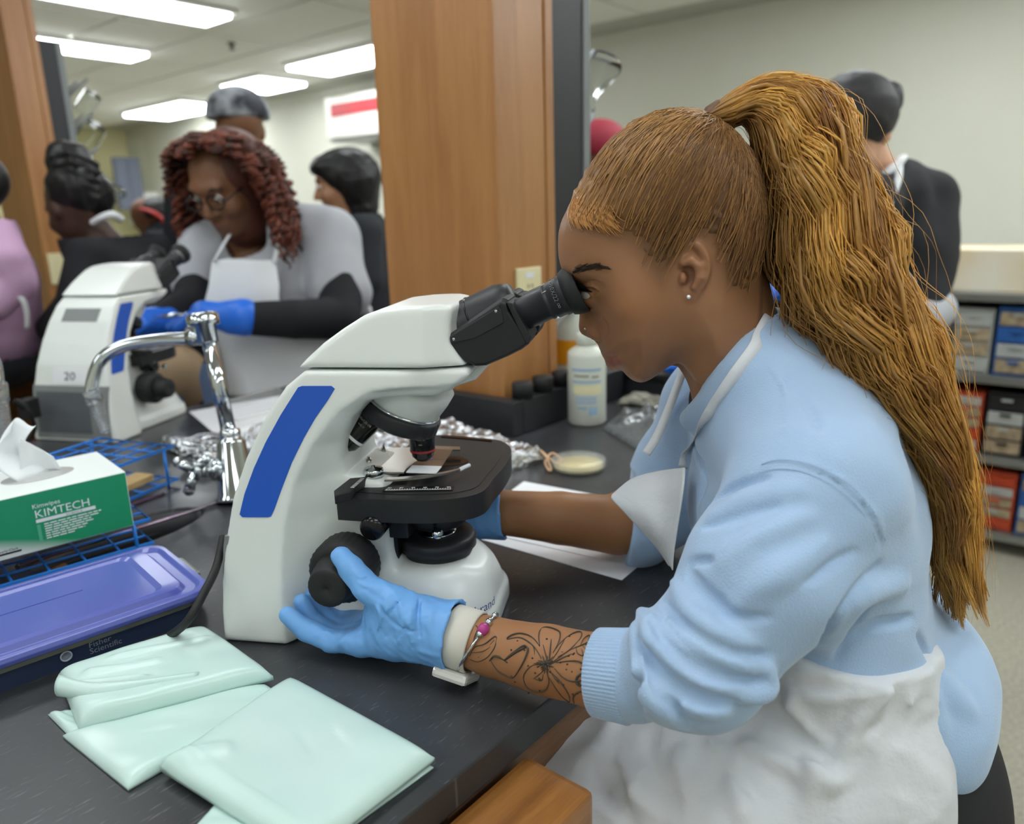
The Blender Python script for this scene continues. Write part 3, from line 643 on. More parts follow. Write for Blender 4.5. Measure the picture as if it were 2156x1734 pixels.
for i in range(9):
    q = MZ0(742+2.6*i, 1026-2.3*i, SZ+.010); tk.box((q[0]-.002, q[1]-.0003, SZ+.010), (q[0]+.002, q[1]+.0003, SZ+.0103))
mpart(tk, 'scale_marks', 'ink_white', rb)
# slide holder and slide
def MZ(u, v, z):
    q = Zh(u, v, BZ+z)-MO; return (float(q@mx_), float(q@mn))
HZ = SZ+.009
hh = mpart(MB().prism([MZ(u, v, HZ) for u, v in ((773, 980), (820, 943), (866, 942), (884, 938), (968, 941), (969, 947), (905, 947), (902, 952), (855, 988), (850, 995), (807, 994), (791, 986))], HZ-.0012, HZ+.0006), 'slide_holder', 'brushed_steel', st)
armc = catmull([np.array((*MZ(u, v, HZ), 0)) for u, v in ((812, 1009), (839, 1008), (892, 1003), (935, 996), (961, 990), (974, 985))], 6)
vs = []
for i, p in enumerate(armc):
    wv = .0042*(1-.35*i/len(armc)); vs += [(p[0], p[1]-wv, HZ-.001), (p[0], p[1]+wv, HZ-.001), (p[0], p[1]+wv, HZ+.001), (p[0], p[1]-wv, HZ+.001)]
fs = [(0, 1, 2, 3), tuple(range(len(vs)-4, len(vs)))[::-1]]
for i in range(len(armc)-1): fs += [(4*i+k, 4*i+(k+1) % 4, 4*i+4+(k+1) % 4, 4*i+4+k) for k in range(4)]
mpart(MB().add(vs, fs), 'spring_arm', 'brushed_steel', hh)
a_, b_ = MZ(968, 988, HZ), MZ(988, 979, HZ); mpart(MB().tube([(*a_, HZ), (*b_, HZ)], .0022, 8), 'arm_tip', 'ink_white', hh)
kx_, ky_ = MZ(787, 1000, HZ); mpart(MB().lathe([(.008, -.004), (.0105, -.003), (.0105, .003), (.0095, .0045), (.002, .006), (.002, .0075), (0, .0075)], (kx_, ky_, HZ+.003), n=32), 'holder_knob', 'chrome', hh)
for u, v in ((778, 979), (809, 954)):
    q = MZ(u, v, HZ); mpart(MB().lathe([(.0032, -.004), (.0032, .004), (.0018, .004), (.0018, .0065), (0, .0065)], (*q, HZ+.003), n=16), 'thumb_screw', 'brushed_steel', hh)
# condenser
mpart(MB().lathe([(.026, -.055), (.030, -.052), (.034, -.046), (.034, -.036), (.040, -.034), (.040, -.022), (0, -.022)], (.137, 0, SZ), n=40), 'condenser', 'black_satin')
mpart(MB().tube([(.137, .02, SZ-.043), (.150, .052, SZ-.043)], .0022, 10).lathe([(0, -.004), (.005, -.002), (.006, .002), (.004, .006), (0, .007)], (.151, .054, SZ-.043), (.3, 1, 0), 16), 'aperture_lever', 'chrome')
kx, kz = MS(785, 1110, .075); mpart(MB().lathe([(.006, -.05), (.006, -.02), (.010, -.02), (.0125, -.016), (.0125, .016), (.010, .019), (0, .019)], (kx, .062, kz), (0, 1, 0), 28), 'condenser_knob', 'black_gloss')
mpart(MB().box((.094, -.020, .066), (.104, .040, .132), .001), 'rack_plate', 'dark_metal')
mpart(MB().box((.092, .014, SZ-.055), (.118, .045, SZ-.022), .002), 'stage_bracket', 'black_satin')
# illuminator
il = mpart(MB().lathe([(.036, 0), (.038, .004), (.038, .008), (.042, .010), (.042, .020), (.039, .024), (.022, .025), (.021, .0245), (0, .0245)], (.135, 0, .064), n=48), 'illuminator', 'black_satin')
mpart(MB().lathe([(.021, .0245), (.0205, .0262), (.012, .027), (0, .0273)], (.135, 0, .064), n=32), 'field_lens', 'chrome', il)
for i in range(6):
    q = [MZ(u, v, .068) for u, v in ((818+6*i, 1183-9.5*i), (852-.5*i, 1184-9.5*i), (852-.5*i, 1180.5-9.5*i), (820+6*i, 1179.5-9.5*i))]
    mpart(MB().prism(q, .060, .0685), 'vent_slot', 'fixture_white')
# --- focus knobs, both sides
KX, KZ = MS(688, 1240, .13)
for sgn in (1, -1):
    mpart(MB().lathe([(.016, 0), (.016, .03), (0, .03)], (KX, sgn*.040, KZ), (0, sgn, 0), 28), 'knob_shaft', 'white_plastic')
    kb = mpart(MB().lathe([(.024, 0), (.031, .002), (.0325, .006), (.0325, .030), (.029, .035), (.0225, .0365), (0, .0365)], (KX, sgn*.066, KZ), (0, sgn, 0), 96, ripple=.012, nr=32), 'coarse_knob', 'rubber_black')
    mpart(MB().lathe([(.0235, .0365), (.0225, .046), (.0195, .062), (.0180, .064), (.003, .064), (.002, .0625), (0, .0625)], (KX, sgn*.066, KZ), (0, sgn, 0), 64, ripple=.01, nr=24), 'fine_knob', 'rubber_black', kb)
# maker's lettering on the base nose
def TT(p):
    a = radians(52)+p[0]*17; q = np.array([.148+.0565*cos(-a+radians(100)), .026+.053*sin(-a+radians(100))])
    return (q[0]+.0004, -(q[1]), .030+p[1])
def nose_T(p):
    x0, y0 = .1515, .0765; s = p[0]; a = s/.054
    q = (x0+.0535*sin(a+.18), .0225+.0555*cos(a+.18)); return (q[0], -q[1], .026+p[1])
text_mesh('fisherbrand', .0135, nose_T, 'lettering', 'ink_blue', scope, bold=.01)
# --- rear fittings: handle slot, rear panel
rp = MB().prism([(-.078, .012), (-.078, .118), (.078, .118), (.078, .012)], 0, 1)
def rear_pt(y, z, out): return (np.interp(z, [q[1] for q in Q[:9]], [q[0] for q in Q[:9]])-out, -y, z)
def rear_patch(y0, y1, z0, z1, out, name, m, par=None, ny=2, nz=10):
    vs = []; 
    for o_ in (out, -.004):
        for j in range(nz):
            for i in range(ny): vs.append(rear_pt(y0+(y1-y0)*i/(ny-1), z0+(z1-z0)*j/(nz-1), o_))
    n_ = ny*nz; fs = [(j*ny+i, j*ny+i+1, (j+1)*ny+i+1, (j+1)*ny+i) for j in range(nz-1) for i in range(ny-1)]; fs += [tuple(n_+k for k in f)[::-1] for f in fs]
    for j in range(nz-1): fs += [(j*ny, (j+1)*ny, n_+(j+1)*ny, n_+j*ny), (j*ny+ny-1, n_+j*ny+ny-1, n_+(j+1)*ny+ny-1, (j+1)*ny+ny-1)]
    fs += [(0, ny-1, n_+ny-1, n_), ((nz-1)*ny, n_+(nz-1)*ny, n_+nz*ny-1, nz*ny-1)]
    return MB().add(vs, fs).build(name, m, par or scope)
rear_patch(-.042, .042, .232, .256, .0006, 'handle_slot', 'board_grey')
rpn = rear_patch(-.088, .088, .006, .112, .0008, 'rear_panel', 'board_grey')
# ---------------------------------------------------------------- second microscope: a copy of the first, seen from behind
def copy_tree(o, par=None):
    c = o.copy(); COL.objects.link(c)
    if par is not None: c.parent = par
    for ch in list(o.children): copy_tree(ch, c)
    return c
sc2 = copy_tree(scope); H2 = radians(26)
m2 = np.array([cos(H2), sin(H2), 0]); l2 = np.array([-m2[1], m2[0], 0])
c_ = Zh(249, 934, BZ); O2 = c_+.070*m2+.10*l2
sc2.location = Vector(O2); sc2.rotation_euler.z = H2; sc2['label'] = 'white microscope numbered 20, seen from behind, at the left'
sc2['group'] = 'matching white microscopes'; scope['group'] = 'matching white microscopes'
pl_ = rear_patch(-.040, .040, .116, .146, .0012, 'number_plate', 'paper', sc2)
text_mesh('20', .022, lambda p: rear_pt(p[0], .123+p[1], .0018), 'number', 'ink_black', pl_, align='CENTER', sx=1.25, bold=.02)
rear_patch(-.080, -.030, .018, .100, .0016, 'dark_panel', 'grey_paint', sc2); rear_patch(-.030, .045, .018, .100, .0018, 'dark_panel', 'grey_paint', sc2)
o = MB(); o.box((-.118, .050, .055), (-.088, .075, .095), .003); o.build('power_plug', 'rubber_black', sc2)
o = MB(); o.tube(catmull([(-.112, .062, .075), (-.135, .060, .095), (-.140, .040, .098), (-.132, .030, .070), (-.120, .045, .03), (-.13, .08, .006), (-.11, .16, .005)], 6), .0035, 8); o.build('power_cord', 'rubber_black', sc2)
# power cord of the near microscope, curving over the container lid
c1 = [P(470, 1130, .80), P(455, 1195, .775), P(428, 1250, .75), P(400, 1300, .735), P(372, 1328, .752), Zh(338, 1348, BZ+.006), Zh(300, 1356, BZ+.005)]
cw = catmull(c1, 6); o = MB().tube(cw, .0042, 10).build('electric_cable', 'rubber_black'); tag(o, 'dark grey power cord running from the near microscope over the purple-lidded box', 'cord')

# glass slide on the near stage
mat('slide_glass', (150, 132, 118), .08, trans=.35, spec=.7); mat('specimen', (84, 74, 170), .3)
sz_ = SZ+.0108; sd = empty('glass_slide', mworld((*MZ(905, 972, sz_), sz_)), 'glass microscope slide with a frosted white end on the stage', 'slide')
def wslab(px, z0, z1, name, m): 
    k = len(px); q = [MZ(u, v, sz_) for u, v in px]; vs = [mworld((*a, z0)) for a in q]+[mworld((*a, z1)) for a in q]
    o = MB().add(vs, [tuple(range(k))[::-1], tuple(range(k, 2*k))]+[(i, (i+1) % k, k+(i+1) % k, k+i) for i in range(k)]).build(name, m); reparent(o, sd)
wslab([(868, 981), (930, 983), (953, 948), (907, 946)], sz_, sz_+.0011, 'glass', 'slide_glass'); wslab([(855, 995), (918, 997), (930, 983), (868, 981)], sz_, sz_+.0011, 'frosted_end', 'ink_white')
wslab([(899, 968), (936, 970), (946, 956), (910, 954)], sz_+.0011, sz_+.0013, 'cover_glass', 'slide_glass'); wslab([(905, 970), (911, 970), (913, 967), (908, 967)], sz_+.0013, sz_+.0014, 'specimen', 'specimen')
# ================================================================ things on the front bench
rng = np.random.default_rng(11)
def rotf(o, yaw, z0=0.):
    c, s = cos(yaw), sin(yaw); o = np.array(o, float); return frame((o[0], o[1], z0), (c, s, 0), (-s, c, 0), (0, 0, 1))
mat('box_white', (228, 234, 232), .5)
mat('tissue', (232, 236, 238), .85, trans=.0, sss=0)
# green box print: white top fading to mint, green front with a white sweep at the lower left
m, nt, b = node_mat('box_print'); MATS['box_print'] = m; L = nt.links.new
tc = nt.nodes.new('ShaderNodeTexCoord'); sx = nt.nodes.new('ShaderNodeSeparateXYZ'); L(tc.outputs['Object'], sx.inputs[0])
def mth(op, a, bv, c=None):
    n_ = nt.nodes.new('ShaderNodeMath'); n_.operation = op
    for i, q in enumerate((a, bv, c)):
        if q is None: continue
        if isinstance(q, (int, float)): n_.inputs[i].default_value = q
        else: L(q, n_.inputs[i])
    return n_.outputs[0]
sw = mth('SUBTRACT', mth('MULTIPLY', mth('ADD', sx.outputs[0], .02), -.30), mth('SUBTRACT', sx.outputs[2], .026))   # sweep line
f1 = mth('MULTIPLY', sw, 60.); mr = nt.nodes.new('ShaderNodeClamp'); L(f1, mr.inputs[0])
mx = nt.nodes.new('ShaderNodeMix'); mx.data_type = 'RGBA'; L(mr.outputs[0], mx.inputs[0]); mx.inputs[6].default_value = lin((28, 150, 104))+(1,); mx.inputs[7].default_value = lin((222, 228, 228))+(1,)
L(mx.outputs[2], b.inputs['Base Color']); b.inputs['Roughness'].default_value = .45
# wire racks
def wire_rack(o, yaw, lx, ly, h, nx, ny, label, wood):
    T = rotf(o, yaw, BZ); e = empty('wire_rack', (o[0], o[1], BZ), label, 'rack', 'blue wire racks')
    for nm, z in (('top_frame', h), ('lower_frame', .010)):
        fr = MB(); q = [T((x, y, z)) for x, y in ((0, 0), (-lx, 0), (-lx, ly), (0, ly))]; fr.tube(q, .0026, 8, closed=True)
        fo = fr.build(nm, 'blue_wire'); reparent(fo, e)
        for i in range(1, nx): reparent(MB().tube([T((-lx*i/nx, 0, z)), T((-lx*i/nx, ly, z))], .0016, 6).build('cross_wire', 'blue_wire'), e)
        for j in range(1, ny): reparent(MB().tube([T((0, ly*j/ny, z)), T((-lx, ly*j/ny, z))], .0016, 6).build('long_wire', 'blue_wire'), e)
    for x in (-.02, -lx/2, -lx+.02):
        for y in (0, ly): reparent(MB().tube([T((x, y, 0)), T((x, y, h))], .0024, 8).build('post', 'blue_wire'), e)
    if wood:
        for k, (x, y, a) in enumerate(wood):
            TT = rotf(T((x, y, 0))[:2], yaw+a, BZ+.0125); q = MB().box((-.055, -.018, 0), (.055, .018, .012), .002, TT).build('wooden_block', 'pale_wood')
            tag(q, label[:0]+('pale wooden block lying in the far blue wire rack' if k == 0 and h > .05 else 'pale wooden block lying inside the near blue wire rack'), 'block')
    return e
YAW = radians(-8)
wire_rack((.415, .972), YAW, .40, .13, .043, 10, 4, 'blue wire rack under the green and white tissue box', None)
wire_rack((.565, 1.195), radians(18), .27, .16, .066, 8, 5, 'blue wire rack behind the green and white tissue box', [(-.08, .04, .05)])
# tissue box
kb = empty('tissue_box', (*rotf((.388, .964), YAW)((-.12, .06, 0))[:2], BZ+.0457), 'green and white laboratory wipes box with a tissue sticking out', 'tissue box'); kb.rotation_euler.z = YAW
lx, ly, lz = .245, .125, .072
body = MB().box((-lx/2, -ly/2, 0), (lx/2, ly/2, lz), .0012).build('carton', 'box_white', kb)
MB().box((-lx/2+.001, -ly/2-.0004, .001), (lx/2-.001, -ly/2+.0004, lz-.001)).build('printed_front', 'box_print', kb)
FT = lambda x0, z0: (lambda p: (x0+p[0], -ly/2-.0006-p[2], z0+p[1]))
text_mesh('KIMTECH', .0135, FT(.018, .0405), 'lettering', 'ink_white', kb, sx=1.05, bold=.008)
text_mesh('Kimwipes', .0075, FT(.017, .0525), 'lettering', 'ink_white', kb, bold=.02)
MB().box((.0185, -ly/2-.0007, .0345), (.0825, -ly/2-.0004, .0385)).build('printed_bar', 'ink_white', kb)
text_mesh('SCIENCE', .0036, lambda p: (.05+p[0], -ly/2-.0009, .0353+p[1]), 'lettering', MATS['box_print'], kb, sx=1.3)
for i, wd_ in enumerate((.062, .060, .050, .052, .045, .042, .030)):
    o = MB()
    x = .026
    while x < .026+wd_:
        l_ = rng.uniform(.004, .011); o.box((x, -ly/2-.0007, .0305-.0030*i), (min(x+l_, .026+wd_), -ly/2-.0004, .0318-.0030*i)); x += l_+.0012
    o.build('fine_print', 'ink_white', kb)
MB().box((.0185, -ly/2-.0007, .011), (.022, -ly/2-.0004, .032)).build('fine_print', mat('faint_print', (90, 180, 146), .5), kb)
MB().box((-.032, -ly/2-.0007, .006), (-.001, -ly/2-.0004, .0082)).build('logo_bar', 'ink_black', kb)
text_mesh('Kimberly-Clark', .0042, FT(-.030, .0092), 'lettering', 'ink_black', kb)
for i in range(6): MB().box((-.052+.0055*i, -ly/2+.012, lz), (-.050+.0055*i, -ly/2+.040, lz+.0003)).build('fine_print', 'grey_paint', kb)
MB().box((-.066, -ly/2+.006, lz), (-.056, -ly/2+.042, lz+.0003)).build('bar_code_block', 'ink_black', kb)
ov = [(.040+.040*cos(t), .004+.024*sin(t)) for t in np.linspace(0, 2*pi, 29)[:-1]]
MB().prism(ov, lz, lz+.0006).build('opening_film', mat('film_grey', (186, 188, 186), .15, spec=.8), kb)
def tis(s, t):
    a = s-.5; return (.040+a*.046*(1-.45*t)-.026*sin(pi*t*.9)+.004*t, .006+.012*sin(3*a+2*t)+.010*t, lz+.0005+t*(.064+.010*sin(5*s))*(1-.5*max(0, a)*2*t*0+.25*a))
solid(MB().grid(14, 14, tis).build('tissue', 'tissue', kb), .0006)
def tis2(s, t): a = s-.5; return (.044+a*.045*(1-.3*t), .010+.010*cos(4*a), lz+.0005+t*.035*(1-a*.9))
solid(MB().grid(10, 8, tis2).build('tissue', 'tissue', kb), .0006)
# purple lidded box
mat('purple_lid', (88, 98, 178), .28, coat=.3); mat('clear_box', (172, 176, 160), .15, trans=.55, spec=.6); mat('navy_tray', (40, 52, 78), .4)
cy = radians(-7.5); co = (.352, .747); T = rotf(co, cy, BZ)
bx = empty('storage_box', (*T((-.16, .075, 0))[:2], BZ), 'long clear storage box with a shiny purple lid at the left edge', 'box')
def rr(x0, x1, y0, y1, r, n=5):
    p = []
    for cx_, cy_, a0 in ((x1-r, y0+r, -pi/2), (x1-r, y1-r, 0), (x0+r, y1-r, pi/2), (x0+r, y0+r, pi)):
        p += [(cx_+r*cos(a0+pi/2*k/n), cy_+r*sin(a0+pi/2*k/n)) for k in range(n+1)]
    return p
def loft(rings, T):
    n = len(rings[0][0]); vs = [T((x, y, z)) for poly, z in rings for x, y in poly]; fs = [(i*n+k, i*n+(k+1) % n, (i+1)*n+(k+1) % n, (i+1)*n+k) for i in range(len(rings)-1) for k in range(n)]
    fs += [tuple(range(n))[::-1], tuple(range((len(rings)-1)*n, len(rings)*n))]; return MB().add(vs, fs)
LX = .38
reparent(loft([(rr(-LX+.012, .0, .008, .145, .015), 0), (rr(-LX, .012, 0, .155, .02), .030)], T).build('clear_body', 'clear_box'), bx)
reparent(loft([(rr(-LX+.008, .006, .0035, .1505, .017), .0), (rr(-LX+.006, .008, .0025, .1515, .017), .018)], T).build('navy_tray', 'navy_tray'), bx)
rings = [(rr(-LX-.004, .020, -.006, .162, .024), .027), (rr(-LX-.006, .022, -.008, .164, .025), .032), (rr(-LX-.004, .020, -.006, .162, .024), .0365), (rr(-LX+.002, .014, 0, .156, .021), .037), (rr(-LX+.006, .010, .004, .152, .020), .0335), (rr(-LX+.012, .000, .009, .147, .018), .0335), (rr(-LX+.015, -.004, .012, .144, .017), .0395), (rr(-LX+.022, -.022, .018, .138, .012), .041), (rr(-LX+.026, -.028, .022, .134, .010), .0385)]
lid = reparent(loft(rings, T).build('lid', 'purple_lid', bevel=.0008), bx)
o = MB(); o.box((-.24, .085, .0385), (-.085, .0865, .0392), 0, T); o.box((-.24, .045, .0385), (-.2388, .085, .0392), 0, T); reparent(o.build('lid_ridge', 'purple_lid'), bx)
o = MB(); o.box((-.012, .018, .0335), (-.004, .135, .0352), 0, T); reparent(o.build('lid_groove', mat('lid_grey', (140, 140, 150), .5)), bx)
o = MB(); o.box((.018, .05, .012), (.028, .11, .032), .004, T); reparent(o.build('end_tab', 'clear_box'), bx)
TB = lambda x0, z0: (lambda p: T((x0+p[0], .0012-(z0+p[1])*.14-.0008+.0015, z0+p[1])))
for t_, sz, x0, z0 in (('Fisher', .0085, -.105, .0135), ('Scientific', .0085, -.105, .0065), ('Cat. No.', .0055, -.215, .0055), ('CENTIMETERS', .0045, -.30, .004)):
    q = text_mesh(t_, sz, lambda p, x0=x0, z0=z0: T((x0+p[0], .0026-.06*(z0+p[1])-.0008-.004*0, z0+p[1])), 'lettering', mat('faint_white', (168, 176, 190), .5) if 'faint_white' not in MATS else MATS['faint_white']); reparent(q, bx)
o = MB().lathe([(.0055, 0), (.0055, .0004), (.0042, .0004), (.0042, 0)], T((-.125, .0012, .0135)), T((-.125, -1, .0135))-T((-.125, 0, .0135)), 16); reparent(o.build('logo_ring', 'faint_white'), bx)
# green plastic packets
m = mat('mint_film', (198, 230, 220), .26, trans=.08, spec=.5, var=(214, 234, 230), vscale=10, bump=.12, bscale=14, bdist=.004)
def film_pad(name, corners, H, seed, label, folds=(), n=44, sag=0.15, z0=BZ+.0005):
    r = np.random.default_rng(seed); A, B_, C_, D_ = [np.array(c, float) for c in corners]; kx = r.uniform(-1, 1, (9, 4))
    S, Tt = np.meshgrid(np.linspace(0, 1, n), np.linspace(0, 1, n)); V = []
    ph = r.uniform(0, 6.3, 6)
    for top in (1, 0):
        for j in range(n):
            for i in range(n):
                s, t = S[j, i], Tt[j, i]; p = (A*(1-s)+B_*s)*(1-t)+(D_*(1-s)+C_*s)*t
                p = p+np.array([.004*sin(9*t+ph[0])*(s*(1-s))**.3*0, 0])
                e = (1-abs(2*s-1)**9)*(1-abs(2*t-1)**9)
                if top:
                    h = H*(.25+.75*max(e, 0)**.5)*(1-sag*sin(pi*s)*.4*sin(pi*t))
                    h += .0012*sin(7*s+3*t+ph[1])*sin(5*t-2*s+ph[2])*e+.0004*sin(17*s-9*t+ph[3])*e
                    for (s0, t0, s1, t1, hh, ww) in folds:
                        d = np.array([s1-s0, t1-t0]); L_ = np.hypot(*d); nn = np.array([-d[1], d[0]])/L_; q = np.array([s-s0, t-t0]); al = q@d/L_**2; di = q@nn
                        if -.05 < al < 1.05: h += hh*math.exp(-(di/ww)**2)*min(1, max(0, (al+.05)*8))*min(1, max(0, (1.05-al)*8))
                    h = max(h, .0015)
                else: h = 0
                V.append((p[0], p[1], z0+h))
    k = n*n; F_ = [(j*n+i, j*n+i+1, (j+1)*n+i+1, (j+1)*n+i) for j in range(n-1) for i in range(n-1)]; F_ += [tuple(k+q for q in f)[::-1] for f in F_]
    rim = [i for i in range(n)]+[j*n+n-1 for j in range(1, n)]+[(n-1)*n+i for i in range(n-2, -1, -1)]+[j*n for j in range(n-2, 0, -1)]
    F_ += [(rim[i], k+rim[i], k+rim[(i+1) % len(rim)], rim[(i+1) % len(rim)]) for i in range(len(rim))]
    return MB().add(V, F_, True).build(name, m)
bagB = empty('plastic_packet', (*Zh(330, 1480, BZ)[:2], BZ), 'crumpled mint green plastic packet with rolled left edge, beside the purple-lidded box', 'packet', 'mint green plastic packets')
zz_ = BZ+.012
def q2(u, v, z=zz_): return Zh(u, v, z)[:2]
reparent(film_pad('lower_layer', [q2(128, 1528), q2(560, 1425), q2(600, 1450), q2(265, 1638)], .010, 3, ''), bagB)
reparent(film_pad('folded_sheet', [q2(122, 1420), q2(430, 1322), q2(575, 1422), q2(165, 1528)], .017, 4, '', folds=[(.12, .35, .55, .5, .004, .05), (.3, .2, .9, .35, .003, .03), (.02, .5, .4, .75, .006, .05)], z0=BZ+.0075), bagB)
def roll(px, r, z, nm):
    pts = [np.array([*q2(u, v, z), z]) for u, v in px]; pts = catmull(pts, 6); T_ = []
    o = MB(); vs = []; n_ = 14
    ax = np.array(pts[-1])-np.array(pts[0])
    for i, p in enumerate(pts):
        rr_ = r*(1-.7*i/len(pts))
        for k in range(n_):
            a = pi*(.5+1.45*k/(n_-1)); d_ = np.cross([0, 0, 1.], ax/np.linalg.norm(ax)); vs.append(p+d_*cos(a)*rr_+np.array([0, 0, 1.])*sin(a)*rr_*.85)
    o.add(vs, [(i*n_+k, i*n_+k+1, (i+1)*n_+k+1, (i+1)*n_+k) for i in range(len(pts)-1) for k in range(n_-1)], True)
    return solid(o.build(nm, m), .0006)
reparent(roll([(128, 1440), (200, 1452), (300, 1440), (420, 1420)], .0115, BZ+.022, 'rolled_flap'), bagB)
reparent(film_pad('folded_corner', [q2(96, 1482), q2(150, 1478), q2(235, 1500), q2(150, 1535)], .006, 12, '', n=16, z0=BZ+.0005), bagB)
bagA = empty('plastic_packet', (*Zh(620, 1600, BZ)[:2], BZ), 'smooth mint green plastic packet folded square, in the foreground', 'packet', 'mint green plastic packets')
reparent(film_pad('folded_sheet', [q2(332, 1590, BZ+.02), q2(610, 1412, BZ+.016), q2(915, 1588, BZ+.012), q2(640, 1800, BZ+.012)], .013, 7, '', folds=[(.14, .02, .10, .98, .0016, .012), (.55, .5, .75, .6, -.002, .1), (.0, .0, .3, .25, .004, .06)], sag=.35, z0=BZ+.006), bagA)
reparent(film_pad('lower_layer', [q2(340, 1600, BZ+.006), q2(612, 1425, BZ+.006), q2(912, 1605, BZ+.006), q2(640, 1800, BZ+.006)], .006, 8, ''), bagA)
bagC = film_pad('plastic_packet', [q2(395, 1745, BZ+.006), q2(480, 1650, BZ+.006), q2(700, 1720, BZ+.006), q2(600, 1850, BZ+.006)], .005, 10, '')
tag(bagC, 'flat mint green plastic packet with a printed mark, at the bottom edge', 'packet', 'mint green plastic packets')
pm = [Zh(u, v, BZ+.0068) for u, v in ((545, 1734), (560, 1722), (580, 1728), (578, 1738), (600, 1735), (612, 1726), (625, 1730))]
o = MB().tube(catmull(pm, 5), .0006, 5).build('printed_mark', mat('dark_green_ink', (70, 110, 100), .5)); reparent(o, bagC) if False else None
o.parent = bagC
# tap
mat('clear_tip', (214, 218, 220), .1, trans=.8, spec=.7)
def tap(dep, label):
    e = empty('water_tap', (*Zh(500, 1052, BZ)[:2], BZ), label, 'tap')
    D_ = dep; A0 = Zh(500, 1052, BZ); top = P(484, 905, D_); ax = top-A0; ax /= np.linalg.norm(ax); h0 = np.linalg.norm(top-A0)
    reparent(MB().lathe([(.032, 0), (.032, .004), (.028, .010), (.0215, h0*.82), (.020, h0*.86), (.0145, h0*.88), (.0155, h0*.90), (.0155, h0), (.013, h0*1.02), (0, h0*1.02)], A0, ax, 32).build('tap_base', 'chrome'), e)
    p1, p2 = P(481, 905, D_), P(437, 700, D_)
    reparent(MB().tube([p1, p2], .0115, 20).build('riser_pipe', 'chrome'), e)
    a2 = p2-p1; a2 /= np.linalg.norm(a2); q0 = P(434, 705, D_)
    reparent(MB().lathe([(.012, -.014), (.0165, -.012), (.0165, .014), (.024, .016), (.0245, .019), (.0245, .030), (.022, .0325), (0, .033)], q0, a2, 32).build('pipe_cap', 'chrome'), e)
    reparent(MB().tube([P(428, 708, D_), P(395, 713, D_)], .0125, 16).build('spout_collar', 'chrome'), e)
    cv = catmull([P(u, v, d) for u, v, d in ((405, 712, D_), (330, 716, D_), (260, 728, D_), (215, 755, D_), (196, 800, D_), (192, 840, D_))], 6)
    reparent(MB().tube(cv, .0098, 16).build('spout', 'chrome'), e)
    pr = [(.0135, 0), (.0135, .02)]; 
    for k in range(9): pr += [(.0085-.0003*k, .022+.0052*k), (.0120-.0005*k, .0232+.0052*k), (.0120-.0005*k, .0242+.0052*k), (.0085-.0003*k, .0258+.0052*k)]
    reparent(MB().lathe(pr+[(0, .071)], P(193, 822, D_), P(222, 905, D_)-P(193, 822, D_), 20).build('hose_nozzle', 'clear_tip'), e)
    for (u, v) in ((445, 985), (400, 1005)):
        pass
    v0, v1 = P(478, 985, D_), P(408, 992, D_-.03); ax = v1-v0; L_ = np.linalg.norm(ax)
    reparent(MB().lathe([(.012, 0), (.012, L_*.25), (.017, L_*.3), (.017, L_*.5), (.011, L_*.55), (.011, L_*.85), (.015, L_*.88), (.015, L_), (0, L_*1.05)], v0, ax, 20).build('valve_body', 'chrome'), e)
    hdl = MB()
    for a in ((375, 972), (398, 1032), (432, 968)): hdl.tube([v1, P(*a, D_-.035)], [.006, .0085], 12); hdl.lathe([(0, -.009), (.006, -.0065), (.009, 0), (.006, .0065), (0, .009)], P(*a, D_-.035), (0, 0, 1), 14)
    reparent(hdl.build('cross_handle', 'chrome'), e); return e
tap(1.19, 'chrome swan-neck laboratory tap with cross handle beside the blue wire racks')
# serrated nozzle of another tap at the left edge
e = empty('water_tap', P(2, 800, 1.2), 'clear serrated hose nozzle of a tap cut off by the left edge', 'tap')
pr = [(.012, 0), (.0135, .004), (.0135, .03)]
for k in range(12): pr += [(.0098, .032+.0062*k), (.0125, .034+.0062*k), (.0095, .0375+.0062*k)]
reparent(MB().lathe(pr+[(0, .112)], P(-6, 805, 1.2), P(14, 940, 1.2)-P(-6, 805, 1.2), 20).build('hose_nozzle', 'clear_tip'), e)
reparent(MB().tube(catmull([P(-6, 808, 1.2), P(-14, 760, 1.2), P(-40, 725, 1.2), P(-120, 718, 1.2), P(-160, 740, 1.2)], 5), .0098, 14).build('spout', 'chrome'), e)
# staining rods over the cup sink
mat('rod_metal', (190, 176, 178), .25, .9, var=(150, 110, 160), vscale=10, stretch=(1.6, 1.6, 1.6))
for k, (a, b_) in enumerate((((345, 1038), (0, 1165)), ((492, 1048), (40, 1190)))):
    p, q = Zh(*a, BZ+.003), Zh(*b_, BZ+.003); o = MB().tube([p, q], .0024, 10).build('staining_rod', 'rod_metal'); tag(o, ('thin metal rod across the cup sink, nearer the tap handle', 'thin purple-stained metal rod across the cup sink, nearer the microscope')[k], 'rod', 'staining rods over the sink')
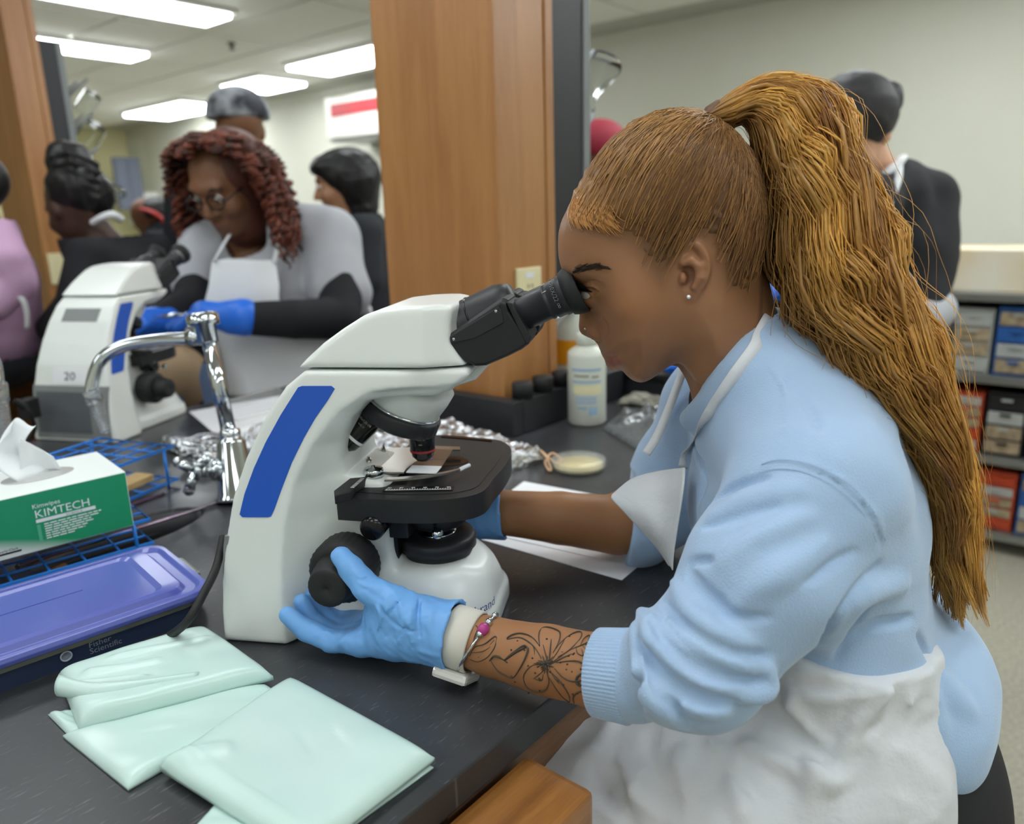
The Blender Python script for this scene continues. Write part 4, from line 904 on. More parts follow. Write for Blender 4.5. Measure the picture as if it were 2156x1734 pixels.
# crumpled foil and foil wrapped tray
m_foil = mat('foil', (200, 202, 205), .22, 1.0, bump=.9, bscale=60, bdist=.006, bdetail=4)
def crumple(name, c, r, seed, mt, sq=.5, amp=.3, sub=4):
    bm = bmesh.new(); bmesh.ops.create_icosphere(bm, subdivisions=sub, radius=1.0); rr_ = np.random.default_rng(seed); dirs = rr_.normal(size=(26, 3)); dirs /= np.linalg.norm(dirs, axis=1)[:, None]; off = rr_.uniform(.55, 1.0, 26)
    for v in bm.verts:
        d_ = np.array(v.co); s = min(1.25, min([off[i]/max(1e-3, d_@dirs[i]) for i in range(26) if d_@dirs[i] > .2] or [1.2])); s *= 1+amp*.25*sin(11*d_[0]+7*d_[1]*sin(5*d_[2])+seed)
        v.co = Vector((d_[0]*s*r[0], d_[1]*s*r[1], max(d_[2]*s*r[2], -r[2]*.92)))
    me = bpy.data.meshes.new(name); bm.to_mesh(me); bm.free(); o = new_obj(name, me, mt); lo_ = min(v.co.z for v in me.vertices); o.location = (c[0], c[1], c[2]-lo_); return o
q = Zh(420, 960, BZ+.02); tag(crumple('foil_ball', (q[0]+.02, q[1]+.03, BZ), (.055, .05, .03), 3, 'foil'), 'crumpled aluminium foil behind the tap handle', 'foil')
q = Zh(352, 940, BZ+.02); tag(crumple('foil_ball', (q[0]+.03, q[1]+.02, BZ), (.03, .05, .02), 6, 'foil'), 'small crumpled foil scrap at the far end of the blue rack', 'foil')
def foil_tray(px, label, H=.024):
    A, B_, C_, D_ = [Zh(u, v, BZ+H)[:2] for u, v in px]; n = 40; V = []; r = np.random.default_rng(2); hN = r.normal(size=(n, n))*.0016
    for j in range(n):
        for i in range(n):
            s, t = i/(n-1), j/(n-1); p = (A*(1-s)+B_*s)*(1-t)+(D_*(1-s)+C_*s)*t; ed = min(s, 1-s, t, 1-t)
            h = H+(.006*math.exp(-(ed/.04)**2) if ed > .02 else -.012*(1-ed/.02)-.004)+hN[j, i]+.003*sin(14*s+3*sin(9*t)); V.append((*p, BZ+max(h, .006)))
    k = n*n; V += [(v[0], v[1], BZ+.001) for v in V]
    F_ = [(j*n+i, j*n+i+1, (j+1)*n+i+1, (j+1)*n+i) for j in range(n-1) for i in range(n-1)]; F_ += [tuple(k+q for q in f)[::-1] for f in F_]
    rim = [i for i in range(n)]+[j*n+n-1 for j in range(1, n)]+[(n-1)*n+i for i in range(n-2, -1, -1)]+[j*n for j in range(n-2, 0, -1)]
    F_ += [(rim[i], k+rim[i], k+rim[(i+1) % len(rim)], rim[(i+1) % len(rim)]) for i in range(len(rim))]
    return tag(MB().add(V, F_, False).build('foil_tray', 'foil'), label, 'tray')
foil_tray([(1145, 948), (952, 884), (690, 925), (780, 1030)], 'shiny foil-wrapped tray lying behind the microscope stage')
foil_tray([(640, 905), (560, 885), (470, 930), (560, 975)], 'foil-wrapped white tray between the tap and the microscope arm', .02)
# rubber band
rbm = mat('rubber_tan', (208, 168, 130), .6)
o = MB(); lp = [Zh(u, v, BZ+h) for u, v, h in ((1138, 948, .022), (1150, 962, .02), (1160, 985, .006), (1156, 990, .004), (1148, 972, .012), (1160, 955, .02), (1172, 958, .016), (1182, 968, .012), (1172, 975, .010), (1158, 966, .014))]
o.tube(catmull(lp, 5, True), .0020, 8, closed=True); tag(o.build('rubber_band', 'rubber_tan'), 'tan rubber band between the foil tray and the petri dish', 'rubber band')
# petri dish
pc = Zh(1218, 985, BZ); pd = empty('petri_dish', (pc[0], pc[1], BZ), 'clear petri dish of pale yellow agar on the worktop', 'petri dish')
mat('clear_plastic', (236, 238, 232), .08, alpha=.13, spec=.6); mat('agar', (216, 198, 132), .25)
reparent(MB().lathe([(.0, .0005), (.0425, .0005), (.043, .001), (.043, .014), (.0418, .014), (.0418, .002), (0, .002)], (pc[0], pc[1], BZ), n=48).build('dish', 'clear_plastic'), pd)
reparent(MB().lathe([(0, .0022), (.0410, .0022), (.0410, .0085), (0, .0085)], (pc[0], pc[1], BZ), n=48).build('agar', 'agar'), pd)
reparent(MB().lathe([(0.0452, .005), (.0457, .005), (.0457, .0165), (.045, .0172), (0, .0172), (0, .0160), (.0446, .0160), (.0446, .005)], (pc[0], pc[1], BZ), n=48).build('lid', 'clear_plastic'), pd)
# bottle
bc = Zh(1236, 888, BZ); bt = empty('plastic_bottle', (bc[0], bc[1], BZ), 'translucent white plastic bottle with faded blue print beside the stoppers', 'bottle')
mat('milky_plastic', (222, 226, 214), .35, trans=.12, spec=.4)
R_ = .0385; HB = .150
reparent(MB().lathe([(0, 0), (R_*.9, 0), (R_, .005), (R_, HB-.012), (R_*.97, HB-.004), (R_*.7, HB+.004), (.018, HB+.008), (.018, HB+.012), (0, HB+.012)], (bc[0], bc[1], BZ), n=40).build('body', 'milky_plastic'), bt)
reparent(MB().lathe([(.0175, HB+.010), (.021, HB+.012), (.021, HB+.030), (.019, HB+.034), (0, HB+.034)], (bc[0], bc[1], BZ), n=40, ripple=.01, nr=20).build('cap', 'milky_plastic'), bt)
vd = -(bc-CAMP); va = atan2(vd[1], vd[0])
mat('faded_blue', (150, 180, 205), .5); mat('faded_ink', (150, 156, 132), .5); mat('pale_label', (226, 220, 178), .5)
def bpatch(a0, a1, z0, z1, mt, off=.0003, nm='faded_print'):
    n_ = max(3, int(abs(a1-a0)*10)); vs = []
    for z in (z0, z1):
        for i in range(n_+1):
            a = va+a0+(a1-a0)*i/n_; vs.append((bc[0]+(R_+off)*cos(a), bc[1]+(R_+off)*sin(a), BZ+z))
    reparent(MB().add(vs, [(i, i+1, n_+2+i, n_+1+i) for i in range(n_)], True).build(nm, mt), bt)
for a0, a1, z0, z1, mt in ((-.85, .8, .112, .117, 'faded_blue'), (-.7, .1, .1005, .105, 'faded_ink'), (.25, .65, .099, .103, 'faded_ink'), (-.8, .8, .089, .0925, 'faded_blue'), (-.6, .5, .058, .061, 'faded_blue'), (-.6, .5, .0525, .0555, 'faded_blue'), (-.55, .5, .047, .050, 'faded_blue'), (.1, .55, .024, .040, 'faded_blue'), (-.5, 0, .036, .040, 'faded_blue')): bpatch(a0, a1, z0, z1, mt)
bpatch(-.75, .85, .066, .084, 'pale_label', .0002, 'label')
# papers
def sheet(px, label, z=.0008, corners=None):
    q = [np.array([*Zh(u, v, BZ+z)[:2]]) for u, v in px] if corners is None else [np.array(c) for c in corners]; k = len(q)
    vs = [(*a, BZ+z-.0006) for a in q]+[(*a, BZ+z) for a in q]
    o = MB().add(vs, [tuple(range(k))[::-1], tuple(range(k, 2*k))]+[(i, (i+1) % k, k+(i+1) % k, k+i) for i in range(k)]).build('paper_sheet', 'paper'); return tag(o, label, 'paper', 'paper sheets')
sheet(None, 'white paper sheet under the far forearm, reaching the worktop edge', .0008, [(.703, .431), (.905, .446), (.885, .722), (.690, .705)])
sheet(None, 'second white paper sheet poking out beyond the far forearm', .0017, [(.735, .470), (.930, .505), (.900, .735), (.705, .690)])
sheet([(398, 866), (592, 832), (640, 870), (455, 915)], 'white paper sheet on the far side of the bench behind the tap', .0008)
sheet([(470, 905), (600, 868), (640, 900), (520, 945)], 'white paper sheet on the bench just left of the microscope arm', .0012)
# clear tray with papers at the far side
tr_ = empty('clear_tray', (*Zh(540, 850, BZ)[:2], BZ), 'shallow clear plastic tray on the far side of the bench', 'tray')
A, B_, C_, D_ = [np.array([*Zh(u, v, BZ)[:2]]) for u, v in ((455, 870), (585, 836), (640, 868), (500, 905))]
o = MB(); 
for a, b_ in ((A, B_), (B_, C_), (C_, D_), (D_, A)): o.tube([(*a, BZ+.022), (*b_, BZ+.022)], .0035, 8)
reparent(o.build('rim', 'clear_plastic'), tr_)
o = MB()
for a, b_ in ((A, B_), (B_, C_), (C_, D_), (D_, A)): o.add([(*a, BZ+.002), (*b_, BZ+.002), (*b_, BZ+.022), (*a, BZ+.022)], [(0, 1, 2, 3)])
reparent(solid(o.build('side', 'clear_plastic'), .0012), tr_)
# crumpled clear film and paper near the sink
m = mat('clear_film', (120, 124, 126), .12, alpha=.45, spec=.8, bump=.8, bscale=26, bdist=.008)
q = Zh(1360, 910, BZ); o = film_pad('clear_film', [q2(1270, 905, BZ), q2(1330, 845, BZ), q2(1440, 850, BZ), q2(1400, 985, BZ)], .012, 21, '', folds=[(.2, .2, .8, .7, .012, .06), (.1, .8, .9, .3, .010, .05), (.5, .0, .6, 1., .008, .04)], n=30); tag(o, 'crumpled clear plastic film on the worktop beside the white bottle', 'plastic film')
mat('grey_towel', (160, 156, 142), .9, var=(60, 60, 56), vscale=60)
q = Zh(1335, 868, BZ); tag(crumple('paper_towel', (q[0]+.03, q[1], BZ), (.055, .04, .022), 9, 'grey_towel'), 'crumpled speckled grey paper towel behind the white bottle', 'paper towel')
# things at the end sink: chrome spout, white jug with orange label
e = empty('sink_tap', (1.72, 1.07, BZ), 'chrome spout over the end sink seen past the nose', 'tap')
reparent(MB().lathe([(.03, 0), (.026, .01), (.016, .03), (.014, .22), (0, .225)], (1.72, 1.075, BZ), n=20).build('tap_base', 'chrome'), e)
reparent(MB().tube(catmull([(1.72, 1.075, BZ+.215), P(1120, 693, 1.86), P(1170, 689, 1.80), P(1225, 685, 1.74)], 6), .011, 14).build('spout', 'chrome'), e)
jc = P(1213, 800, 1.78); jg = empty('plastic_jug', (jc[0], jc[1], BZ), 'white plastic jug with an orange label behind the bottle', 'jug')
mat('orange_label', (232, 160, 24), .5)
reparent(MB().lathe([(0, 0), (.05, 0), (.055, .008), (.055, .15), (.048, .17), (.022, .19), (.020, .21), (0, .21)], (jc[0], jc[1], BZ), n=28).build('body', 'milky_plastic'), jg)
lx_ = P(1192, 735, 1.70); vv = CAMP-jc; aa = atan2(vv[1], vv[0]); vs = []
for z in (.085, .140):
    for k in range(25): a = aa-1.1+2.2*k/24; vs.append((jc[0]+.0562*cos(a), jc[1]+.0562*sin(a), BZ+z))
reparent(MB().add(vs, [(i, i+1, 26+i, 25+i) for i in range(24)], True).build('label', 'orange_label'), jg)
# glassware on the pegs
m, nt, b = node_mat('thin_glass'); MATS['thin_glass'] = m; L = nt.links.new
tb = nt.nodes.new('ShaderNodeBsdfTransparent'); tb.inputs[0].default_value = (.93, .95, .95, 1); gb = nt.nodes.new('ShaderNodeBsdfGlossy'); gb.inputs['Roughness'].default_value = .03; lw = nt.nodes.new('ShaderNodeLayerWeight'); lw.inputs['Blend'].default_value = .18
mm = nt.nodes.new('ShaderNodeMixShader'); L(lw.outputs['Fresnel'], mm.inputs[0]); L(tb.outputs[0], mm.inputs[1]); L(gb.outputs[0], mm.inputs[2]); L(mm.outputs[0], nt.nodes['Material Output'].inputs['Surface'])
def flask(base, ax, s, label, kind='flask'):
    ax = np.array(ax, float); ax /= np.linalg.norm(ax)
    if kind == 'flask': pr = [(.0, 0), (.038, 0), (.042, .004), (.042, .010), (.016, .075), (.013, .085), (.013, .115), (.017, .118)]
    else: pr = [(0, 0), (.032, 0), (.036, .004), (.036, .088), (.039, .092)]
    o = MB().lathe([(r*s, h*s) for r, h in pr], base, ax, 32).build('glass_'+kind, 'thin_glass'); return tag(o, label, kind)
pz = P(1262, 190, 1.72)
flask(pz+np.array([.02, 0, .06]), (-.55, 0, -.84), 1.0, 'glass flask hanging on the peg rack right of the middle column')
# column and rack on the back bench
def xy(u, v, Y): return PL(u, v, (0, Y, 0), ey)
cx0 = xy(82, 480, 3.36)[0]; cx1 = xy(146, 480, 3.36)[0]
column(cx0, cx1, 3.36, 3.72, .92, 'wood-clad column on the back bench at the left edge', 'peg drying rack with glassware on the left wooden column', 2.02, .06)
fk = PL(190, 290, (0, 3.45, 0), ey); flask(fk+np.array([.03, 0, .05]), (-.6, 0, -.8), 1.25, 'upper glass beaker hanging on the left peg rack', 'beaker')
fk = PL(185, 225, (0, 3.45, 0), ey); flask(fk+np.array([.03, 0, .05]), (-.6, 0, -.8), 1.0, 'glass beaker hanging higher on the left peg rack', 'beaker')
fk = PL(232, 420, (0, 3.45, 0), ey); flask(fk+np.array([.03, 0, .05]), (-.6, 0, -.8), 1.2, 'glass flask hanging low on the left peg rack behind the bun hairstyle')
oc = empty('power_outlet', xy(125, 590, 3.355), 'cream power outlet on the left wooden column', 'outlet')
qo = xy(126, 565, 3.36); reparent(MB().box((qo[0]-.04, 3.352, qo[2]-.06), (qo[0]+.04, 3.36, qo[2]+.06), .003).build('plate', 'outlet_cream'), oc); reparent(MB().box((qo[0]-.012, 3.350, qo[2]-.03), (qo[0]+.012, 3.352, qo[2]+.03)).build('socket', 'outlet_cream'), oc)
# clutter on the back bench
Zb = .9203
sh_ = [Zh(u, v, Zb) for u, v in ((-40, 762), (95, 745), (85, 722), (-40, 730))]
o = MB().add([(*a[:2], .9202) for a in sh_]+[(*a[:2], .926) for a in sh_], [(3, 2, 1, 0), (4, 5, 6, 7), (0, 1, 5, 4), (1, 2, 6, 5), (2, 3, 7, 6), (3, 0, 4, 7)]).build('paper_pad', 'paper'); tag(o, 'white paper pad along the edge of the back bench', 'paper')
for k, (u, v) in enumerate(((15, 700), (48, 705), (30, 685), (62, 690))):
    q = Zh(u, v, .92); o = MB().lathe([(0, 0), (.045, 0), (.046, .002), (.046, .014), (.044, .016), (0, .016)], (q[0], q[1], .9201), n=24).build('petri_dish', 'clear_plastic' if k % 2 else 'agar'); tag(o, ['petri dish nearest the left edge on the back bench', 'clear petri dish in front on the back bench', 'yellow petri dish at the back of the back bench cluster', 'clear petri dish next to the left column foot'][k], 'petri dish', 'petri dishes on the back bench')
# ================================================================ slide cabinets on the shelf unit
cols = {'blue': (44, 92, 160), 'navy': (30, 46, 88), 'black': (34, 34, 36), 'red': (186, 70, 40), 'grey': (160, 166, 164), 'clear': (196, 206, 214), 'olive': (150, 138, 50)}
for k_, c_ in cols.items(): mat('tray_'+k_, c_, .4)
mat('tray_fill', (186, 170, 140), .6, var=(120, 100, 80), vscale=40); mat('tray_clear', (200, 204, 200), .2, trans=.3)
lay = {0: ['navy', 'blue', 'blue', 'red', 'blue', 'navy', 'navy', 'blue'], 1: ['black', 'navy', 'red', 'black', 'navy', 'red', 'black', 'blue'], 2: ['olive', 'blue', 'clear', 'blue', 'black', 'clear', 'blue', 'grey']}
zt_ = [.085, .385, .695]; nm_ = {0: 'bottom', 1: 'middle', 2: 'top'}
pos_ = ['first', 'second', 'third', 'fourth', 'fifth', 'sixth', 'seventh', 'eighth']
for lv in range(3):
    for c in range(8):
        y1 = .86-c*.142; y0 = y1-.130; z0 = zt_[lv]; hh = .235+.02*((c*7+lv) % 3)/2; col = lay[lv][c]
        e = empty('slide_cabinet', (SX+.2, (y0+y1)/2, z0), f'{col} plastic drawer cabinet, {pos_[c]} from the left on the {nm_[lv]} shelf', 'drawer cabinet', 'drawer cabinets on the metal shelf')
        reparent(MB().box((SX+.035, y0, z0), (SX+.36, y1, z0+hh), .003).build('case', 'tray_'+col), e)
        nd = 4 if (c+lv) % 3 else 5
        for d_ in range(nd):
            za = z0+.012+d_*(hh-.02)/nd; zb_ = za+(hh-.02)/nd-.010
            t_ = MB().box((SX+.026, y0+.008, za), (SX+.036, y1-.008, zb_), .002).build('tray_front', ('tray_fill', 'tray_clear', 'tray_'+col, 'tray_fill')[(d_+c*2+lv) % 4]); reparent(t_, e)
            reparent(MB().box((SX+.016, (y0+y1)/2-.018, zb_-.012), (SX+.026, (y0+y1)/2+.018, zb_-.004)).build('tray_handle', 'tray_'+col if (d_+c) % 2 else 'tray_clear'), e)
# ================================================================ the seated person (local frame of the microscope: x towards her back, y towards the photographer, z above the worktop)
mat('skin', (146, 106, 76), .48, attr='col', sss=.12, bump=.12, bscale=420, bdist=.0006, spec=.4)
mat('sweatshirt_blue', (164, 190, 220), .9, bump=.6, bscale=700, bdist=.0008, sheen=.3, var=(160, 187, 219), vscale=45)
mat('apron_white', (212, 215, 219), .7, bump=.6, bscale=45, bdist=.004, bdetail=4, spec=.3)
def crumple_bump(name, sc, dist, st):
    m = MATS[name]; nt = m.node_tree; L = nt.links.new; b = nt.nodes['Principled BSDF']; t = nt.nodes.new('ShaderNodeTexCoord'); n = nt.nodes.new('ShaderNodeTexNoise'); n.noise_type = 'RIDGED_MULTIFRACTAL'
    n.inputs['Scale'].default_value = sc; n.inputs['Detail'].default_value = 3.; n.inputs['Distortion'].default_value = .6; L(t.outputs['Object'], n.inputs['Vector'])
    bp = nt.nodes.new('ShaderNodeBump'); bp.inputs['Strength'].default_value = st; bp.inputs['Distance'].default_value = dist; L(n.outputs['Fac'], bp.inputs['Height']); L(bp.outputs[0], b.inputs['Normal'])
mat('leggings_black', (22, 22, 25), .8, bump=.2, bscale=300)
mat('shirt_black', (20, 21, 23), .8)
mat('hair_strand', (130, 90, 45), .36, attr='col', spec=.4)
def toL(p): q = np.asarray(p)-MO; return np.array([q@mx_, q@mn, q[2]])
def dirL(r): return np.array([r@mx_, r@mn, r[2]])
CL = toL(CAMP)
def W(u, v, y):
    r = dirL(ray(u, v)); t = (y-CL[1])/r[1]; return CL+r*t
def toW(V): V = np.asarray(V); return MO+V[:, :1]*mx_+V[:, 1:2]*mn+V[:, 2:3]*np.array([0, 0, 1.0])
def pxL(V):
    """local points -> pixel of the photograph"""
    q = toW(V)-CAMP; d = q@fw; return CX+FPX*(q@rt)/d, CY-FPX*(q@up)/d
def surf(g, u, v, t0=.45, t1=1.1, n=400):
    r = dirL(ray(u, v)); t = np.linspace(t0, t1, n)[:, None]; p = CL+r*t; ix = np.rint((p-g.lo)/g.h).astype(int); ok = ((ix >= 0) & (ix < g.n)).all(1)
    f = np.full(n, 1.0); f[ok] = g.F[ix[ok, 0], ix[ok, 1], ix[ok, 2]]; k = np.argmax(f < 0)
    if f[k] >= 0: return None
    a = f[k-1] if k else 0; return p[k]-(p[k]-p[k-1])*(-f[k]/(a-f[k]+1e-9) if a > 0 else 0)
def crease(g, px, r, k=.006, sub=False, push=0., n=5):
    q = [surf(g, u, v) for u, v in px]; q = [a for a in q if a is not None]
    if len(q) < 2: return
    c = [a+dirL(fw)*push for a in catmull(q, n)]; m_ = len(c); g.tube(c, [r*(.35+.65*sin(pi*(i+.5)/m_)) for i in range(m_)], k, sub=sub, kin=0)
def lmesh(name, V, Q_, m, par, cols=None):
    o = new_obj(name, np_mesh(name, toW(V), Q_[:, ::-1].copy(), cols=cols), m); reparent(o, par); return o
def tubes_np(P_, rad, sides=3):
    """many tapered strands at once: P_ (N,K,3), rad (N,K)"""
    N, K, _ = P_.shape; T = np.gradient(P_, axis=1); T /= np.linalg.norm(T, axis=2, keepdims=True)+1e-12
    ref = np.array([.3, .9, .2]); A = np.cross(T, ref); A /= np.linalg.norm(A, axis=2, keepdims=True)+1e-9; B = np.cross(T, A)
    ang = 2*pi*np.arange(sides)/sides; V = P_[:, :, None, :]+rad[:, :, None, None]*(np.cos(ang)[None, None, :, None]*A[:, :, None, :]+np.sin(ang)[None, None, :, None]*B[:, :, None, :])
    idx = np.arange(N*K*sides).reshape(N, K, sides); a = idx[:, :-1, :]; b = np.roll(a, -1, 2); c = np.roll(idx[:, 1:, :], -1, 2); d = idx[:, 1:, :]
    return V.reshape(-1, 3), np.stack([a, b, c, d], -1).reshape(-1, 4)
def strands(name, P_, rad, col, par, sides=3, m='hair_strand', local=True):
    N, K, _ = P_.shape; V, Q_ = tubes_np(P_, rad, sides); c = np.repeat((col if col.ndim == 3 else np.repeat(col[:, None, :], K, 1)).reshape(-1, 3), sides, 0)
    if local: V = toW(V)
    o = new_obj(name, np_mesh(name, V, Q_, cols=c), m); reparent(o, par); return o
def LN(c): return np.array(lin(c))
who = empty('person', toW(np.array([[.58, 0, 0]]))[0]*np.array([1, 1, 0]), 'seated person in a pale blue sweatshirt with a long golden ponytail, looking into the microscope', 'person')
# ---------------------------------------------------------------- head and neck
pts_face = [(1490, 252), (1440, 240), (1370, 248), (1300, 285), (1250, 340), (1215, 400), (1195, 440), (1182, 470), (1177, 505), (1179, 540), (1186, 566), (1199, 588), (1220, 615), (1238, 655), (1250, 690), (1257, 714), (1260, 728), (1265, 739), (1272, 747), (1281, 751), (1283, 757), (1287, 766), (1297, 772), (1309, 776), (1318, 786), (1331, 796), (1348, 801), (1366, 797), (1395, 779), (1416, 762), (1436, 757), (1480, 790), (1560, 760), (1590, 640), (1592, 580), (1602, 520), (1607, 460), (1600, 400), (1580, 340), (1540, 288)]
HPx = [tuple(MS(u, v, 0)) for u, v in pts_face]
HPx = [(p[0], p[1]) for p in catmull([np.array((*p, 0)) for p in HPx], 3, True)]
g = Grid((.255, -.094, .175), (.545, .094, .512), .0016)
X2, Z2 = g.ax[0][:, None], g.ax[2][None, :]
d2 = poly_sdf(HPx, X2, Z2); D = np.maximum(-d2, 0)
def blob(u, v, ru, rv, rot=0.):
    x, z = MS(u, v, .05); s_ = .70/1620; c, s = cos(rot), sin(rot); dx, dz = (X2-x), (Z2-z); return np.exp(-(((c*dx+s*dz)/(ru*s_))**2+((-s*dx+c*dz)/(rv*s_))**2))
x_f = MS(1290, 640, 0)[0]
face = 1/(1+np.exp((X2-x_f)/.014))/(1+np.exp(np.clip((Z2-MS(1300, 455, 0)[1])/.009, -30, 30)))
Wm = .0735-.006*face
Wm = Wm-.010*blob(1340, 780, 90, 60)            # narrower chin
Wm = Wm+.003*blob(1330, 640, 60, 50)-.0035*blob(1300, 520, 60, 60)-.004*blob(1395, 690, 60, 60)+.0035*blob(1420, 735, 50, 30, .5)
lowf = np.clip(1.25*blob(1255, 700, 75, 110), 0, 1); t = np.clip(D/(.062-.018*face*(1-lowf)-.004*lowf), 0, 1); pw = 2.0+.5*face*(1-lowf)-.38*lowf
w = Wm*np.power(np.clip(1-np.power(1-t, pw), 0, 1), 1/pw)
w = w-.0075*blob(1232, 612, 26, 22)+.0035*blob(1215, 572, 34, 14, -.3)-.0022*blob(1300, 738, 16, 18)   # eye hollow, brow, mouth corner
w = w+.0025*blob(1300, 655, 30, 26)
w = np.maximum(w, 0.0)
gw = np.gradient(w, g.h); nr_ = np.sqrt(1+np.minimum(gw[0]**2+gw[1]**2, 16))
head = np.maximum(d2[:, None, :]*.9, (np.abs(g.ax[1][None, :, None])-w[:, None, :])/nr_[:, None, :])
g.F = head.astype(np.float32); headF = g.F.copy()
g.noise(0, [1]) if False else None
# neck
g.tube([W(1505, 610, 0), W(1538, 725, 0), W(1584, 845, 0)], [.046, .0475, .048], .02)
g.tube([W(1495, 640, .05), W(1500, 760, .035), W(1490, 850, .015)], [.010, .012, .010], .02)
# nose
npoly = [MS(u, v, 0) for u, v in ((1200, 592), (1214, 618), (1221, 645), (1220, 668), (1218, 687), (1222, 701), (1236, 709), (1256, 713), (1290, 715), (1300, 660), (1270, 600), (1220, 580))]
dn = poly_sdf(npoly, X2, Z2); tn = np.clip(-dn/.013, 0, 1); wn = (.0105+.0075*blob(1250, 692, 40, 30)+.006*blob(1275, 660, 40, 50))*np.sqrt(np.clip(1-(1-tn)**2, 0, 1))
nose = np.maximum(dn[:, None, :], (np.abs(g.ax[1][None, :, None])-wn[:, None, :])*.6)
g.F = smin(g.F, nose.astype(np.float32), .009)
for sg in (1, -1):
    g.ell(W(1262, 694, .0)+np.array([0, sg*.0150, 0]), (.0105, .0080, .0085), .003)
    g.ell(W(1248, 709, 0)+np.array([0, sg*.0075, -.001]), (.0055, .0032, .0028), .002, sub=True)
# lips
for (c0, c1, r0) in (((1284, 744), (1306, 746), .0060), ((1293, 762), (1308, 752), .0070)):
    a = W(*c0, 0); b_ = W(*c1, 0); arc = [np.array([a[0]+(b_[0]-a[0])*abs(s)**2, s*.023, a[2]+(b_[2]-a[2])*abs(s)**2]) for s in np.linspace(-1, 1, 9)]
    g.tube(arc, [r0*(1-.65*abs(s)**2) for s in np.linspace(-1, 1, 9)], .004)
a = W(1284, 752, 0); b_ = W(1304, 749, 0); g.tube([np.array([a[0]-.002+(b_[0]-a[0])*abs(s)**2, s*.024, a[2]+(b_[2]-a[2])*abs(s)**2]) for s in np.linspace(-1, 1, 9)], .0009, .0015, sub=True)
# eye openings, lids
EC = W(1246, 611, 0); EY = .0290
for sg in (1, -1):
    c = EC+np.array([.0015, sg*EY, 0]); g.ell(c, (.0132, .0132, .0132), .004)
    g.ell(c+np.array([-.0085, sg*.0088, -.0010]), (.0090, .0075, .0036), .0015, sub=True)
# ears
epx = [(1428, 560), (1424, 528), (1436, 511), (1455, 503), (1477, 511), (1494, 538), (1497, 566), (1489, 596), (1478, 615), (1466, 631), (1452, 635), (1440, 629), (1434, 612), (1432, 590)]
ep = [MS(u, v, .075) for u, v in epx]; ep = [(p[0], p[1]) for p in catmull([np.array((*p, 0)) for p in ep], 3, True)]
de = poly_sdf(ep, X2, Z2); ex0, ez0 = MS(1432, 570, .075)
ye = .0665+.30*np.maximum(X2-ex0, 0)+.10*np.maximum(Z2-ez0, 0)
rim = -.0055*np.clip((-de-.0055)/.004, 0, 1)*(Z2 > MS(1450, 612, .075)[1])
for sg in (1, -1):
    yy = sg*g.ax[1][None, :, None]-ye[:, None, :]
    e_ = smax(de[:, None, :], np.maximum(yy-(.0050+rim)[:, None, :], -(yy+.006))*.9, .0035)
    g.F = smin(g.F, e_.astype(np.float32), .003)
    c = W(1452, 577, .075); c[1] = sg*(.0790); g.ell(c, (.0105, .010, .0130), .004, sub=True)
    q = [W(u, v, .078) for u, v in ((1440, 555), (1455, 548), (1470, 560), (1473, 585), (1462, 605))]; g.tube([np.array([p[0], sg*(.0745+.3*max(p[0]-ex0, 0)*.6), p[2]]) for p in q], .0030, .004)
    q = W(1437, 585, .07); g.ell(np.array([q[0], sg*.0735, q[2]]), (.0035, .005, .0055), .003)
headfull = g
crease(g, [(1232, 604), (1247, 600), (1264, 611)], .0022, .0015); crease(g, [(1238, 622), (1252, 624), (1266, 616)], .0015, .0015)
crease(g, [(1234, 594), (1252, 591), (1270, 602)], .0011, .0015, sub=True)
crease(g, [(1268, 672), (1279, 686), (1278, 705)], .0014, .0025, sub=True)
crease(g, [(1284, 753), (1293, 750), (1304, 747)], .0008, .0012, sub=True)
V, Q_ = g.mesh(1); U_, V_ = pxL(V)
hair_poly = [(1180, 462), (1190, 480), (1215, 490), (1245, 492), (1275, 484), (1305, 488), (1340, 510), (1362, 545), (1378, 582), (1392, 600), (1402, 575), (1416, 535), (1440, 500), (1475, 490), (1508, 520), (1520, 570), (1528, 610), (1560, 640), (1600, 660), (1700, 500), (1650, 250), (1480, 180), (1250, 250), (1150, 400)]
hp_ = np.array(hair_poly, float); dh = poly_sdf(hair_poly, U_, V_)
skin = LN((154, 110, 78)); cols = np.tile(skin, (len(V), 1))
def tint(u, v, ru, rv, c, a):
    f = (a*np.exp(-(((U_-u)/ru)**2+((V_-v)/rv)**2)))[:, None]; cols[:] = cols*(1-f)+LN(c)*f
tint(1330, 640, 70, 60, (172, 116, 72), .35); tint(1190, 520, 50, 50, (160, 112, 80), .3); tint(1262, 692, 18, 18, (146, 92, 70), .5); tint(1450, 590, 26, 40, (140, 88, 66), .4)
lip = (np.exp(-(((U_-1294)/16)**2+((V_-762)/9)**2)**2)+.45*np.exp(-(((U_-1286)/15)**2+((V_-744)/6)**2)**2))[:, None]; lip = np.clip(lip, 0, 1)*.9; cols[:] = cols*(1-lip)+LN((148, 84, 78))*lip
sc_ = 1/(1+np.exp(np.clip(dh/14, -30, 30)))[:, None]; cols[:] = cols*(1-.85*sc_)+LN((104, 72, 44))*.85*sc_
headV, headQ, headC = V, Q_, cols
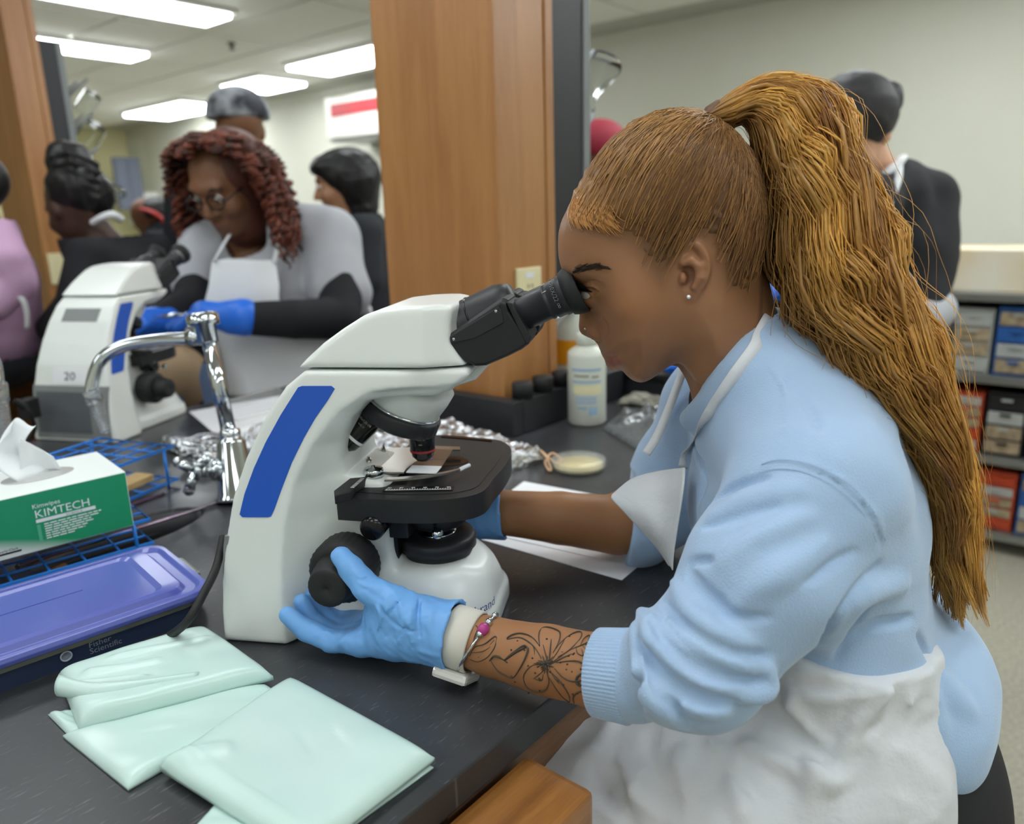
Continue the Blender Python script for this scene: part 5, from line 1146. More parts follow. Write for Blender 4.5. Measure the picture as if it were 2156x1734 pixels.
# hair cap: a thin shell over the skull inside the hairline
hc = headF+0.0; gx, gz = np.broadcast_arrays(X2, Z2)
pp = np.stack([gx.ravel(), np.full(gx.size, .05), gz.ravel()], 1); hu, hv = pxL(pp); dh2 = (poly_sdf(hair_poly, hu, hv)*.70/1620).reshape(gx.shape)
g2 = Grid(g.lo, g.lo+g.h*(g.n-1), g.h); wob = .004*np.sin(gx*420+3*np.sin(gz*260))+.003*np.sin(gz*510+gx*200); off = .0046*np.clip((-dh2+wob)/.026, 0, 1)-.0012
g2.F = np.maximum((hc-off[:, None, :]), dh2[:, None, :]).astype(np.float32)
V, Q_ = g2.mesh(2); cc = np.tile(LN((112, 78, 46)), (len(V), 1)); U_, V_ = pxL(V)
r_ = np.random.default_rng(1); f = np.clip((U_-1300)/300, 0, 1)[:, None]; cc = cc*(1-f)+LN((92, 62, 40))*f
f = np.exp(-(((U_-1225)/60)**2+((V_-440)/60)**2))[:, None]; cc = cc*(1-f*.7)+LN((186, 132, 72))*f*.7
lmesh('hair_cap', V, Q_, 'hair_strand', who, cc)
# slicked strands from the hairline to the ponytail base, following the skull
BASE = W(1512, 262, 0)
def skull(d, c):
    """surface point of the head along direction d from c"""
    t = np.linspace(.02, .16, 90)[:, None]; p = c+d*t; ix = np.clip(np.rint((p-g.lo)/g.h).astype(int), 0, g.n-1); f = headF[ix[:, 0], ix[:, 1], ix[:, 2]]; k = np.argmax(f > 0); return p[k]
HC = W(1410, 470, 0)
line_px = [(1196, 452), (1225, 475), (1260, 480), (1300, 478), (1335, 500), (1358, 535), (1378, 575), (1398, 578), (1412, 540), (1436, 505), (1470, 492), (1505, 518), (1516, 565), (1525, 605), (1555, 635), (1585, 645), (1600, 600)]
base_pts = []
for (u, v) in line_px:
    q = surf(headfull, u, v); 
    if q is None: q = W(u, v, .02)
    base_pts.append(q)
S_ = []; CO = []
for sg in (1, -1):
    for k in range(640 if sg == 1 else 260):
        i = r_.uniform(0, len(base_pts)-1.001); a = base_pts[int(i)]*(1-i % 1)+base_pts[int(i)+1]*(i % 1); a = a*np.array([1, sg, 1])+r_.normal(size=3)*.003
        da = a-HC; da /= np.linalg.norm(da); db = BASE-HC+r_.normal(size=3)*.006; db /= np.linalg.norm(db)
        t0 = r_.uniform(0, .5); ks = 14; P_ = []
        om = math.acos(np.clip(da@db, -1, 1))
        for j in range(ks):
            tt = t0+(1-t0)*j/(ks-1); d_ = (sin((1-tt)*om)*da+sin(tt*om)*db)/sin(om); P_.append(skull(d_, HC)+d_*(.0022+.0018*r_.random()))
        S_.append(P_); base = np.array(LN((122, 86, 50)) if r_.random() < .6 else LN((150, 108, 62))); u0 = i/len(base_pts)
        if u0 < .25: base = base*.6+LN((196, 146, 84))*.4
        CO.append(base*r_.uniform(.7, 1.2))
S_ = np.array(S_); rad = np.full(S_.shape[:2], .00042); lmk = strands('scalp_strands', S_, rad, np.array(CO), who)
# golden laid edge curls on the forehead
S_ = []; CO = []
for k in range(190):
    s = r_.uniform(0, 1); a0 = (1222+s*58+r_.normal()*4, 398+s*22+r_.normal()*7); th = radians(r_.uniform(104, 120)-s*38)
    P_ = []; u, v = a0; 
    for j in range(12):
        q = surf(headfull, u, v); 
        if q is None: break
        n_ = q-HC; n_ /= np.linalg.norm(n_); P_.append(q+n_*(.0012+.0018*min(1, j/4))); u += 6.6*cos(th); v += 6.6*sin(th); th -= .03+.17*(j > 6)
    if len(P_) == 12: S_.append(P_); CO.append(LN((196, 140, 78))*r_.uniform(.75, 1.15))
if S_:
    S_ = np.array(S_); strands('forehead_curls', S_, np.tile(np.array([.0001, .0002, .0003]+[.00042]*7+[.0003, .0002]), (len(S_), 1)), np.array(CO), who)
# eyebrow and lashes
S_ = []; CO = []
for k in range(120):
    s = r_.random(); u, v = 1205+s*72, 574-16*sin(pi*min(1, s*1.1)*.6)+r_.normal()*4.5*(1-.6*s)+6*s; P_ = []
    for j in range(5):
        q = surf(headfull, u+j*3.2, v-j*(2.2-3*s)); 
        if q is None: break
        P_.append(q+np.array([-.0005, .0008, .0003]))
    if len(P_) == 5: S_.append(P_); CO.append(LN((52, 36, 28)))
if S_: S_ = np.array(S_); strands('eyebrow', S_, np.full(S_.shape[:2], .00035), np.array(CO), who)
S_ = []; CO = []
for sg in (1, -1):
    for k in range(120):
        s = r_.random(); a = EC+np.array([-.0085+.0135*s, sg*(EY+.0085+.0035*s), .0042-.002*s]); L_ = .012*(.7+.5*r_.random())
        S_.append([a+L_*t_*np.array([-.85, sg*(.35+.3*s), .15+.55*t_]) for t_ in np.linspace(0, 1, 5)]); CO.append(LN((14, 12, 12)))
S_ = np.array(S_); strands('eyelashes', S_, np.tile(np.linspace(.0007, .0002, 5), (len(S_), 1)), np.array(CO), who)
for sg in (1, -1):
    c = EC+np.array([.0025, sg*EY, 0]); n_ = 24; o = MB(); 
    look = np.array([-.92, 0, -.38]); o.lathe([(.0108*sin(pi*i/16), -.0108*cos(pi*i/16)) for i in range(1, 17)], c, look, n_); eo = o.build('eyeball', mat('eye_white', (222, 214, 206), .15) if 'eye_white' not in MATS else MATS['eye_white'], T=lambda p: toW(p[None])[0]); reparent(eo, who)
    o = MB(); o.lathe([(.0052, .0096), (.0050, .0101), (.0022, .0109), (0, .0110)], c, look, n_); reparent(o.build('iris', mat('iris_brown', (58, 34, 20), .1) if 'iris_brown' not in MATS else MATS['iris_brown'], T=lambda p: toW(p[None])[0]), who)
# studs
q = surf(headfull, 1450, 625); o = MB(); o.lathe([(0, -.001), (.0016, 0), (.0020, .0012), (.0012, .0022), (0, .0022)], q, (0, 1, .1), 10); reparent(o.build('ear_stud', mat('crystal', (235, 238, 245), .03, .6), T=lambda p: toW(p[None])[0]), who)
q = surf(headfull, 1232, 692); o = MB(); o.lathe([(0, -.001), (.0008, 0), (.0010, .0006), (.0004, .0012), (0, .0012)], q, (-.4, 1, 0), 10); reparent(o.build('nose_stud', 'crystal', T=lambda p: toW(p[None])[0]), who)
# ---------------------------------------------------------------- torso and arms of the body (mostly under clothing), one mesh with the head
WR = W(945, 1332, .130); ELB = W(1470, 1400, .200)
fore = [W(900, 1325, .128), WR, W(1040, 1362, .140), W(1150, 1388, .160), W(1260, 1412, .180), ELB]
rfore = [.022, .0235, .0260, .0295, .0300, .028]
FELB = np.array([.395, -.165, .085]); ffore = [W(985, 1080, -.118), W(1055, 1078, -.120), W(1180, 1090, -.128), W(1300, 1105, -.140), FELB]
gb = Grid((.10, -.26, -.15), (.70, .29, .33), .0055)
gb.tube(fore, rfore, .01); gb.tube(ffore, [.024, .027, .032, .036, .040], .01)
gb.tube([ELB, np.array([.485, .150, .20])], [.040, .045], .02); gb.tube([FELB, np.array([.46, -.14, .20])], [.040, .045], .02)
gb.tube([np.array([.44, 0, .275]), np.array([.478, 0, .20]), np.array([.50, 0, .12]), np.array([.515, 0, .03]), np.array([.545, 0, -.05])], [.040, .06, .078, .078, .082], .03, sy=.6)
V, Q_ = gb.mesh(1)
bc_ = np.tile(LN((156, 110, 74)), (len(V), 1)); V2 = np.concatenate([headV, V]); Q2 = np.concatenate([headQ, Q_+len(headV)]); C2 = np.concatenate([headC, bc_])
lmesh('body', V2, Q2, 'skin', who, C2)
# ---------------------------------------------------------------- sweatshirt
g = Grid((.290, -.250, -.16), (.715, .280, .345), .0028)
g.tube([np.array([.462, 0, .262]), np.array([.490, 0, .210]), np.array([.503, 0, .135]), np.array([.514, 0, .05]), np.array([.535, 0, -.035])], [.060, .086, .102, .101, .104], .03, sy=.60, kin=.02)
g.ell((.603, .0, -.020), (.080, .160, .066), .025); g.ell((.610, .03, -.045), (.050, .13, .05), .02)
# neck ring
ringc = [W(1622, 668, .0), W(1585, 735, .055), W(1515, 820, .052), W(1462, 872, .025), W(1452, 880, 0), W(1462, 872, -.025), W(1515, 820, -.052), W(1585, 735, -.055)]
rc = catmull(ringc, 5, True); g.tube(rc+[rc[0]], .0085, .012)
# near sleeve
SH = W(1715, 1030, .135)
EL2 = W(1478, 1392, .205)
g.tube([np.array([.482, .07, .215]), SH, W(1610, 1205, .180), EL2], [.060, .062, .057, .049], .026, kin=.02)
g.tube([EL2, W(1425, 1402, .199)], [.049, .0455], .014, kin=.012)
CUa, CUb = W(1325, 1422, .188), W(1258, 1414, .180)
g.tube([CUa+(CUa-CUb)*.15, CUb], [.0365, .0335], .003, kin=.004)
# far sleeve
g.tube([np.array([.478, -.07, .215]), W(1512, 850, -.135), W(1442, 985, -.168), FELB, W(1345, 1115, -.146)], [.062, .058, .056, .056, .047], .028, kin=.02)
def plane_cut(g, c, n_, lo, hi):
    n_ = n_/np.linalg.norm(n_); sl, X, Y, Zz = g.win(lo, hi); g.F[sl] = np.maximum(g.F[sl], ((X-c[0])*n_[0]+(Y-c[1])*n_[1]+(Zz-c[2])*n_[2]).astype(np.float32))
plane_cut(g, CUb, CUb-CUa+np.array([-.02, 0, 0]), CUb-np.array([.07, .06, .06]), CUb+np.array([.05, .06, .06]))
fs_ = W(1322, 1112, -.144); plane_cut(g, fs_, np.array([-1, .1, .12]), fs_-np.array([.08, .08, .07]), fs_+np.array([.03, .08, .07]))
# neck hole
g.tube([W(1510, 660, 0), W(1540, 745, 0), W(1560, 790, 0)], [.050, .050, .044], .003, sub=True)
# folds drawn along the cloth as in the photograph
for px, r in (([(1375, 1255), (1420, 1300), (1480, 1350), (1560, 1392), (1615, 1402)], .0125), ([(1352, 1290), (1385, 1345), (1450, 1402), (1530, 1440), (1600, 1455)], .0125), ([(1338, 1322), (1362, 1390), (1415, 1450), (1490, 1488), (1535, 1498)], .0125), ([(1345, 1372), (1362, 1435), (1400, 1490), (1445, 1530)], .011), ([(1420, 1225), (1460, 1290), (1520, 1335), (1600, 1358)], .010), ([(1392, 1245), (1372, 1300), (1368, 1350)], .007), ([(1560, 1470), (1600, 1462), (1618, 1440), (1617, 1405)], .010)): crease(g, px, r, .004, push=.002)
for px, r in (([(1395, 1262), (1450, 1326), (1530, 1370), (1610, 1382)], .0055), ([(1368, 1300), (1418, 1370), (1500, 1420), (1595, 1430)], .0065), ([(1350, 1345), (1392, 1418), (1460, 1466), (1540, 1476)], .0065), ([(1336, 1345), (1340, 1420), (1352, 1498)], .0055), ([(1365, 1405), (1395, 1460), (1440, 1505)], .005), ([(1440, 1182), (1520, 1178), (1600, 1155)], .0045), ([(1500, 1052), (1560, 1022), (1620, 1008)], .0055), ([(1480, 1112), (1560, 1082), (1640, 1062)], .0045), ([(1445, 1195), (1480, 1245), (1540, 1292), (1620, 1300)], .006), ([(1700, 1400), (1760, 1300), (1850, 1190)], .008), ([(1690, 1230), (1750, 1190), (1800, 1160)], .0045), ([(1790, 1340), (1850, 1310), (1920, 1300)], .006), ([(1760, 1390), (1780, 1330), (1830, 1270)], .006), ([(1650, 790), (1700, 850), (1720, 900)], .0028), ([(1460, 930), (1480, 990), (1475, 1060)], .005), ([(1930, 1335), (1960, 1400), (1965, 1470)], .006)): crease(g, px, r, .0028, sub=True)
for px, r in (([(1530, 1182), (1600, 1132), (1700, 1092)], .008), ([(1500, 1085), (1580, 1050), (1680, 1035)], .007), ([(1560, 1275), (1640, 1212), (1730, 1150)], .008), ([(1960, 1400), (2010, 1470), (2040, 1500)], .009), ([(1950, 1440), (1975, 1520), (1980, 1570)], .008), ([(1740, 1360), (1800, 1265), (1900, 1230)], .010)): crease(g, px, r, .010, push=.003)
# seams
for px in ([(1600, 985), (1640, 976), (1700, 985), (1770, 1020), (1825, 1075), (1856, 1140), (1862, 1165)], [(1610, 775), (1640, 810), (1650, 860), (1648, 920), (1642, 972)]): crease(g, px, .0016, .0015, sub=True); crease(g, [(u+7, v-6) for u, v in px], .0022, .002, push=.0008)
g.noise(.0018, [9., 17.], 3)
o = MB(); cl_ = np.linalg.norm(CUa-CUb); o.lathe([(.0330, -.0005), (.0352, .0008), (.0358, cl_*.3), (.0366, cl_*.75), (.0375, cl_*1.05), (.033, cl_*1.2)], CUb, CUa-CUb, 288, ripple=.012, nr=72); reparent(o.build('cuff', 'sweatshirt_blue', T=lambda p: toW(p[None])[0]), who)
shirtG = g
V, Q_ = g.mesh(1); shirt = lmesh('sweatshirt', V, Q_, 'sweatshirt_blue', who)
# seam stitches
SV = []
for px in ([(1603, 978), (1640, 968), (1703, 977), (1776, 1012), (1833, 1068), (1864, 1138)], [(1598, 995), (1640, 987), (1695, 995), (1762, 1028), (1815, 1080), (1846, 1142)]):
    q = [surf(g, u, v) for u, v in px]; q = [a for a in q if a is not None]; c = catmull(q, 30)
    for i in range(0, len(c)-2, 3): SV.append([c[i]+np.array([0, .0006, .0003]), c[i+1]+np.array([0, .0010, .0005]), c[i+2]+np.array([0, .0006, .0003])])
SV = np.array(SV); strands('stitching', SV, np.full(SV.shape[:2], .00035), np.tile(LN((150, 176, 206)), (len(SV), 1)), who)
# black undershirt at the neck
gu = Grid((.36, -.075, .12), (.56, .075, .31), .0035); gu.tube([W(1553, 846, 0), W(1585, 895, 0)], [.046, .048], .01, sy=.9); 
V, Q_ = gu.mesh(1); lmesh('undershirt', V, Q_, 'shirt_black', who)
# ---------------------------------------------------------------- apron: bib, straps, skirt
def ribbon(pts, wdt, nrm, name, m, th=.0012):
    pts = catmull(pts, 6); vs = []
    for i, p in enumerate(pts):
        t_ = np.array(pts[min(i+1, len(pts)-1)])-np.array(pts[max(i-1, 0)]); t_ /= np.linalg.norm(t_); s_ = np.cross(t_, nrm); s_ /= np.linalg.norm(s_); vs += [p-s_*wdt/2, p+s_*wdt/2]
    o = MB().add(vs, [(2*i, 2*i+1, 2*i+3, 2*i+2) for i in range(len(pts)-1)], True).build(name, m, T=lambda p: toW(p[None])[0]); solid(o, th, 0); reparent(o, who); return o
def onshirt(u, v, lift=.003):
    q = surf(shirtG, u, v); return None if q is None else q+np.array([-.25, .85, .4])*lift
sp1 = [onshirt(u, v) for u, v in ((1440, 985), (1452, 945), (1480, 900), (1510, 850), (1550, 790), (1590, 735))]; sp1 = [a for a in sp1 if a is not None]
nk = [W(1600, 705, .058), W(1618, 672, .035), W(1628, 655, .0)]
ribbon(sp1+nk, .012, np.array([.2, 1, .3]), 'neck_strap', 'apron_white')
sp2 = [W(1360, 955, -.085), W(1385, 915, -.09), W(1412, 850, -.085), W(1440, 775, -.07)]
ribbon(sp2, .016, np.array([-1, .5, .4]), 'neck_strap', 'apron_white')
bib = [[(1290, 1040, .015), (1330, 1008, -.005), (1385, 992, -.02), (1442, 984, .045)], [(1288, 1050, .02), (1330, 1035, .012), (1390, 1025, .02), (1440, 1020, .058)], [(1312, 1075, .02), (1345, 1070, .025), (1395, 1065, .035), (1434, 1065, .062)], [(1345, 1110, .02), (1368, 1110, .032), (1400, 1112, .045), (1426, 1115, .062)], [(1385, 1155, .02), (1395, 1158, .035), (1408, 1162, .05), (1418, 1168, .062)], [(1408, 1190, .02), (1412, 1192, .04), (1414, 1195, .055), (1416, 1200, .062)]]
rows = [catmull([W(*q) for q in r], 8) for r in bib]; colsn = len(rows[0]); gr = [catmull([rows[i][j] for i in range(len(rows))], 6) for j in range(colsn)]; nn = len(gr[0])
o = MB().add([gr[j][i] for j in range(colsn) for i in range(nn)], [(j*nn+i, j*nn+i+1, (j+1)*nn+i+1, (j+1)*nn+i) for j in range(colsn-1) for i in range(nn-1)], True).build('apron_bib', 'apron_white', T=lambda p: toW(p[None])[0]); solid(o, .0012, 0); reparent(o, who)
g = Grid((.20, -.25, -.45), (.66, .27, .095), .0040)
g.ell((.525, .02, -.075), (.105, .192, .105), .03)
g.tube([np.array([.514, 0, .10]), np.array([.516, 0, .04]), np.array([.538, 0, -.05])], [.1075, .1095, .116], .03, sy=.60, kin=.02)
g.tube([np.array([.53, .105, -.085]), np.array([.42, .118, -.115]), np.array([.285, .115, -.150])], [.098, .098, .082], .05, kin=.02)
g.tube([np.array([.53, -.10, -.085]), np.array([.42, -.105, -.115]), np.array([.29, -.10, -.150])], [.098, .095, .082], .05, kin=.02)
g.tube([np.array([.30, .12, -.16]), np.array([.30, .125, -.40])], [.083, .075], .04); g.tube([np.array([.30, -.10, -.16]), np.array([.31, -.10, -.40])], [.08, .075], .04)
g.tube([np.array([.44, .14, -.12]), np.array([.40, .15, -.38])], [.07, .06], .06)
for px, r in (([(1640, 1440), (1740, 1470), (1860, 1440), (1930, 1370)], .006), ([(1750, 1640), (1800, 1540), (1900, 1440)], .007), ([(1560, 1560), (1640, 1600), (1740, 1640), (1800, 1650)], .007), ([(1300, 1560), (1320, 1640), (1380, 1720)], .008), ([(1480, 1540), (1540, 1620), (1560, 1710)], .008), ([(1660, 1480), (1700, 1540), (1720, 1620), (1700, 1700)], .007), ([(1420, 1570), (1440, 1650), (1420, 1720)], .006), ([(1850, 1600), (1880, 1540), (1930, 1480)], .006)): crease(g, px, r, .012, push=.002)
for px, r in (([(1620, 1430), (1700, 1452), (1800, 1452), (1880, 1425)], .003), ([(1600, 1500), (1680, 1560), (1760, 1600)], .005), ([(1360, 1540), (1370, 1620), (1420, 1700)], .005), ([(1520, 1600), (1600, 1680)], .004), ([(1800, 1660), (1860, 1600), (1920, 1500)], .005), ([(1240, 1600), (1290, 1680), (1320, 1730)], .005)): crease(g, px, r, .010, sub=True)
g.noise(.0030, [6., 13.], 8); g.noise(.0075, [5., 9., 17., 30.], 21, ridge=True)
Xg, Yg, Zg = g.ax[0][:, None, None], g.ax[1][None, :, None], g.ax[2][None, None, :]
g.F = np.maximum(g.F, (Zg-(.070-.15*np.maximum(Xg-.455, 0)-.35*np.maximum(.44-Xg, 0)))*.95).astype(np.float32); g.F = np.maximum(g.F, (Xg-(.606-.10*np.clip(-Zg-.10, 0, 1)))*.95).astype(np.float32)
V, Q_ = g.mesh(1); lmesh('apron_skirt', V, Q_, 'apron_white', who)
apronG = g
# ---------------------------------------------------------------- leggings and shoes
g = Grid((.20, -.24, -.92), (.72, .24, .0), .0065)
g.ell((.596, .0, -.125), (.102, .200, .118), .04)
for sg in (1, -1):
    g.tube([np.array([.57, sg*.09, -.12]), np.array([.28, sg*.10, -.17])], [.088, .068], .03); g.tube([np.array([.28, sg*.10, -.17]), np.array([.34, sg*.10, -.40]), np.array([.40, sg*.10, -.62])], [.066, .052, .038], .03)
g.F = np.maximum(g.F, g.ax[2][None, None, :]+.02).astype(np.float32)
V, Q_ = g.mesh(1); lmesh('leggings', V, Q_, 'leggings_black', who)
g = Grid((.22, -.17, -.72), (.50, .17, -.55), .005)
for sg in (1, -1): g.tube([np.array([.42, sg*.10, -.66]), np.array([.34, sg*.10, -.675]), np.array([.27, sg*.105, -.685])], [.042, .036, .030], .02)
V, Q_ = g.mesh(1); lmesh('shoes', V, Q_, 'leggings_black', who)
# stool
sc = toW(np.array([[.585, 0, -.26]]))[0]
stl = empty('lab_stool', (sc[0], sc[1], 0), 'black laboratory stool under the seated person', 'stool')
reparent(MB().lathe([(0, .61), (.17, .61), (.19, .625), (.19, .66), (.17, .672), (0, .676)], (sc[0], sc[1], 0), n=36).build('seat', 'black_satin'), stl)
for k in range(4):
    a = pi/4+k*pi/2; reparent(MB().tube([(sc[0]+.10*cos(a), sc[1]+.10*sin(a), .61), (sc[0]+.20*cos(a), sc[1]+.20*sin(a), 0)], .012, 10).build('leg', 'dark_metal'), stl)
reparent(MB().tube([(sc[0]+.17*cos(a), sc[1]+.17*sin(a), .24) for a in np.linspace(0, 2*pi, 25)[:-1]], .009, 8, closed=True).build('foot_ring', 'dark_metal'), stl)
# ---------------------------------------------------------------- gloves
def glove(g, chains, cre=(), gro=()):
    for pts, r, k in chains: g.tube(pts, r, k, kin=.003)
    for px, r in cre: crease(g, px, r, .0025, push=.0004)
    for px, r in gro: crease(g, px, r, .0016, sub=True)
g = Grid((.0, .04, .0), (.215, .175, .150), .0016)
w0 = W(935, 1333, .130)
ch = [([W(960, 1338, .132), w0, W(885, 1322, .128), W(835, 1312, .124)], [.0300, .0285, .0290, .0270], .012),
 ([W(900, 1345, .136), W(830, 1348, .131), W(765, 1350, .125)], [.019, .0185, .0135], .010), ([W(900, 1330, .120), W(830, 1335, .112), W(770, 1336, .108)], [.020, .019, .0135], .010), ([W(890, 1310, .110), W(820, 1310, .100), W(775, 1318, .092)], [.020, .018, .013], .010), ([W(880, 1300, .100), W(810, 1300, .088), W(775, 1308, .080)], [.017, .015, .012], .010),
 ([W(895, 1305, .135), W(828, 1272, .134), W(775, 1240, .129), W(738, 1195, .122), W(718, 1170, .118)], [.020, .0175, .0135, .0115, .0098], .010),
 ([W(830, 1290, .12), W(800, 1290, .115)], [.018, .016], .014),
 ([W(765, 1350, .125), W(700, 1350, .121), W(645, 1325, .117), W(606, 1293, .114)], [.0135, .0115, .0105, .0090], .005),
 ([W(770, 1336, .108), W(705, 1338, .100), W(660, 1308, .096), W(636, 1268, .094)], [.0135, .0112, .0100, .0088], .005),
 ([W(775, 1318, .092), W(712, 1320, .083), W(675, 1288, .078), W(660, 1250, .076)], [.0125, .0105, .0095, .0085], .005),
 ([W(775, 1308, .080), W(720, 1300, .070), W(690, 1275, .064), W(680, 1245, .062)], [.011, .0095, .0085, .0075], .005)]
glove(g, ch, [([(870, 1245), (862, 1300), (868, 1350)], .0034), ([(915, 1265), (905, 1310), (915, 1365)], .0034), ([(830, 1250), (850, 1300), (840, 1355)], .0026), ([(785, 1265), (800, 1300), (790, 1335)], .0022), ([(755, 1225), (775, 1235), (790, 1230)], .0018), ([(745, 1205), (760, 1215), (775, 1210)], .0018), ([(890, 1250), (935, 1275)], .0022), ([(880, 1370), (930, 1380)], .0026), ([(660, 1340), (690, 1330), (700, 1345)], .0018), ([(700, 1365), (720, 1350), (730, 1335)], .0018)], [([(885, 1255), (880, 1310), (890, 1360)], .0018), ([(845, 1262), (815, 1300), (812, 1340)], .0015), ([(800, 1275), (825, 1310), (870, 1330)], .0014), ([(770, 1240), (800, 1262)], .0014), ([(900, 1300), (860, 1320), (830, 1345)], .0014), ([(740, 1345), (765, 1325)], .0015)])
# flared open cuff
g.tube([W(925, 1331, .130), W(962, 1338, .132)], [.0295, .0335], .004); g.F = np.maximum(g.F, -((g.ax[0][:, None, None]*0+np.sqrt(0)) - 1e-9)*0-1).astype(np.float32)*0+g.F
cutn = W(962, 1338, .132)-W(900, 1325, .128); cutn /= np.linalg.norm(cutn); c0_ = W(958, 1338, .132)
pl = (g.ax[0][:, None, None]-c0_[0])*cutn[0]+(g.ax[1][None, :, None]-c0_[1])*cutn[1]+(g.ax[2][None, None, :]-c0_[2])*cutn[2]
g.F = np.maximum(g.F, pl.astype(np.float32))
g.tube([W(930, 1332, .130), W(990, 1342, .133)], [.0262, .0318], .002, sub=True)
g.noise(.0009, [22., 45.], 5); g.noise(.0014, [26., 50.], 15, ridge=True)
V, Q_ = g.mesh(1); lmesh('glove', V, Q_, 'glove_blue', who); gloveG = g
rim_pts = []
g = Grid((.02, -.20, -.005), (.235, -.035, .13), .0022)
wf = W(1050, 1078, -.120); kf = np.array([KX, -.09, KZ])
ch = [([W(1058, 1078, -.120), W(1000, 1082, -.118), W(950, 1090, -.116)], [.034, .030, .030], .01), ([W(950, 1090, -.120), W(900, 1105, -.118), W(860, 1118, -.112)], [.026, .024, .018], .012),
 ([W(880, 1120, -.125), W(830, 1135, -.122), np.array([KX+.005, -.118, KZ-.028]), np.array([KX-.03, -.108, KZ-.02])], [.015, .0115, .0105, .009], .006), ([W(880, 1115, -.11), np.array([KX+.04, -.10, KZ-.02]), np.array([KX+.0, -.092, KZ-.040]), np.array([KX-.035, -.09, KZ-.022])], [.015, .0115, .0105, .009], .006),
 ([W(900, 1090, -.13), np.array([KX+.055, -.125, KZ+.02]), np.array([KX+.02, -.115, KZ+.042]), np.array([KX-.005, -.108, KZ+.040])], [.016, .013, .011, .0095], .008), ([W(880, 1118, -.10), np.array([KX+.04, -.085, KZ-.03]), np.array([KX+.005, -.078, KZ-.041]), np.array([KX-.03, -.075, KZ-.028])], [.013, .010, .0095, .0085], .006)]
glove(g, ch, [([(1010, 1040), (1000, 1080), (1010, 1115)], .0025), ([(1035, 1040), (1030, 1080), (1035, 1118)], .002)])
c0_ = W(1062, 1078, -.12); cutn = W(1062, 1078, -.12)-W(1000, 1082, -.118); cutn /= np.linalg.norm(cutn)
g.F = np.maximum(g.F, ((g.ax[0][:, None, None]-c0_[0])*cutn[0]+(g.ax[1][None, :, None]-c0_[1])*cutn[1]+(g.ax[2][None, None, :]-c0_[2])*cutn[2]).astype(np.float32))
g.tube([W(1020, 1080, -.119), W(1090, 1078, -.121)], [.0285, .0325], .002, sub=True)
V, Q_ = g.mesh(1); lmesh('glove', V, Q_, 'glove_blue', who)
# ---------------------------------------------------------------- watch, bracelet
axw = fore[2]-fore[1]; axw /= np.linalg.norm(axw); e1 = np.array([0, 1, 0])-axw*axw[1]; e1 /= np.linalg.norm(e1); e2 = np.cross(axw, e1)
if e2[2] < 0: e2 = -e2
wc = W(978, 1345, .133)
mat('watch_band', (206, 202, 190), .6); mat('watch_case', (226, 224, 220), .12, .3); mat('watch_glass', (12, 12, 14), .08); mat('pink_bead', (176, 60, 130), .25)
def ringpt(c, a, r, ry=1.0): return c+e1*cos(a)*r+e2*sin(a)*r*ry
vs = []; n_ = 40; prof = [(-.0115, .0272), (-.0105, .0288), (.0105, .0288), (.0115, .0272), (.0105, .0262), (-.0105, .0262)]
for k in range(n_):
    a = 2*pi*k/n_
    for h, r in prof: vs.append(ringpt(wc, a, r)+axw*h*(.9+.25*abs(sin(a/2+pi/4))))
m_ = len(prof); o = MB().add(vs, [(k*m_+i, k*m_+(i+1) % m_, ((k+1) % n_)*m_+(i+1) % m_, ((k+1) % n_)*m_+i) for k in range(n_) for i in range(m_)], True).build('watch_band', 'watch_band', T=lambda p: toW(p[None])[0]); reparent(o, who)
cc_ = ringpt(wc, radians(-68), .030); nz_ = (cc_-wc)/np.linalg.norm(cc_-wc); tx_ = np.cross(axw, nz_)
o = MB().box((-.017, -.019, -.004), (.017, .019, .006), .0035, T=lambda p: cc_+axw*p[0]+tx_*p[1]+nz_*p[2]).build('watch_case', 'watch_case', T=lambda p: toW(p[None])[0]); reparent(o, who)
o = MB().box((-.0145, -.0165, .0055), (.0145, .0165, .0066), .0008, T=lambda p: cc_+axw*p[0]+tx_*p[1]+nz_*p[2]).build('watch_glass', 'watch_glass', T=lambda p: toW(p[None])[0]); reparent(o, who)
bc2 = W(1006, 1352, .136); tilt = .012
pts = [ringpt(bc2, a, .0285)+axw*(tilt*sin(a)) for a in np.linspace(0, 2*pi, 97)[:-1]]
o = MB().tube(pts, [.0012 if i % 2 else .00165 for i in range(96)], 8, closed=True).build('bracelet_chain', 'chrome', T=lambda p: toW(p[None])[0]); reparent(o, who)
for a, m__, r_b in ((1.02, 'pink_bead', .0058), (1.32, 'chrome', .0040), (.85, 'chrome', .0035), (1.75, 'chrome', .0030)):
    c = ringpt(bc2, a, .0290)+axw*tilt*sin(a); o = MB().lathe([(r_b*sin(pi*i/8), -r_b*cos(pi*i/8)*.9) for i in range(1, 9)], c, axw, 14).build('bracelet_bead', m__, T=lambda p: toW(p[None])[0]); reparent(o, who)
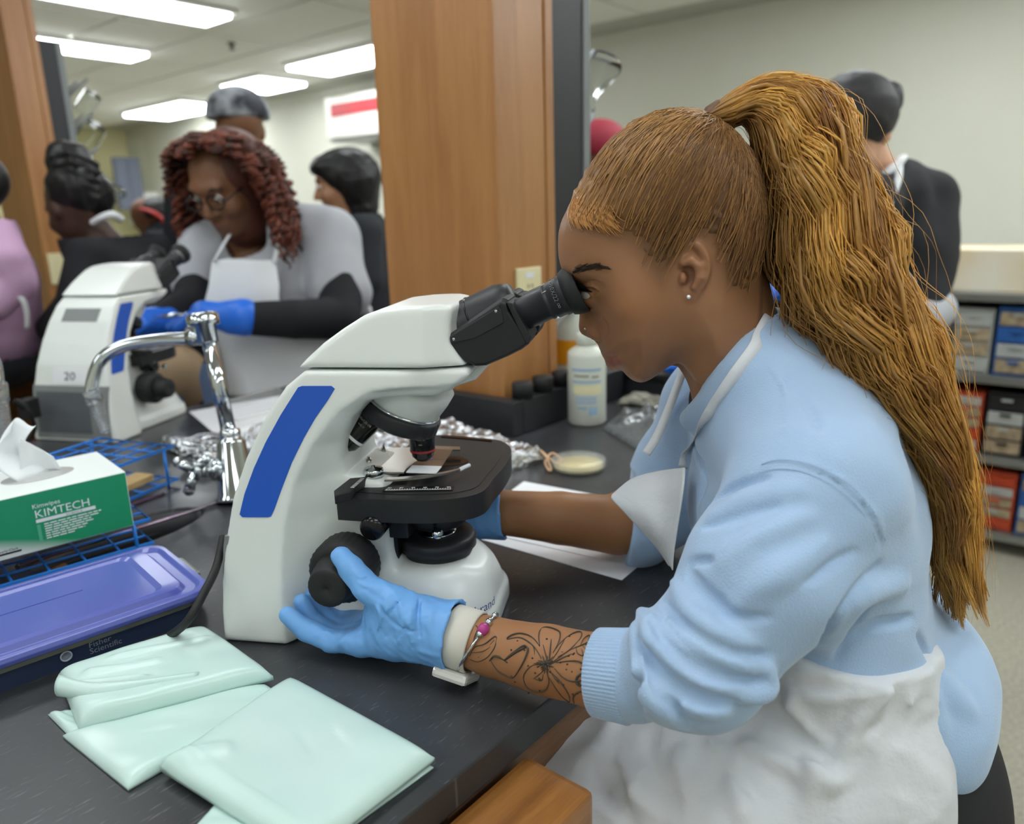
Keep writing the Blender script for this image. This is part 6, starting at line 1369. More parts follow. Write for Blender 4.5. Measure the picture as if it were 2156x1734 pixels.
# ---------------------------------------------------------------- lily tattoo drawn on the forearm
def cz(x, y): return (560+x/2.9135, 1120+y/2.9135)
TAT = [([(1680, 700), (1672, 630), (1690, 590), (1730, 580), (1790, 600), (1805, 625), (1792, 680), (1760, 740)], .0007), ([(1770, 720), (1830, 655), (1890, 615), (1930, 610), (1935, 640), (1900, 685), (1850, 730), (1790, 765)], .0007), ([(1690, 775), (1650, 710), (1600, 665), (1550, 645), (1480, 655), (1505, 630), (1560, 618), (1630, 640), (1680, 700)], .0008), ([(1650, 760), (1640, 700), (1600, 670)], .0005), ([(1700, 810), (1640, 815), (1600, 845), (1580, 890), (1600, 950), (1650, 980), (1710, 970), (1735, 920), (1720, 850)], .0007), ([(1720, 840), (1775, 885), (1825, 945), (1860, 1005), (1862, 1040), (1830, 1020), (1785, 970), (1735, 890)], .0007), ([(1780, 800), (1850, 790), (1920, 792), (1962, 830), (1975, 870), (1940, 905), (1880, 915), (1820, 890), (1770, 835)], .0008),
 ([(1735, 815), (1715, 750), (1700, 690)], .0005), ([(1735, 815), (1742, 730), (1750, 655)], .0006), ([(1735, 815), (1790, 730), (1830, 660)], .0005), ([(1735, 815), (1780, 780), (1820, 755)], .0005), ([(1735, 815), (1800, 780), (1875, 745)], .0006), ([(1735, 815), (1690, 860), (1640, 900)], .0005), ([(1735, 815), (1760, 880), (1800, 930)], .0005),
 ([(1800, 760), (1870, 720), (1940, 690), (1990, 665), (2045, 640)], .0006), ([(1900, 700), (1910, 740), (1945, 755), (1935, 715)], .0005), ([(1940, 690), (1960, 715), (2000, 725), (1985, 695), (1950, 685)], .0005), ([(1930, 690), (1950, 650), (1985, 630), (1975, 665)], .0005), ([(1990, 668), (2030, 690), (2050, 680), (2020, 660)], .0005), ([(1975, 672), (1995, 640), (2030, 620)], .0005),
 ([(1250, 760), (1280, 705), (1340, 685), (1400, 640), (1415, 655), (1400, 710), (1360, 765), (1300, 795), (1250, 780)], .0007), ([(1265, 700), (1280, 640), (1300, 590), (1285, 570)], .0006), ([(1300, 770), (1350, 720), (1400, 660)], .0005), ([(1260, 740), (1330, 730), (1380, 700)], .0004),
 ([(1370, 790), (1400, 760), (1450, 775), (1480, 800)], .0011), ([(1460, 785), (1520, 735), (1580, 695), (1605, 715), (1590, 770), (1560, 830), (1520, 890), (1500, 880)], .0009), ([(1470, 780), (1530, 735), (1590, 705)], .0016), ([(1380, 790), (1420, 850), (1470, 880), (1510, 900)], .0006), ([(1400, 800), (1440, 860)], .0005), ([(1430, 800), (1480, 870)], .0005), ([(1500, 790), (1505, 860)], .0005), ([(1540, 770), (1520, 850)], .0005), ([(1570, 740), (1550, 820)], .0005),
 ([(1990, 850), (1930, 870), (1905, 900), (1920, 940), (1980, 930)], .0012), ([(2000, 970), (1920, 980), (1885, 1010), (1890, 1050), (1940, 1080)], .0008), ([(1990, 1000), (1930, 1020)], .0005), ([(1995, 1040), (1940, 1050)], .0005), ([(1650, 900), (1690, 910), (1700, 870)], .0005), ([(1640, 930), (1670, 950)], .0005)]
tt = MB(); r_ = np.random.default_rng(4)
armG = Grid((.10, .09, -.02), (.34, .26, .12), .002); armG.tube(fore, rfore, .01)
def onarm(x, y, lift=.0002):
    q = surf(armG, *cz(x, y)); 
    if q is None: return None
    return q+dirL(-ray(*cz(x, y)))*lift
for pl_, r in TAT:
    q = [onarm(*a) for a in pl_]; q = [a for a in q if a is not None]
    if len(q) > 2:
        c = catmull(q, 4); n_ = len(c); tt.tube(c, [r*.9*(.45+.55*sin(pi*(i+.5)/n_)) for i in range(n_)], 5)
for k in range(46):      # soft shaded heart of the flower
    a = r_.uniform(0, 6.28); L1 = r_.uniform(15, 75); q = [onarm(1715+cos(a)*s*L1, 805+sin(a)*s*L1*.9) for s in (0.05, .5, 1)]
    if all(x is not None for x in q): tt.tube(q, [.0008, .0006, .0002], 4)
for k in range(34):
    q = onarm(r_.uniform(1500, 1960), r_.uniform(610, 1000)); 
    if q is not None: tt.lathe([(0, -.0004), (.0009, 0), (0, .0004)], q, (0, 1, .2), 6)
o = tt.build('tattoo', mat('tattoo_ink', (66, 58, 48), .6), T=lambda p: toW(p[None])[0]); reparent(o, who)
# ---------------------------------------------------------------- ponytail
Lp = [(1490, 262), (1530, 268), (1572, 262), (1596, 330), (1608, 420), (1622, 540), (1655, 670), (1735, 775), (1830, 870), (1905, 980), (1935, 1090), (1935, 1190), (1965, 1290)]
Rp = [(1490, 238), (1535, 200), (1620, 160), (1712, 168), (1782, 232), (1836, 370), (1888, 500), (1930, 620), (1985, 745), (2025, 900), (2052, 1050), (2066, 1180), (2092, 1325)]
yc = [0, 0, .0, .005, .010, .02, .035, .045, .045, .04, .035, .035, .035]; th_ = [.012, .016, .024, .034, .042, .048, .050, .050, .050, .048, .044, .040, .026]
Lc = np.array(catmull([np.array((*p, 0)) for p in Lp], 8)); Rc = np.array(catmull([np.array((*p, 0)) for p in Rp], 8)); kN = len(Lc); nS = 96; ss = np.linspace(0, 1, kN); si = np.linspace(0, 1, nS)
Li = np.stack([np.interp(si, ss, Lc[:, i]) for i in range(2)], 1); Ri = np.stack([np.interp(si, ss, Rc[:, i]) for i in range(2)], 1)
yi = np.interp(si, np.linspace(0, 1, 13), yc); ti = np.interp(si, np.linspace(0, 1, 13), th_)
NC_ = 80; r_ = np.random.default_rng(9); cl = []
while len(cl) < NC_:
    a = r_.uniform(-1, 1, 2)
    if a@a < 1: cl.append(a)
cl = np.array(cl); ph = r_.uniform(0, 6.28, (NC_, 2)); tone = r_.random(NC_); fr = r_.uniform(6.2, 8.5, NC_)
cend = r_.uniform(.90, 1.0, NC_)
def pony(N, spread, rad0, seed, flyaway=0., K=42):
    r_ = np.random.default_rng(seed); ci = r_.integers(0, NC_, N); dl_ = r_.normal(size=(N, 2))*spread; off0 = cl[ci]
    ends = np.clip(cend[ci]*r_.beta(22, 1.0, N), .35, 1.0); Sg = si[None, :]*ends[:, None]; tip = np.clip((Sg/cend[ci][:, None]-.80)/.20, 0, 1)
    shr = (1-.75*tip**1.5); a0 = off0[:, :1]+dl_[:, :1]*shr; b0 = off0[:, 1:]+dl_[:, 1:]*shr; nr = np.maximum(np.sqrt(a0**2+b0**2), 1)**.8; a0, b0 = a0/nr, b0/nr
    wv = 2*pi*fr[ci][:, None]*Sg*.8; grow = np.clip(Sg*3, 0, 1)
    A = a0+.15*np.sin(wv+ph[ci, 0][:, None])*grow+.010*np.sin(2*pi*9*Sg+r_.uniform(0, 6.28, (N, 1)))*grow
    B = b0+.24*np.sin(wv+ph[ci, 1][:, None])*grow
    if flyaway:
        amp = r_.gamma(2, flyaway, (N, 1)); A = A+amp*np.sin(2*pi*Sg*r_.uniform(1, 3, (N, 1))+r_.uniform(0, 6.28, (N, 1)))*np.clip(Sg*2.0, 0, 1)+amp*.6*np.clip(Sg-.3, 0, 1)*np.sign(off0[:, :1])
    A = A+.10*np.clip((Sg-.85)/.15, 0, 1)*np.sin(ph[ci, 1])[:, None]*2
    h = .5+.5*A
    def itp(arr): return np.interp(Sg.ravel(), si, arr).reshape(Sg.shape)
    U = itp(Li[:, 0])*(1-h)+itp(Ri[:, 0])*h; V = itp(Li[:, 1])*(1-h)+itp(Ri[:, 1])*h
    rr_ = fw[None, None]+rt[None, None]*((U-CX)/FPX)[..., None]-up[None, None]*((V-CY)/FPX)[..., None]
    dl = np.stack([rr_@mx_, rr_@mn, rr_[..., 2]], -1); t = (itp(yi)-CL[1])/dl[..., 1]; Pt = CL+dl*t[..., None]; Pt[..., 1] += itp(ti)*B
    idx = np.linspace(0, nS-1, K).astype(int); Pt = Pt[:, idx]; sk = Sg[:, idx]; Ak = A[:, idx]
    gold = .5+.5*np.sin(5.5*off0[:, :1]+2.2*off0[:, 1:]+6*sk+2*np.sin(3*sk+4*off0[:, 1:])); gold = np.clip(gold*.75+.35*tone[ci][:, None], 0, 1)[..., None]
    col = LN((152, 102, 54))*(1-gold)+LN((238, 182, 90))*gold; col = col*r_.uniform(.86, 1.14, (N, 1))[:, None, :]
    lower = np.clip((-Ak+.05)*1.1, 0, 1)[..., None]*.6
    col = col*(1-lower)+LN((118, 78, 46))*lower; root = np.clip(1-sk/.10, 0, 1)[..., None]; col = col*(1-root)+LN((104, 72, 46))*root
    rad = rad0*(1-.7*np.clip(sk/ends[:, None], 0, 1)**4)*r_.uniform(.75, 1.25, (N, 1)); return Pt, rad, col
Pt, rad, col = pony(800, .13, .0017, 1, 0., 28); strands('ponytail_locks', Pt, rad, col*.7, who, sides=4)  # colour scaled down: shade painted into the locks lying beneath
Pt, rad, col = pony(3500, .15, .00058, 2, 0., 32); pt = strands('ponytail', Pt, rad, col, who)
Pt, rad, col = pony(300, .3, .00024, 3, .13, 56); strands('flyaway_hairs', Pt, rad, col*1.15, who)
# wrap at the base of the ponytail
o = MB(); c0_, c1_ = W(1500, 252, 0), W(1530, 232, 0); ax = c1_-c0_
o.lathe([(.010, -.004), (.0125, .0), (.0125, np.linalg.norm(ax)*.8), (.011, np.linalg.norm(ax))], c0_, ax, 20, ripple=.05, nr=9); reparent(o.build('hair_tie', mat('hair_dark', (96, 66, 40), .5), T=lambda p: toW(p[None])[0]), who)
# ================================================================ people in the background
FR, FB = rt0, -np.array([cos(HEAD), sin(HEAD), 0.0]); EZ = np.array([0, 0, 1.0])
class Fig:
    """local frame: x image right, y towards the camera, z up, standing on the floor"""
    def __init__(s, u, v, d, label):
        p = P(u, v, d); s.o = np.array([p[0], p[1], 0.0]); s.cl = np.array([(CAMP-s.o)@FR, (CAMP-s.o)@FB, CAMZ]); s.e = empty('person', s.o, label, 'person')
    def W(s, u, v, y=0.):
        r = ray(u, v); r = np.array([r@FR, r@FB, r[2]]); return s.cl+r*((y-s.cl[1])/r[1])
    def world(s, V): V = np.atleast_2d(V); return s.o+V[:, :1]*FR+V[:, 1:2]*FB+V[:, 2:3]*EZ
    def emit(s, g, name, m, sm=2, col=None):
        V, Q_ = g.mesh(sm); c = None if col is None else np.tile(LN(col), (len(V), 1))
        o = new_obj(name, np_mesh(name, s.world(V), Q_[:, ::-1].copy(), cols=c), m); reparent(o, s.e); return o
    def mb(s, mb, name, m): o = mb.build(name, m, T=lambda p: s.world(p)[0]); reparent(o, s.e); return o
def basis(yaw, pitch):
    f = np.array([-sin(yaw)*cos(pitch), cos(yaw)*cos(pitch), -sin(pitch)]); l = np.cross(f, EZ); l /= np.linalg.norm(l); u_ = np.cross(l, f); return f, l, u_
def head_sdf(g, c, B, s=1.0):
    f, l, u_ = B; R = np.array([f, l, u_]); at = lambda a, b, h: c+(f*a+l*b+u_*h)*s
    g.ell(at(-.012, 0, .030), np.array([.093, .072, .092])*s, .02, R); g.ell(at(.018, 0, -.035), np.array([.066, .060, .080])*s, .03, R); g.ell(at(.045, 0, -.085), np.array([.030, .030, .024])*s, .03, R)
    g.ell(at(.070, 0, .030), np.array([.020, .048, .016])*s, .02, R)
    for q in (1, -1):
        g.ell(at(.076, q*.030, .008), np.array([.014, .017, .011])*s, .01, R, sub=True); g.ell(at(.055, q*.042, -.028), np.array([.022, .020, .020])*s, .02, R); g.ell(at(-.008, q*.072, -.005), np.array([.018, .010, .030])*s, .01, R)
        g.ell(at(.069, q*.031, .008), np.array([.012, .014, .010])*s, .003, R)
    g.tube([at(.078, 0, .015), at(.094, 0, -.012), at(.100, 0, -.026)], [.008*s, .010*s, .012*s], .010); g.ell(at(.084, .013, -.030), np.array([.012, .010, .009])*s, .008, R); g.ell(at(.084, -.013, -.030), np.array([.012, .010, .009])*s, .008, R)
    g.ell(at(.078, 0, -.058), np.array([.011, .025, .006])*s, .006, R); g.ell(at(.076, 0, -.069), np.array([.011, .022, .007])*s, .006, R)
def face_bits(F_, c, B, s, lipc, browc):
    f, l, u_ = B; at = lambda a, b, h: c+(f*a+l*b+u_*h)*s
    for q in (1, -1):
        F_.mb(MB().lathe([(.0115*s*sin(pi*i/8), -.0115*s*cos(pi*i/8)) for i in range(1, 9)], at(.0725, q*.031, .006), f, 12), 'eyeball', 'eye_white'); F_.mb(MB().lathe([(.0055*s, .0105*s), (.003*s, .0122*s), (0, .0123*s)], at(.0725, q*.031, .006), f-u_*.35, 10), 'iris', 'iris_brown')
        F_.mb(MB().tube(catmull([at(.086, q*.016, .026), at(.084, q*.032, .033), at(.070, q*.050, .027)], 3), .0030*s, 6), 'eyebrow', browc)
    F_.mb(MB().tube(catmull([at(.070, .022, -.063), at(.0885, 0, -.0605), at(.070, -.022, -.063)], 4), [.001, .002, .003, .0036, .004, .0036, .003, .002, .001], 6), 'lips', lipc)
for nm, c in (('skin_dark', (104, 66, 44)), ('skin_mid', (126, 86, 60)), ('skin_tan', (176, 130, 96)), ('skin_light', (196, 150, 120)), ('skin_deep', (74, 50, 40))): mat(nm, c, .5, sss=.05)
mat('lip_mauve', (142, 86, 84), .4); mat('hair_black', (24, 22, 23), .45, bump=.6, bscale=60, bdist=.004, stretch=(1, 1, .25)); mat('tee_grey', (176, 178, 184), .9, bump=.3, bscale=300); mat('knit_black', (26, 27, 31), .85); mat('jacket_black', (30, 33, 40), .8); mat('pink_knit', (196, 158, 190), .85); mat('khaki', (156, 132, 104), .85); mat('denim', (92, 112, 146), .85); mat('auburn', (132, 64, 40), .5, attr='col'); mat('red_band', (170, 36, 34), .5); mat('maroon_cap', (142, 34, 52), .7)
mat('white_cloth', (226, 228, 230), .75, bump=.5, bscale=20, bdist=.006)
m = mat('pattern_cap', (38, 42, 52), .6, var=(196, 200, 206), vscale=9, vamt=.85); 
GL = lambda lo, hi, h=.007: Grid(lo, hi, h)
def torso(g, pts, rad, sy=.62, k=.03): g.tube(pts, rad, k, sy=sy, kin=.02)
def simple_legs(F_, x, y, zt, m, sp=.09, r=(.085, .06, .045)):
    g = GL((x-.3, y-.3, 0), (x+.3, y+.3, zt+.05), .012)
    for q in (1, -1): g.tube([np.array([x+q*sp, y, zt]), np.array([x+q*sp, y, zt*.5]), np.array([x+q*sp, y, .06])], r, .02); g.tube([np.array([x+q*sp, y-.03, .045]), np.array([x+q*sp, y+.14, .04])], [.045, .038], .02)
    return F_.emit(g, 'trousers', m, 1)
def hand(g, a, b, s=1.0, spread=.6):
    """mitten of palm and five fingers from wrist a to knuckles b, fingers continuing"""
    d = b-a; L_ = np.linalg.norm(d); d = d/L_; side = np.cross(d, EZ); side /= np.linalg.norm(side)+1e-9; dn = np.cross(side, d)
    g.tube([a, b], [.028*s, .030*s], .01)
    for i, (o_, ln) in enumerate(((-.030, .060), (-.010, .075), (.010, .070), (.030, .055))):
        q = b+side*o_*s; g.tube([q, q+d*ln*.5*s-EZ*.010*s, q+d*ln*s-EZ*.032*s], [.0115*s, .0105*s, .009*s], .006)
    q = a+d*.03-side*.028*s; g.tube([q, q+d*.04*s-side*.018*s-EZ*.012*s, q+d*.075*s-side*.010*s-EZ*.030*s], [.014*s, .012*s, .010*s], .008)
# ---------------------------------------------------------------- A: standing person with auburn curls, grey tee and white apron
A_ = Fig(560, 600, 2.10, 'standing person with auburn curls, glasses, grey tee, white apron and blue gloves'); W_ = A_.W
hc = W_(478, 392, .02); Bh = basis(radians(22), radians(28))
g = GL((hc[0]-.14, hc[1]-.16, .85), (hc[0]+.16, hc[1]+.17, hc[2]+.15), .0045); head_sdf(g, hc, Bh, 1.06); g.tube([hc-EZ*.05-np.array([0, .03, 0]), W_(520, 520, -.08), W_(560, 600, -.08)], [.055, .06, .09], .02)
g.F = np.maximum(g.F, -(g.ax[2][None, None, :]-1.0)).astype(np.float32)
A_.emit(g, 'body', 'skin_mid'); face_bits(A_, hc, Bh, 1.06, 'lip_mauve', 'hair_black')
# glasses
f, l, u_ = Bh
for q in (1, -1):
    c = hc+(f*.098+l*q*.033+u_*.004)*1.06; A_.mb(MB().tube([c+(l*cos(a)*.027+u_*sin(a)*.019-f*.006*abs(cos(a))) for a in np.linspace(0, 2*pi, 25)[:-1]], .0024, 6, closed=True), 'glasses_rim', 'black_gloss'); A_.mb(MB().tube([c+l*q*.027-f*.006, hc+(f*.0+l*q*.082+u_*.012)], .0022, 6), 'glasses_temple', 'black_gloss')
A_.mb(MB().tube([hc+(f*.104+l*.007+u_*.008)*1.06, hc+(f*.104-l*.007+u_*.008)*1.06], .0024, 6), 'glasses_bridge', 'black_gloss')
# tee
g = GL((-.42, -.28, .88), (.38, .26, 1.42), .006)
sL, sR = W_(432, 522, -.05), W_(695, 500, -.09)
torso(g, [W_(555, 505, -.09), W_(575, 590, -.07), W_(600, 720, -.06)], [.105, .125, .135], sy=1.0); g.tube([sL, W_(500, 475, -.08), W_(600, 470, -.10), sR], [.060, .055, .062, .076], .04)
g.tube([sL, W_(410, 590, .0)], [.068, .062], .03); g.tube([sR, W_(715, 615, .0)], [.082, .085], .03)
g.tube([W_(500, 440, -.03), W_(530, 520, -.03)], [.06, .065], .006, sub=True)
g.noise(.004, [6., 11.], 2); teeG = g; A_.emit(g, 'tee_shirt', 'tee_grey')
# black under-sleeves
g = GL((-.55, -.2, .85), (.40, .40, 1.22), .006)
g.tube([W_(412, 585, .0), W_(405, 640, .06), W_(340, 672, .16)], [.052, .050, .040], .01); g.tube([W_(718, 605, .02), W_(715, 670, .10), W_(620, 672, .18), W_(505, 670, .22)], [.060, .056, .050, .040], .015)
A_.emit(g, 'under_sleeves', 'knit_black')
g = GL((-.60, .05, .86), (.05, .45, 1.18), .005); hand(g, W_(505, 668, .22), W_(430, 662, .24), 1.15); g.tube([W_(512, 668, .22), W_(490, 668, .22)], [.047, .043], .01); A_.emit(g, 'glove', 'glove_deep', 1)
g = GL((-.70, .0, .84), (-.10, .45, 1.18), .005); hand(g, W_(352, 672, .16), W_(300, 680, .20), 1.25); A_.emit(g, 'glove', 'glove_deep', 1)
o = MB().tube([A_.world(W_(325, 668, .24))[0], A_.world(W_(362, 664, .27))[0], A_.world(W_(400, 662, .26))[0]], [.003, .006, .004], 8).build('metal_forceps', 'chrome'); tag(o, 'thin metal forceps held between blue gloves beside the tap', 'forceps')
# apron
def patch(F_, rows, name, m, th=.003, sub=6):
    rr_ = [catmull([F_.W(*q) for q in r], sub) for r in rows]; nc = len(rr_[0]); gr = [catmull([rr_[i][j] for i in range(len(rr_))], sub) for j in range(nc)]; nn = len(gr[0])
    o = MB().add([gr[j][i] for j in range(nc) for i in range(nn)], [(j*nn+i, j*nn+i+1, (j+1)*nn+i+1, (j+1)*nn+i) for j in range(nc-1) for i in range(nn-1)], True); o = F_.mb(o, name, m); solid(o, th, 0); return o
patch(A_, [[(447, 548, .09), (500, 545, .10), (540, 548, .10), (580, 548, .08)], [(440, 600, .11), (500, 600, .12), (545, 600, .12), (588, 600, .10)], [(432, 650, .12), (500, 650, .13), (550, 650, .13), (600, 645, .11)], [(455, 710, .12), (530, 705, .14), (620, 700, .12), (720, 700, .06)], [(470, 770, .12), (540, 770, .14), (640, 770, .12), (735, 770, .06)], [(480, 832, .12), (540, 835, .15), (640, 835, .13), (740, 840, .06)]], 'apron', 'white_cloth')
for a, b_ in (((450, 550), (505, 455)), ((578, 550), (592, 470))): A_.mb(MB().tube([W_(*a, .10), W_((a[0]+b_[0])/2, (a[1]+b_[1])/2, .06), W_(*b_, .0)], .007, 6, flat=.3), 'apron_strap', 'white_cloth')
A_.mb(MB().tube(catmull([W_(742, 640, -.05), W_(775, 650, -.06), W_(770, 690, -.06), W_(745, 665, -.05)], 4), .012, 6), 'apron_bow', 'white_cloth')
simple_legs(A_, W_(560, 800)[0], -.05, .90, 'denim', .10, (.10, .07, .05))
# curls
r_ = np.random.default_rng(12); N, K = 470, 40; S_ = np.zeros((N, K, 3)); rad = np.zeros((N, K)); CO = np.zeros((N, 3)); f, l, u_ = Bh
for k in range(N):
    while True:
        d_ = r_.normal(size=3); d_ /= np.linalg.norm(d_)
        if d_[2] > -.35 and (d_@f < .22 or d_[2] > .70): break
    a = hc+d_*np.array([.088, .098, .105])*1.06+EZ*.018; L_ = r_.uniform(.08, .20)*(1 if d_[2] < .5 else .75); t = np.linspace(0, 1, K); out = np.array([d_[0], d_[1], 0]); out /= np.linalg.norm(out)+1e-6
    if out@f > .2: L_ *= .45
    p = a+np.outer(t, d_*.03)+np.outer(np.sin(np.clip(t*1.6, 0, 1)*pi/2), out*.045)-np.outer(np.clip(t-.12, 0, 1)*L_*1.1, EZ)
    tr = r_.uniform(3, 6); cr = r_.uniform(.007, .014); ph0 = r_.uniform(0, 6.28); e1_ = np.cross(out, EZ)
    p += cr*np.clip(t*5, 0, 1)[:, None]*(np.cos(2*pi*tr*t+ph0)[:, None]*e1_+np.sin(2*pi*tr*t+ph0)[:, None]*out); S_[k] = p; rad[k] = r_.uniform(.0038, .0062)*(1-.5*t**3); CO[k] = LN((108, 52, 32) if r_.random() < .7 else (70, 36, 26))*r_.uniform(.7, 1.35)
V, Q_ = tubes_np(S_, rad, 4); o = new_obj('curly_hair', np_mesh('curly_hair', A_.world(V), Q_, cols=np.repeat(CO, K*4, 0)), 'auburn'); reparent(o, A_.e)
g = GL(hc-.17, hc+.17, .006); g.ell(hc+EZ*.034-f*.024, (.104, .108, .104), .02); g.tube([hc-f*.05, hc-f*.06-EZ*.12], [.085, .07], .03); g.ell(hc+f*.105-u_*.03, (.075, .075, .095), .02, sub=True); A_.emit(g, 'hair_under', 'auburn', 2, (84, 42, 28))
# ---------------------------------------------------------------- B: person with a black updo, black sweater
B_ = Fig(240, 560, 2.45, 'person in a black sweater with a tall black bun, seen from behind at the left'); W_ = B_.W
hc = W_(158, 440, .0); Bh = basis(radians(118), radians(22))
g = GL((hc[0]-.18, hc[1]-.16, .95), (hc[0]+.22, hc[1]+.16, hc[2]+.15), .006); head_sdf(g, hc, Bh, 1.0); g.tube([hc-EZ*.04, W_(200, 490, -.02), W_(225, 530, -.02)], [.052, .054, .07], .02); B_.emit(g, 'body', 'skin_deep')
g = GL(hc-np.array([.17, .15, .15]), hc+np.array([.17, .15, .26]), .006); g.ell(hc+np.array([.022, -.008, .045]), (.098, .092, .085), .02); g.ell(W_(148, 345, 0), (.070, .068, .055), .02); g.ell(W_(160, 385, .01), (.085, .078, .045), .02); g.ell(W_(140, 318, 0), (.052, .05, .03), .02)
for k in range(5): g.tube([W_(105+8*k, 330+18*k, .06), W_(150, 322+18*k, .075), W_(205, 345+18*k, .05)], .008, .008)
g.noise(.004, [14., 30.], 4); f, l, u_ = Bh; g.ell(hc+f*.10-u_*.01, (.07, .09, .08), .02, sub=True); B_.emit(g, 'updo', 'hair_black')
for sg in (1,): B_.mb(MB().tube(catmull([W_(196, 470, .055), W_(215, 458, .07), W_(238, 452, .06), W_(255, 462, .03)], 4), .012, 8), 'white_collar', 'white_cloth')
g = GL((-.36, -.28, .62), (.40, .28, 1.30), .007); torso(g, [W_(235, 505, -.02), W_(255, 580, -.02), W_(290, 700, -.02), W_(310, 790, -.02)], [.10, .125, .13, .13], sy=.75); g.tube([W_(175, 510, .05), W_(190, 540, .12), W_(160, 640, .20), W_(110, 690, .22)], [.07, .068, .055, .045], .03); g.tube([W_(300, 510, -.10), W_(330, 600, -.12), W_(280, 690, -.14)], [.07, .062, .05], .03); g.tube([W_(190, 500, .06), W_(310, 520, -.09)], [.07, .07], .03); g.noise(.003, [7.], 5); B_.emit(g, 'sweater', 'knit_black')
g = GL((-.30, -.30, .0), (.50, .32, .98), .009); g.ell(W_(330, 800, .0), (.17, .17, .13), .03); g.tube([W_(350, 790, .10), W_(270, 815, .16), W_(230, 830, .18)], [.095, .085, .07], .04); g.tube([W_(340, 800, -.08), W_(230, 820, -.10)], [.095, .075], .04)
for y in (.16, -.10): q = W_(235, 830, y); g.tube([q, np.array([q[0]+.02, y, .08])], [.07, .05], .03); g.tube([np.array([q[0]+.02, y, .045]), np.array([q[0]-.12, y, .04])], [.045, .038], .02)
B_.emit(g, 'trousers', 'khaki', 1)
sq = B_.world(W_(335, 860, 0))[0]; e = empty('lab_stool', (sq[0], sq[1], 0), 'stool under the person with the black bun', 'stool'); zt2 = .70
reparent(MB().lathe([(0, .64), (.16, .64), (.18, .655), (.17, .69), (0, .70)], (sq[0], sq[1], 0), n=28).build('seat', 'black_satin'), e)
for k in range(4):
    a = k*pi/2+.4; reparent(MB().tube([(sq[0]+.1*cos(a), sq[1]+.1*sin(a), .64), (sq[0]+.19*cos(a), sq[1]+.19*sin(a), 0)], .012, 8).build('leg', 'dark_metal'), e)
# ---------------------------------------------------------------- C: person in black with a short dark bob, facing left
C_ = Fig(755, 520, 2.78, 'person in a black jacket with chin-length dark hair, facing left by the column'); W_ = C_.W
hc = W_(722, 390, 0); Bh = basis(radians(82), radians(8)); g = GL((hc[0]-.15, -.15, 1.0), (hc[0]+.16, .15, hc[2]+.15), .0055); head_sdf(g, hc, Bh, 1.0); g.tube([hc-EZ*.04+np.array([.02, 0, 0]), W_(745, 450, 0), W_(760, 480, 0)], [.050, .052, .07], .02); C_.emit(g, 'body', 'skin_tan'); face_bits(C_, hc, Bh, 1.0, 'lip_mauve', 'hair_black')
g = GL(hc-.18, hc+.18, .0055); g.ell(hc+np.array([.022, 0, .038]), (.108, .094, .092), .02); g.tube([W_(755, 380, 0), W_(762, 432, 0)], [.078, .06], .03, sy=.8); g.ell(hc+np.array([-.045, 0, .060]), (.065, .082, .045), .02); g.ell(hc+np.array([-.095, 0, -.050]), (.088, .11, .080), .02, sub=True); g.noise(.003, [16., 33.], 6); C_.emit(g, 'hair', 'hair_black')
g = GL((-.36, -.28, .80), (.30, .26, 1.35), .007); torso(g, [W_(765, 485, 0), W_(775, 580, 0), W_(785, 700, 0)], [.085, .105, .11], sy=.62); g.tube([W_(752, 450, 0), W_(757, 470, 0)], [.062, .07], .02); g.tube([W_(760, 495, .13), W_(770, 590, .17), W_(740, 670, .18)], [.066, .058, .05], .03); g.tube([W_(770, 495, -.13), W_(780, 600, -.17)], [.066, .055], .03); g.tube([W_(760, 488, .12), W_(768, 488, -.12)], [.068, .068], .03); C_.emit(g, 'jacket', 'jacket_black'); simple_legs(C_, W_(785, 720)[0], 0, .9, 'jacket_black', .08)
g = GL((-.40, .05, .85), (.10, .40, 1.15), .006); hand(g, W_(738, 672, .18), W_(715, 685, .20), 1.0); C_.emit(g, 'hands', 'skin_tan', 1)
# ---------------------------------------------------------------- D: capped person behind the curls
D_ = Fig(480, 400, 2.75, 'person in a patterned black and white cap standing behind the auburn curls'); W_ = D_.W
hc = W_(505, 275, 0); Bh = basis(radians(150), radians(5)); g = GL((hc[0]-.16, -.15, 1.15), (hc[0]+.16, .15, hc[2]+.15), .007); head_sdf(g, hc, Bh, 1.05); g.tube([hc, W_(490, 360, 0), W_(480, 420, 0)], [.055, .058, .08], .02); D_.emit(g, 'body', 'skin_mid')
g = GL(hc-.16, hc+.17, .006); g.ell(hc+EZ*.056, (.108, .112, .092), .02); g.F = np.maximum(g.F, -(g.ax[2][None, None, :]-(hc[2]+.035))).astype(np.float32); D_.emit(g, 'cap', 'pattern_cap')
g = GL((-.34, -.25, .75), (.32, .25, 1.52), .008); torso(g, [W_(470, 400, 0), W_(465, 480, 0), W_(465, 640, 0)], [.10, .12, .12], sy=.9); g.tube([W_(420, 395, 0), W_(385, 420, .02), W_(378, 520, .03), W_(395, 620, .05)], [.07, .062, .055, .05], .03); g.tube([W_(530, 395, 0), W_(560, 520, .02)], [.07, .06], .03); D_.emit(g, 'sweater', 'jacket_black'); simple_legs(D_, W_(465, 660)[0], 0, .85, 'jacket_black')
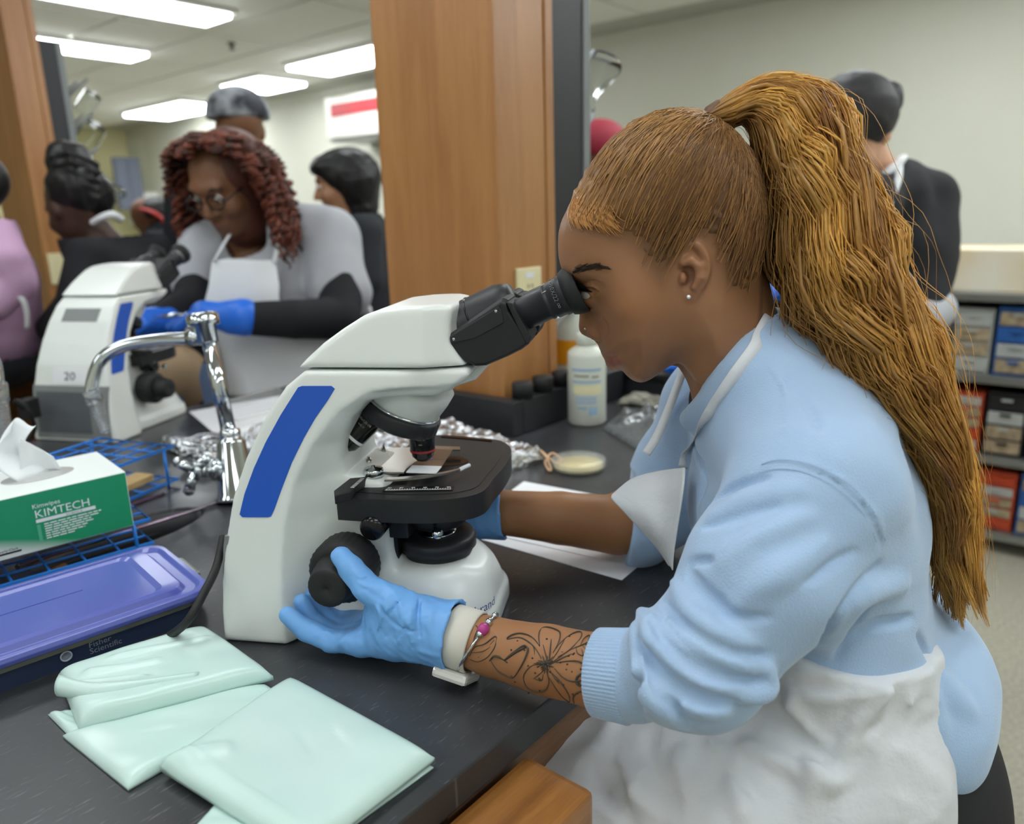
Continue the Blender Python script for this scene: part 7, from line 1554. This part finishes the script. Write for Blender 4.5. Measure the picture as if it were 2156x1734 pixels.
# ---------------------------------------------------------------- E: far person with a red hair band
E_ = Fig(335, 480, 4.60, 'far person with dark hair and a red hair band, bending down in the distance'); W_ = E_.W
hc = W_(318, 462, 0); Bh = basis(radians(60), radians(45)); g = GL(hc-np.array([.2, .2, .3]), hc+.2, .009); head_sdf(g, hc, Bh, 1.05); g.tube([hc, W_(345, 500, -.03)], [.055, .07], .02); E_.emit(g, 'body', 'skin_dark')
g = GL(hc-.17, hc+.18, .008); g.ell(hc+np.array([.02, -.02, .045]), (.11, .105, .09), .02); f, l, u_ = Bh; g.ell(hc+f*.11-u_*.03, (.08, .08, .07), .02, sub=True); E_.emit(g, 'hair', 'hair_black')
E_.mb(MB().tube(catmull([W_(298, 440, .09), W_(320, 446, .11), W_(342, 462, .09), W_(362, 490, .05)], 5), .022, 8, flat=.5), 'hair_band', 'red_band')
g = GL((-.40, -.3, .70), (.42, .3, 1.36), .011); torso(g, [W_(350, 505, 0), W_(355, 560, 0), W_(350, 640, 0)], [.12, .14, .14], sy=.8); g.tube([W_(330, 510, .12), W_(310, 570, .16)], [.07, .055], .03); E_.emit(g, 'sweater', 'jacket_black', 1); simple_legs(E_, W_(350, 640)[0], 0, .85, 'jacket_black')
E2 = Fig(380, 520, 4.95, 'far person in a pink top, half hidden behind the grey tee'); W_ = E2.W
g = GL((-.34, -.26, .72), (.34, .26, 1.34), .011); torso(g, [W_(378, 500, 0), W_(382, 560, 0), W_(382, 640, 0)], [.085, .105, .11], sy=.8); E2.emit(g, 'pink_top', 'pink_knit', 1); hc = W_(385, 455, 0); g = GL(hc-np.array([.16, .16, .25]), hc+.17, .01); head_sdf(g, hc, basis(radians(-60), .3), 1.0); g.tube([hc, W_(381, 490, 0)], [.05, .06], .02); E2.emit(g, 'body', 'skin_dark'); g = GL(hc-.16, hc+.17, .01); g.ell(hc+np.array([-.02, -.02, .04]), (.10, .10, .085), .02); E2.emit(g, 'hair', 'hair_black', 1); simple_legs(E2, 0, 0, .85, 'denim')
# ---------------------------------------------------------------- F: pink sweater at the left edge
F_ = Fig(0, 560, 2.22, 'person in a lilac pink sweater, cut off by the left edge'); W_ = F_.W
g = GL((-.42, -.3, .60), (.30, .3, 1.36), .007); torso(g, [W_(-45, 500, 0), W_(-30, 590, 0), W_(-20, 690, 0)], [.10, .125, .13], sy=.8); g.tube([W_(-20, 505, .10), W_(15, 555, .14), W_(30, 590, .14), W_(-10, 640, .18)], [.072, .062, .056, .045], .03); g.tube([W_(-80, 510, -.08), W_(-110, 600, -.05)], [.07, .06], .03); g.noise(.003, [8.], 9); F_.emit(g, 'sweater', 'pink_knit')
hc = W_(-75, 410, .02); Bh = basis(radians(110), radians(25)); g = GL(hc-np.array([.2, .18, .3]), hc+.18, .008); head_sdf(g, hc, Bh); g.tube([hc, W_(-50, 480, 0)], [.052, .07], .02); F_.emit(g, 'body', 'skin_mid'); g = GL(hc-.17, hc+.18, .008); g.ell(hc+np.array([.02, 0, .04]), (.10, .095, .09), .02); F_.emit(g, 'hair', 'hair_black', 1)
F_.mb(MB().tube(catmull([W_(10, 615, .16), W_(40, 620, .17), W_(55, 650, .16), W_(58, 690, .15)], 4), .012, 6, flat=.35), 'apron_tie', 'white_cloth'); F_.mb(MB().tube(catmull([W_(-30, 612, .17), W_(10, 618, .165), W_(30, 640, .165)], 4), .016, 6, flat=.35), 'apron_tie', 'white_cloth')
g = GL((-.4, -.3, 0), (.4, .3, .98), .011); g.ell(W_(-10, 730, 0), (.16, .17, .13), .03); g.tube([W_(-10, 740, .09), W_(-100, 750, .12)], [.09, .07], .03)
for y in (.10, -.08): q = W_(-80, 745, y); g.tube([W_(-10, 740, y), q, np.array([q[0], y, .06])], [.09, .075, .05], .03)
F_.emit(g, 'trousers', 'jacket_black', 1)
# ---------------------------------------------------------------- G: person in black sweater and white apron at the right
G_ = Fig(1880, 480, 2.05, 'person in a black sweater and white apron strap, head bowed, behind the ponytail'); W_ = G_.W
hc = W_(1796, 282, .0); Bh = basis(radians(52), radians(38)); g = GL((hc[0]-.17, -.17, 1.05), (hc[0]+.20, .18, hc[2]+.19), .005); head_sdf(g, hc, Bh, 1.10); g.tube([hc-EZ*.03+np.array([.03, -.03, 0]), W_(1855, 380, -.05), W_(1885, 430, -.05)], [.052, .055, .07], .02); G_.emit(g, 'body', 'skin_light'); face_bits(G_, hc, Bh, 1.0, 'lip_mauve', 'hair_black')
f, l, u_ = Bh; g = GL(hc-.18, hc+.20, .005); g.ell(hc+u_*.042-f*.026, (.107, .107, .103), .02); g.ell(W_(1872, 210, -.03), (.032, .045, .045), .015); g.tube([W_(1800, 290, .085), W_(1815, 330, .085)], [.020, .012], .012); g.ell(hc+f*.115-u_*.050, (.082, .088, .093), .02, sub=True); g.ell(W_(1822, 352, .09), (.062, .07, .062), .015, sub=True); g.noise(.0018, [20., 42.], 7); G_.emit(g, 'hair', mat('hair_soft_black', (36, 34, 36), .6, bump=.5, bscale=50, bdist=.003))
ep_ = W_(1862, 275, .065); g2_ = MB().lathe([(.004*sin(pi*i/6), -.004*cos(pi*i/6)) for i in range(1, 7)], W_(1863, 302, .075), EZ, 10); G_.mb(g2_, 'earring', mat('gold', (220, 180, 90), .2, 1.0))
G_.mb(MB().tube(catmull([W_(1845, 388, .045), W_(1865, 365, .045), W_(1890, 345, .02), W_(1898, 335, -.04)], 5), .017, 10, flat=.6), 'white_collar', 'white_cloth')
g = GL((-.36, -.30, .70), (.34, .30, 1.48), .006); torso(g, [W_(1885, 420, -.05), W_(1890, 520, -.04), W_(1885, 680, -.03)], [.09, .115, .12], sy=.8); g.tube([W_(1840, 425, .06), W_(1900, 385, -.06), W_(1955, 420, -.05)], [.065, .06, .07], .03); g.tube([W_(1955, 425, -.04), W_(1965, 540, .03), W_(1945, 650, .12)], [.072, .060, .048], .03); g.tube([W_(1830, 440, .08), W_(1770, 560, .12), W_(1700, 610, .16)], [.068, .055, .045], .03)
g.ell(W_(1845, 345, .0), (.05, .05, .05), .01, sub=True); g.noise(.003, [8.], 11); G_.emit(g, 'sweater', 'knit_black')
G_.mb(MB().tube(catmull([W_(1893, 338, .0), W_(1890, 378, .085), W_(1874, 420, .135), W_(1856, 470, .155), W_(1835, 540, .15)], 5), .010, 6, flat=.35), 'apron_strap', 'white_cloth')
patch(G_, [[(1800, 560, .11), (1850, 555, .13), (1900, 560, .12)], [(1790, 640, .13), (1860, 640, .15), (1960, 640, .11)], [(1790, 740, .13), (1870, 740, .15), (1980, 740, .10)], [(1790, 860, .12), (1880, 860, .14), (1985, 860, .10)]], 'apron', 'white_cloth')
g = GL((-.40, .0, .80), (.20, .40, 1.25), .006); hand(g, W_(1690, 612, .16), W_(1640, 605, .18), 1.15); G_.emit(g, 'glove', 'glove_deep', 1); g = GL((-.2, .0, .78), (.35, .40, 1.2), .006); hand(g, W_(1945, 655, .12), W_(1900, 700, .18), 1.1); G_.emit(g, 'glove', 'glove_deep', 1)
g = GL((-.2, -.05, .9), (.3, .3, 1.2), .006); g.tube([W_(1965, 652, .10), W_(1940, 668, .14)], [.056, .050], .005); G_.emit(g, 'grey_cuff', 'tee_grey', 1); simple_legs(G_, W_(1885, 720)[0], -.03, .86, 'jacket_black')
# ---------------------------------------------------------------- H: maroon cap behind the peg board
H_ = Fig(1290, 330, 2.90, 'person in a maroon head cover, mostly hidden behind the peg rack'); W_ = H_.W
hc = W_(1262, 330, 0); Bh = basis(radians(20), radians(25)); g = GL(hc-np.array([.17, .17, .30]), hc+.18, .007); head_sdf(g, hc, Bh); g.tube([hc, W_(1270, 400, -.02)], [.052, .07], .02); H_.emit(g, 'body', 'skin_dark'); face_bits(H_, hc, Bh, 1.0, 'lip_mauve', 'hair_black')
f, l, u_ = Bh; g = GL(hc-.16, hc+.19, .006); g.ell(hc+u_*.044-f*.012, (.108, .108, .09), .02); R_ = np.array([f, l, u_]); g.ell(hc+f*.10-u_*.045, (.09, .10, .085), .015, sub=True); H_.emit(g, 'head_cover', 'maroon_cap', 1)
g = GL((-.34, -.26, .75), (.30, .26, 1.42), .009); torso(g, [W_(1275, 420, 0), W_(1280, 520, 0), W_(1280, 620, 0)], [.10, .12, .12], sy=1.0); g.tube([W_(1210, 430, 0), W_(1280, 400, 0), W_(1345, 430, 0)], [.065, .06, .065], .03); H_.emit(g, 'sweater', 'tee_grey', 1); simple_legs(H_, W_(1280, 640)[0], 0, .85, 'denim')
# spare blue glove on the sink rim
q = P(1418, 778, 1.72); o = crumple('nitrile_glove', (q[0], q[1], BZ+.0605), (.035, .03, .024), 14, 'glove_deep'); tag(o, 'crumpled blue glove lying on the rim of the end sink', 'glove')
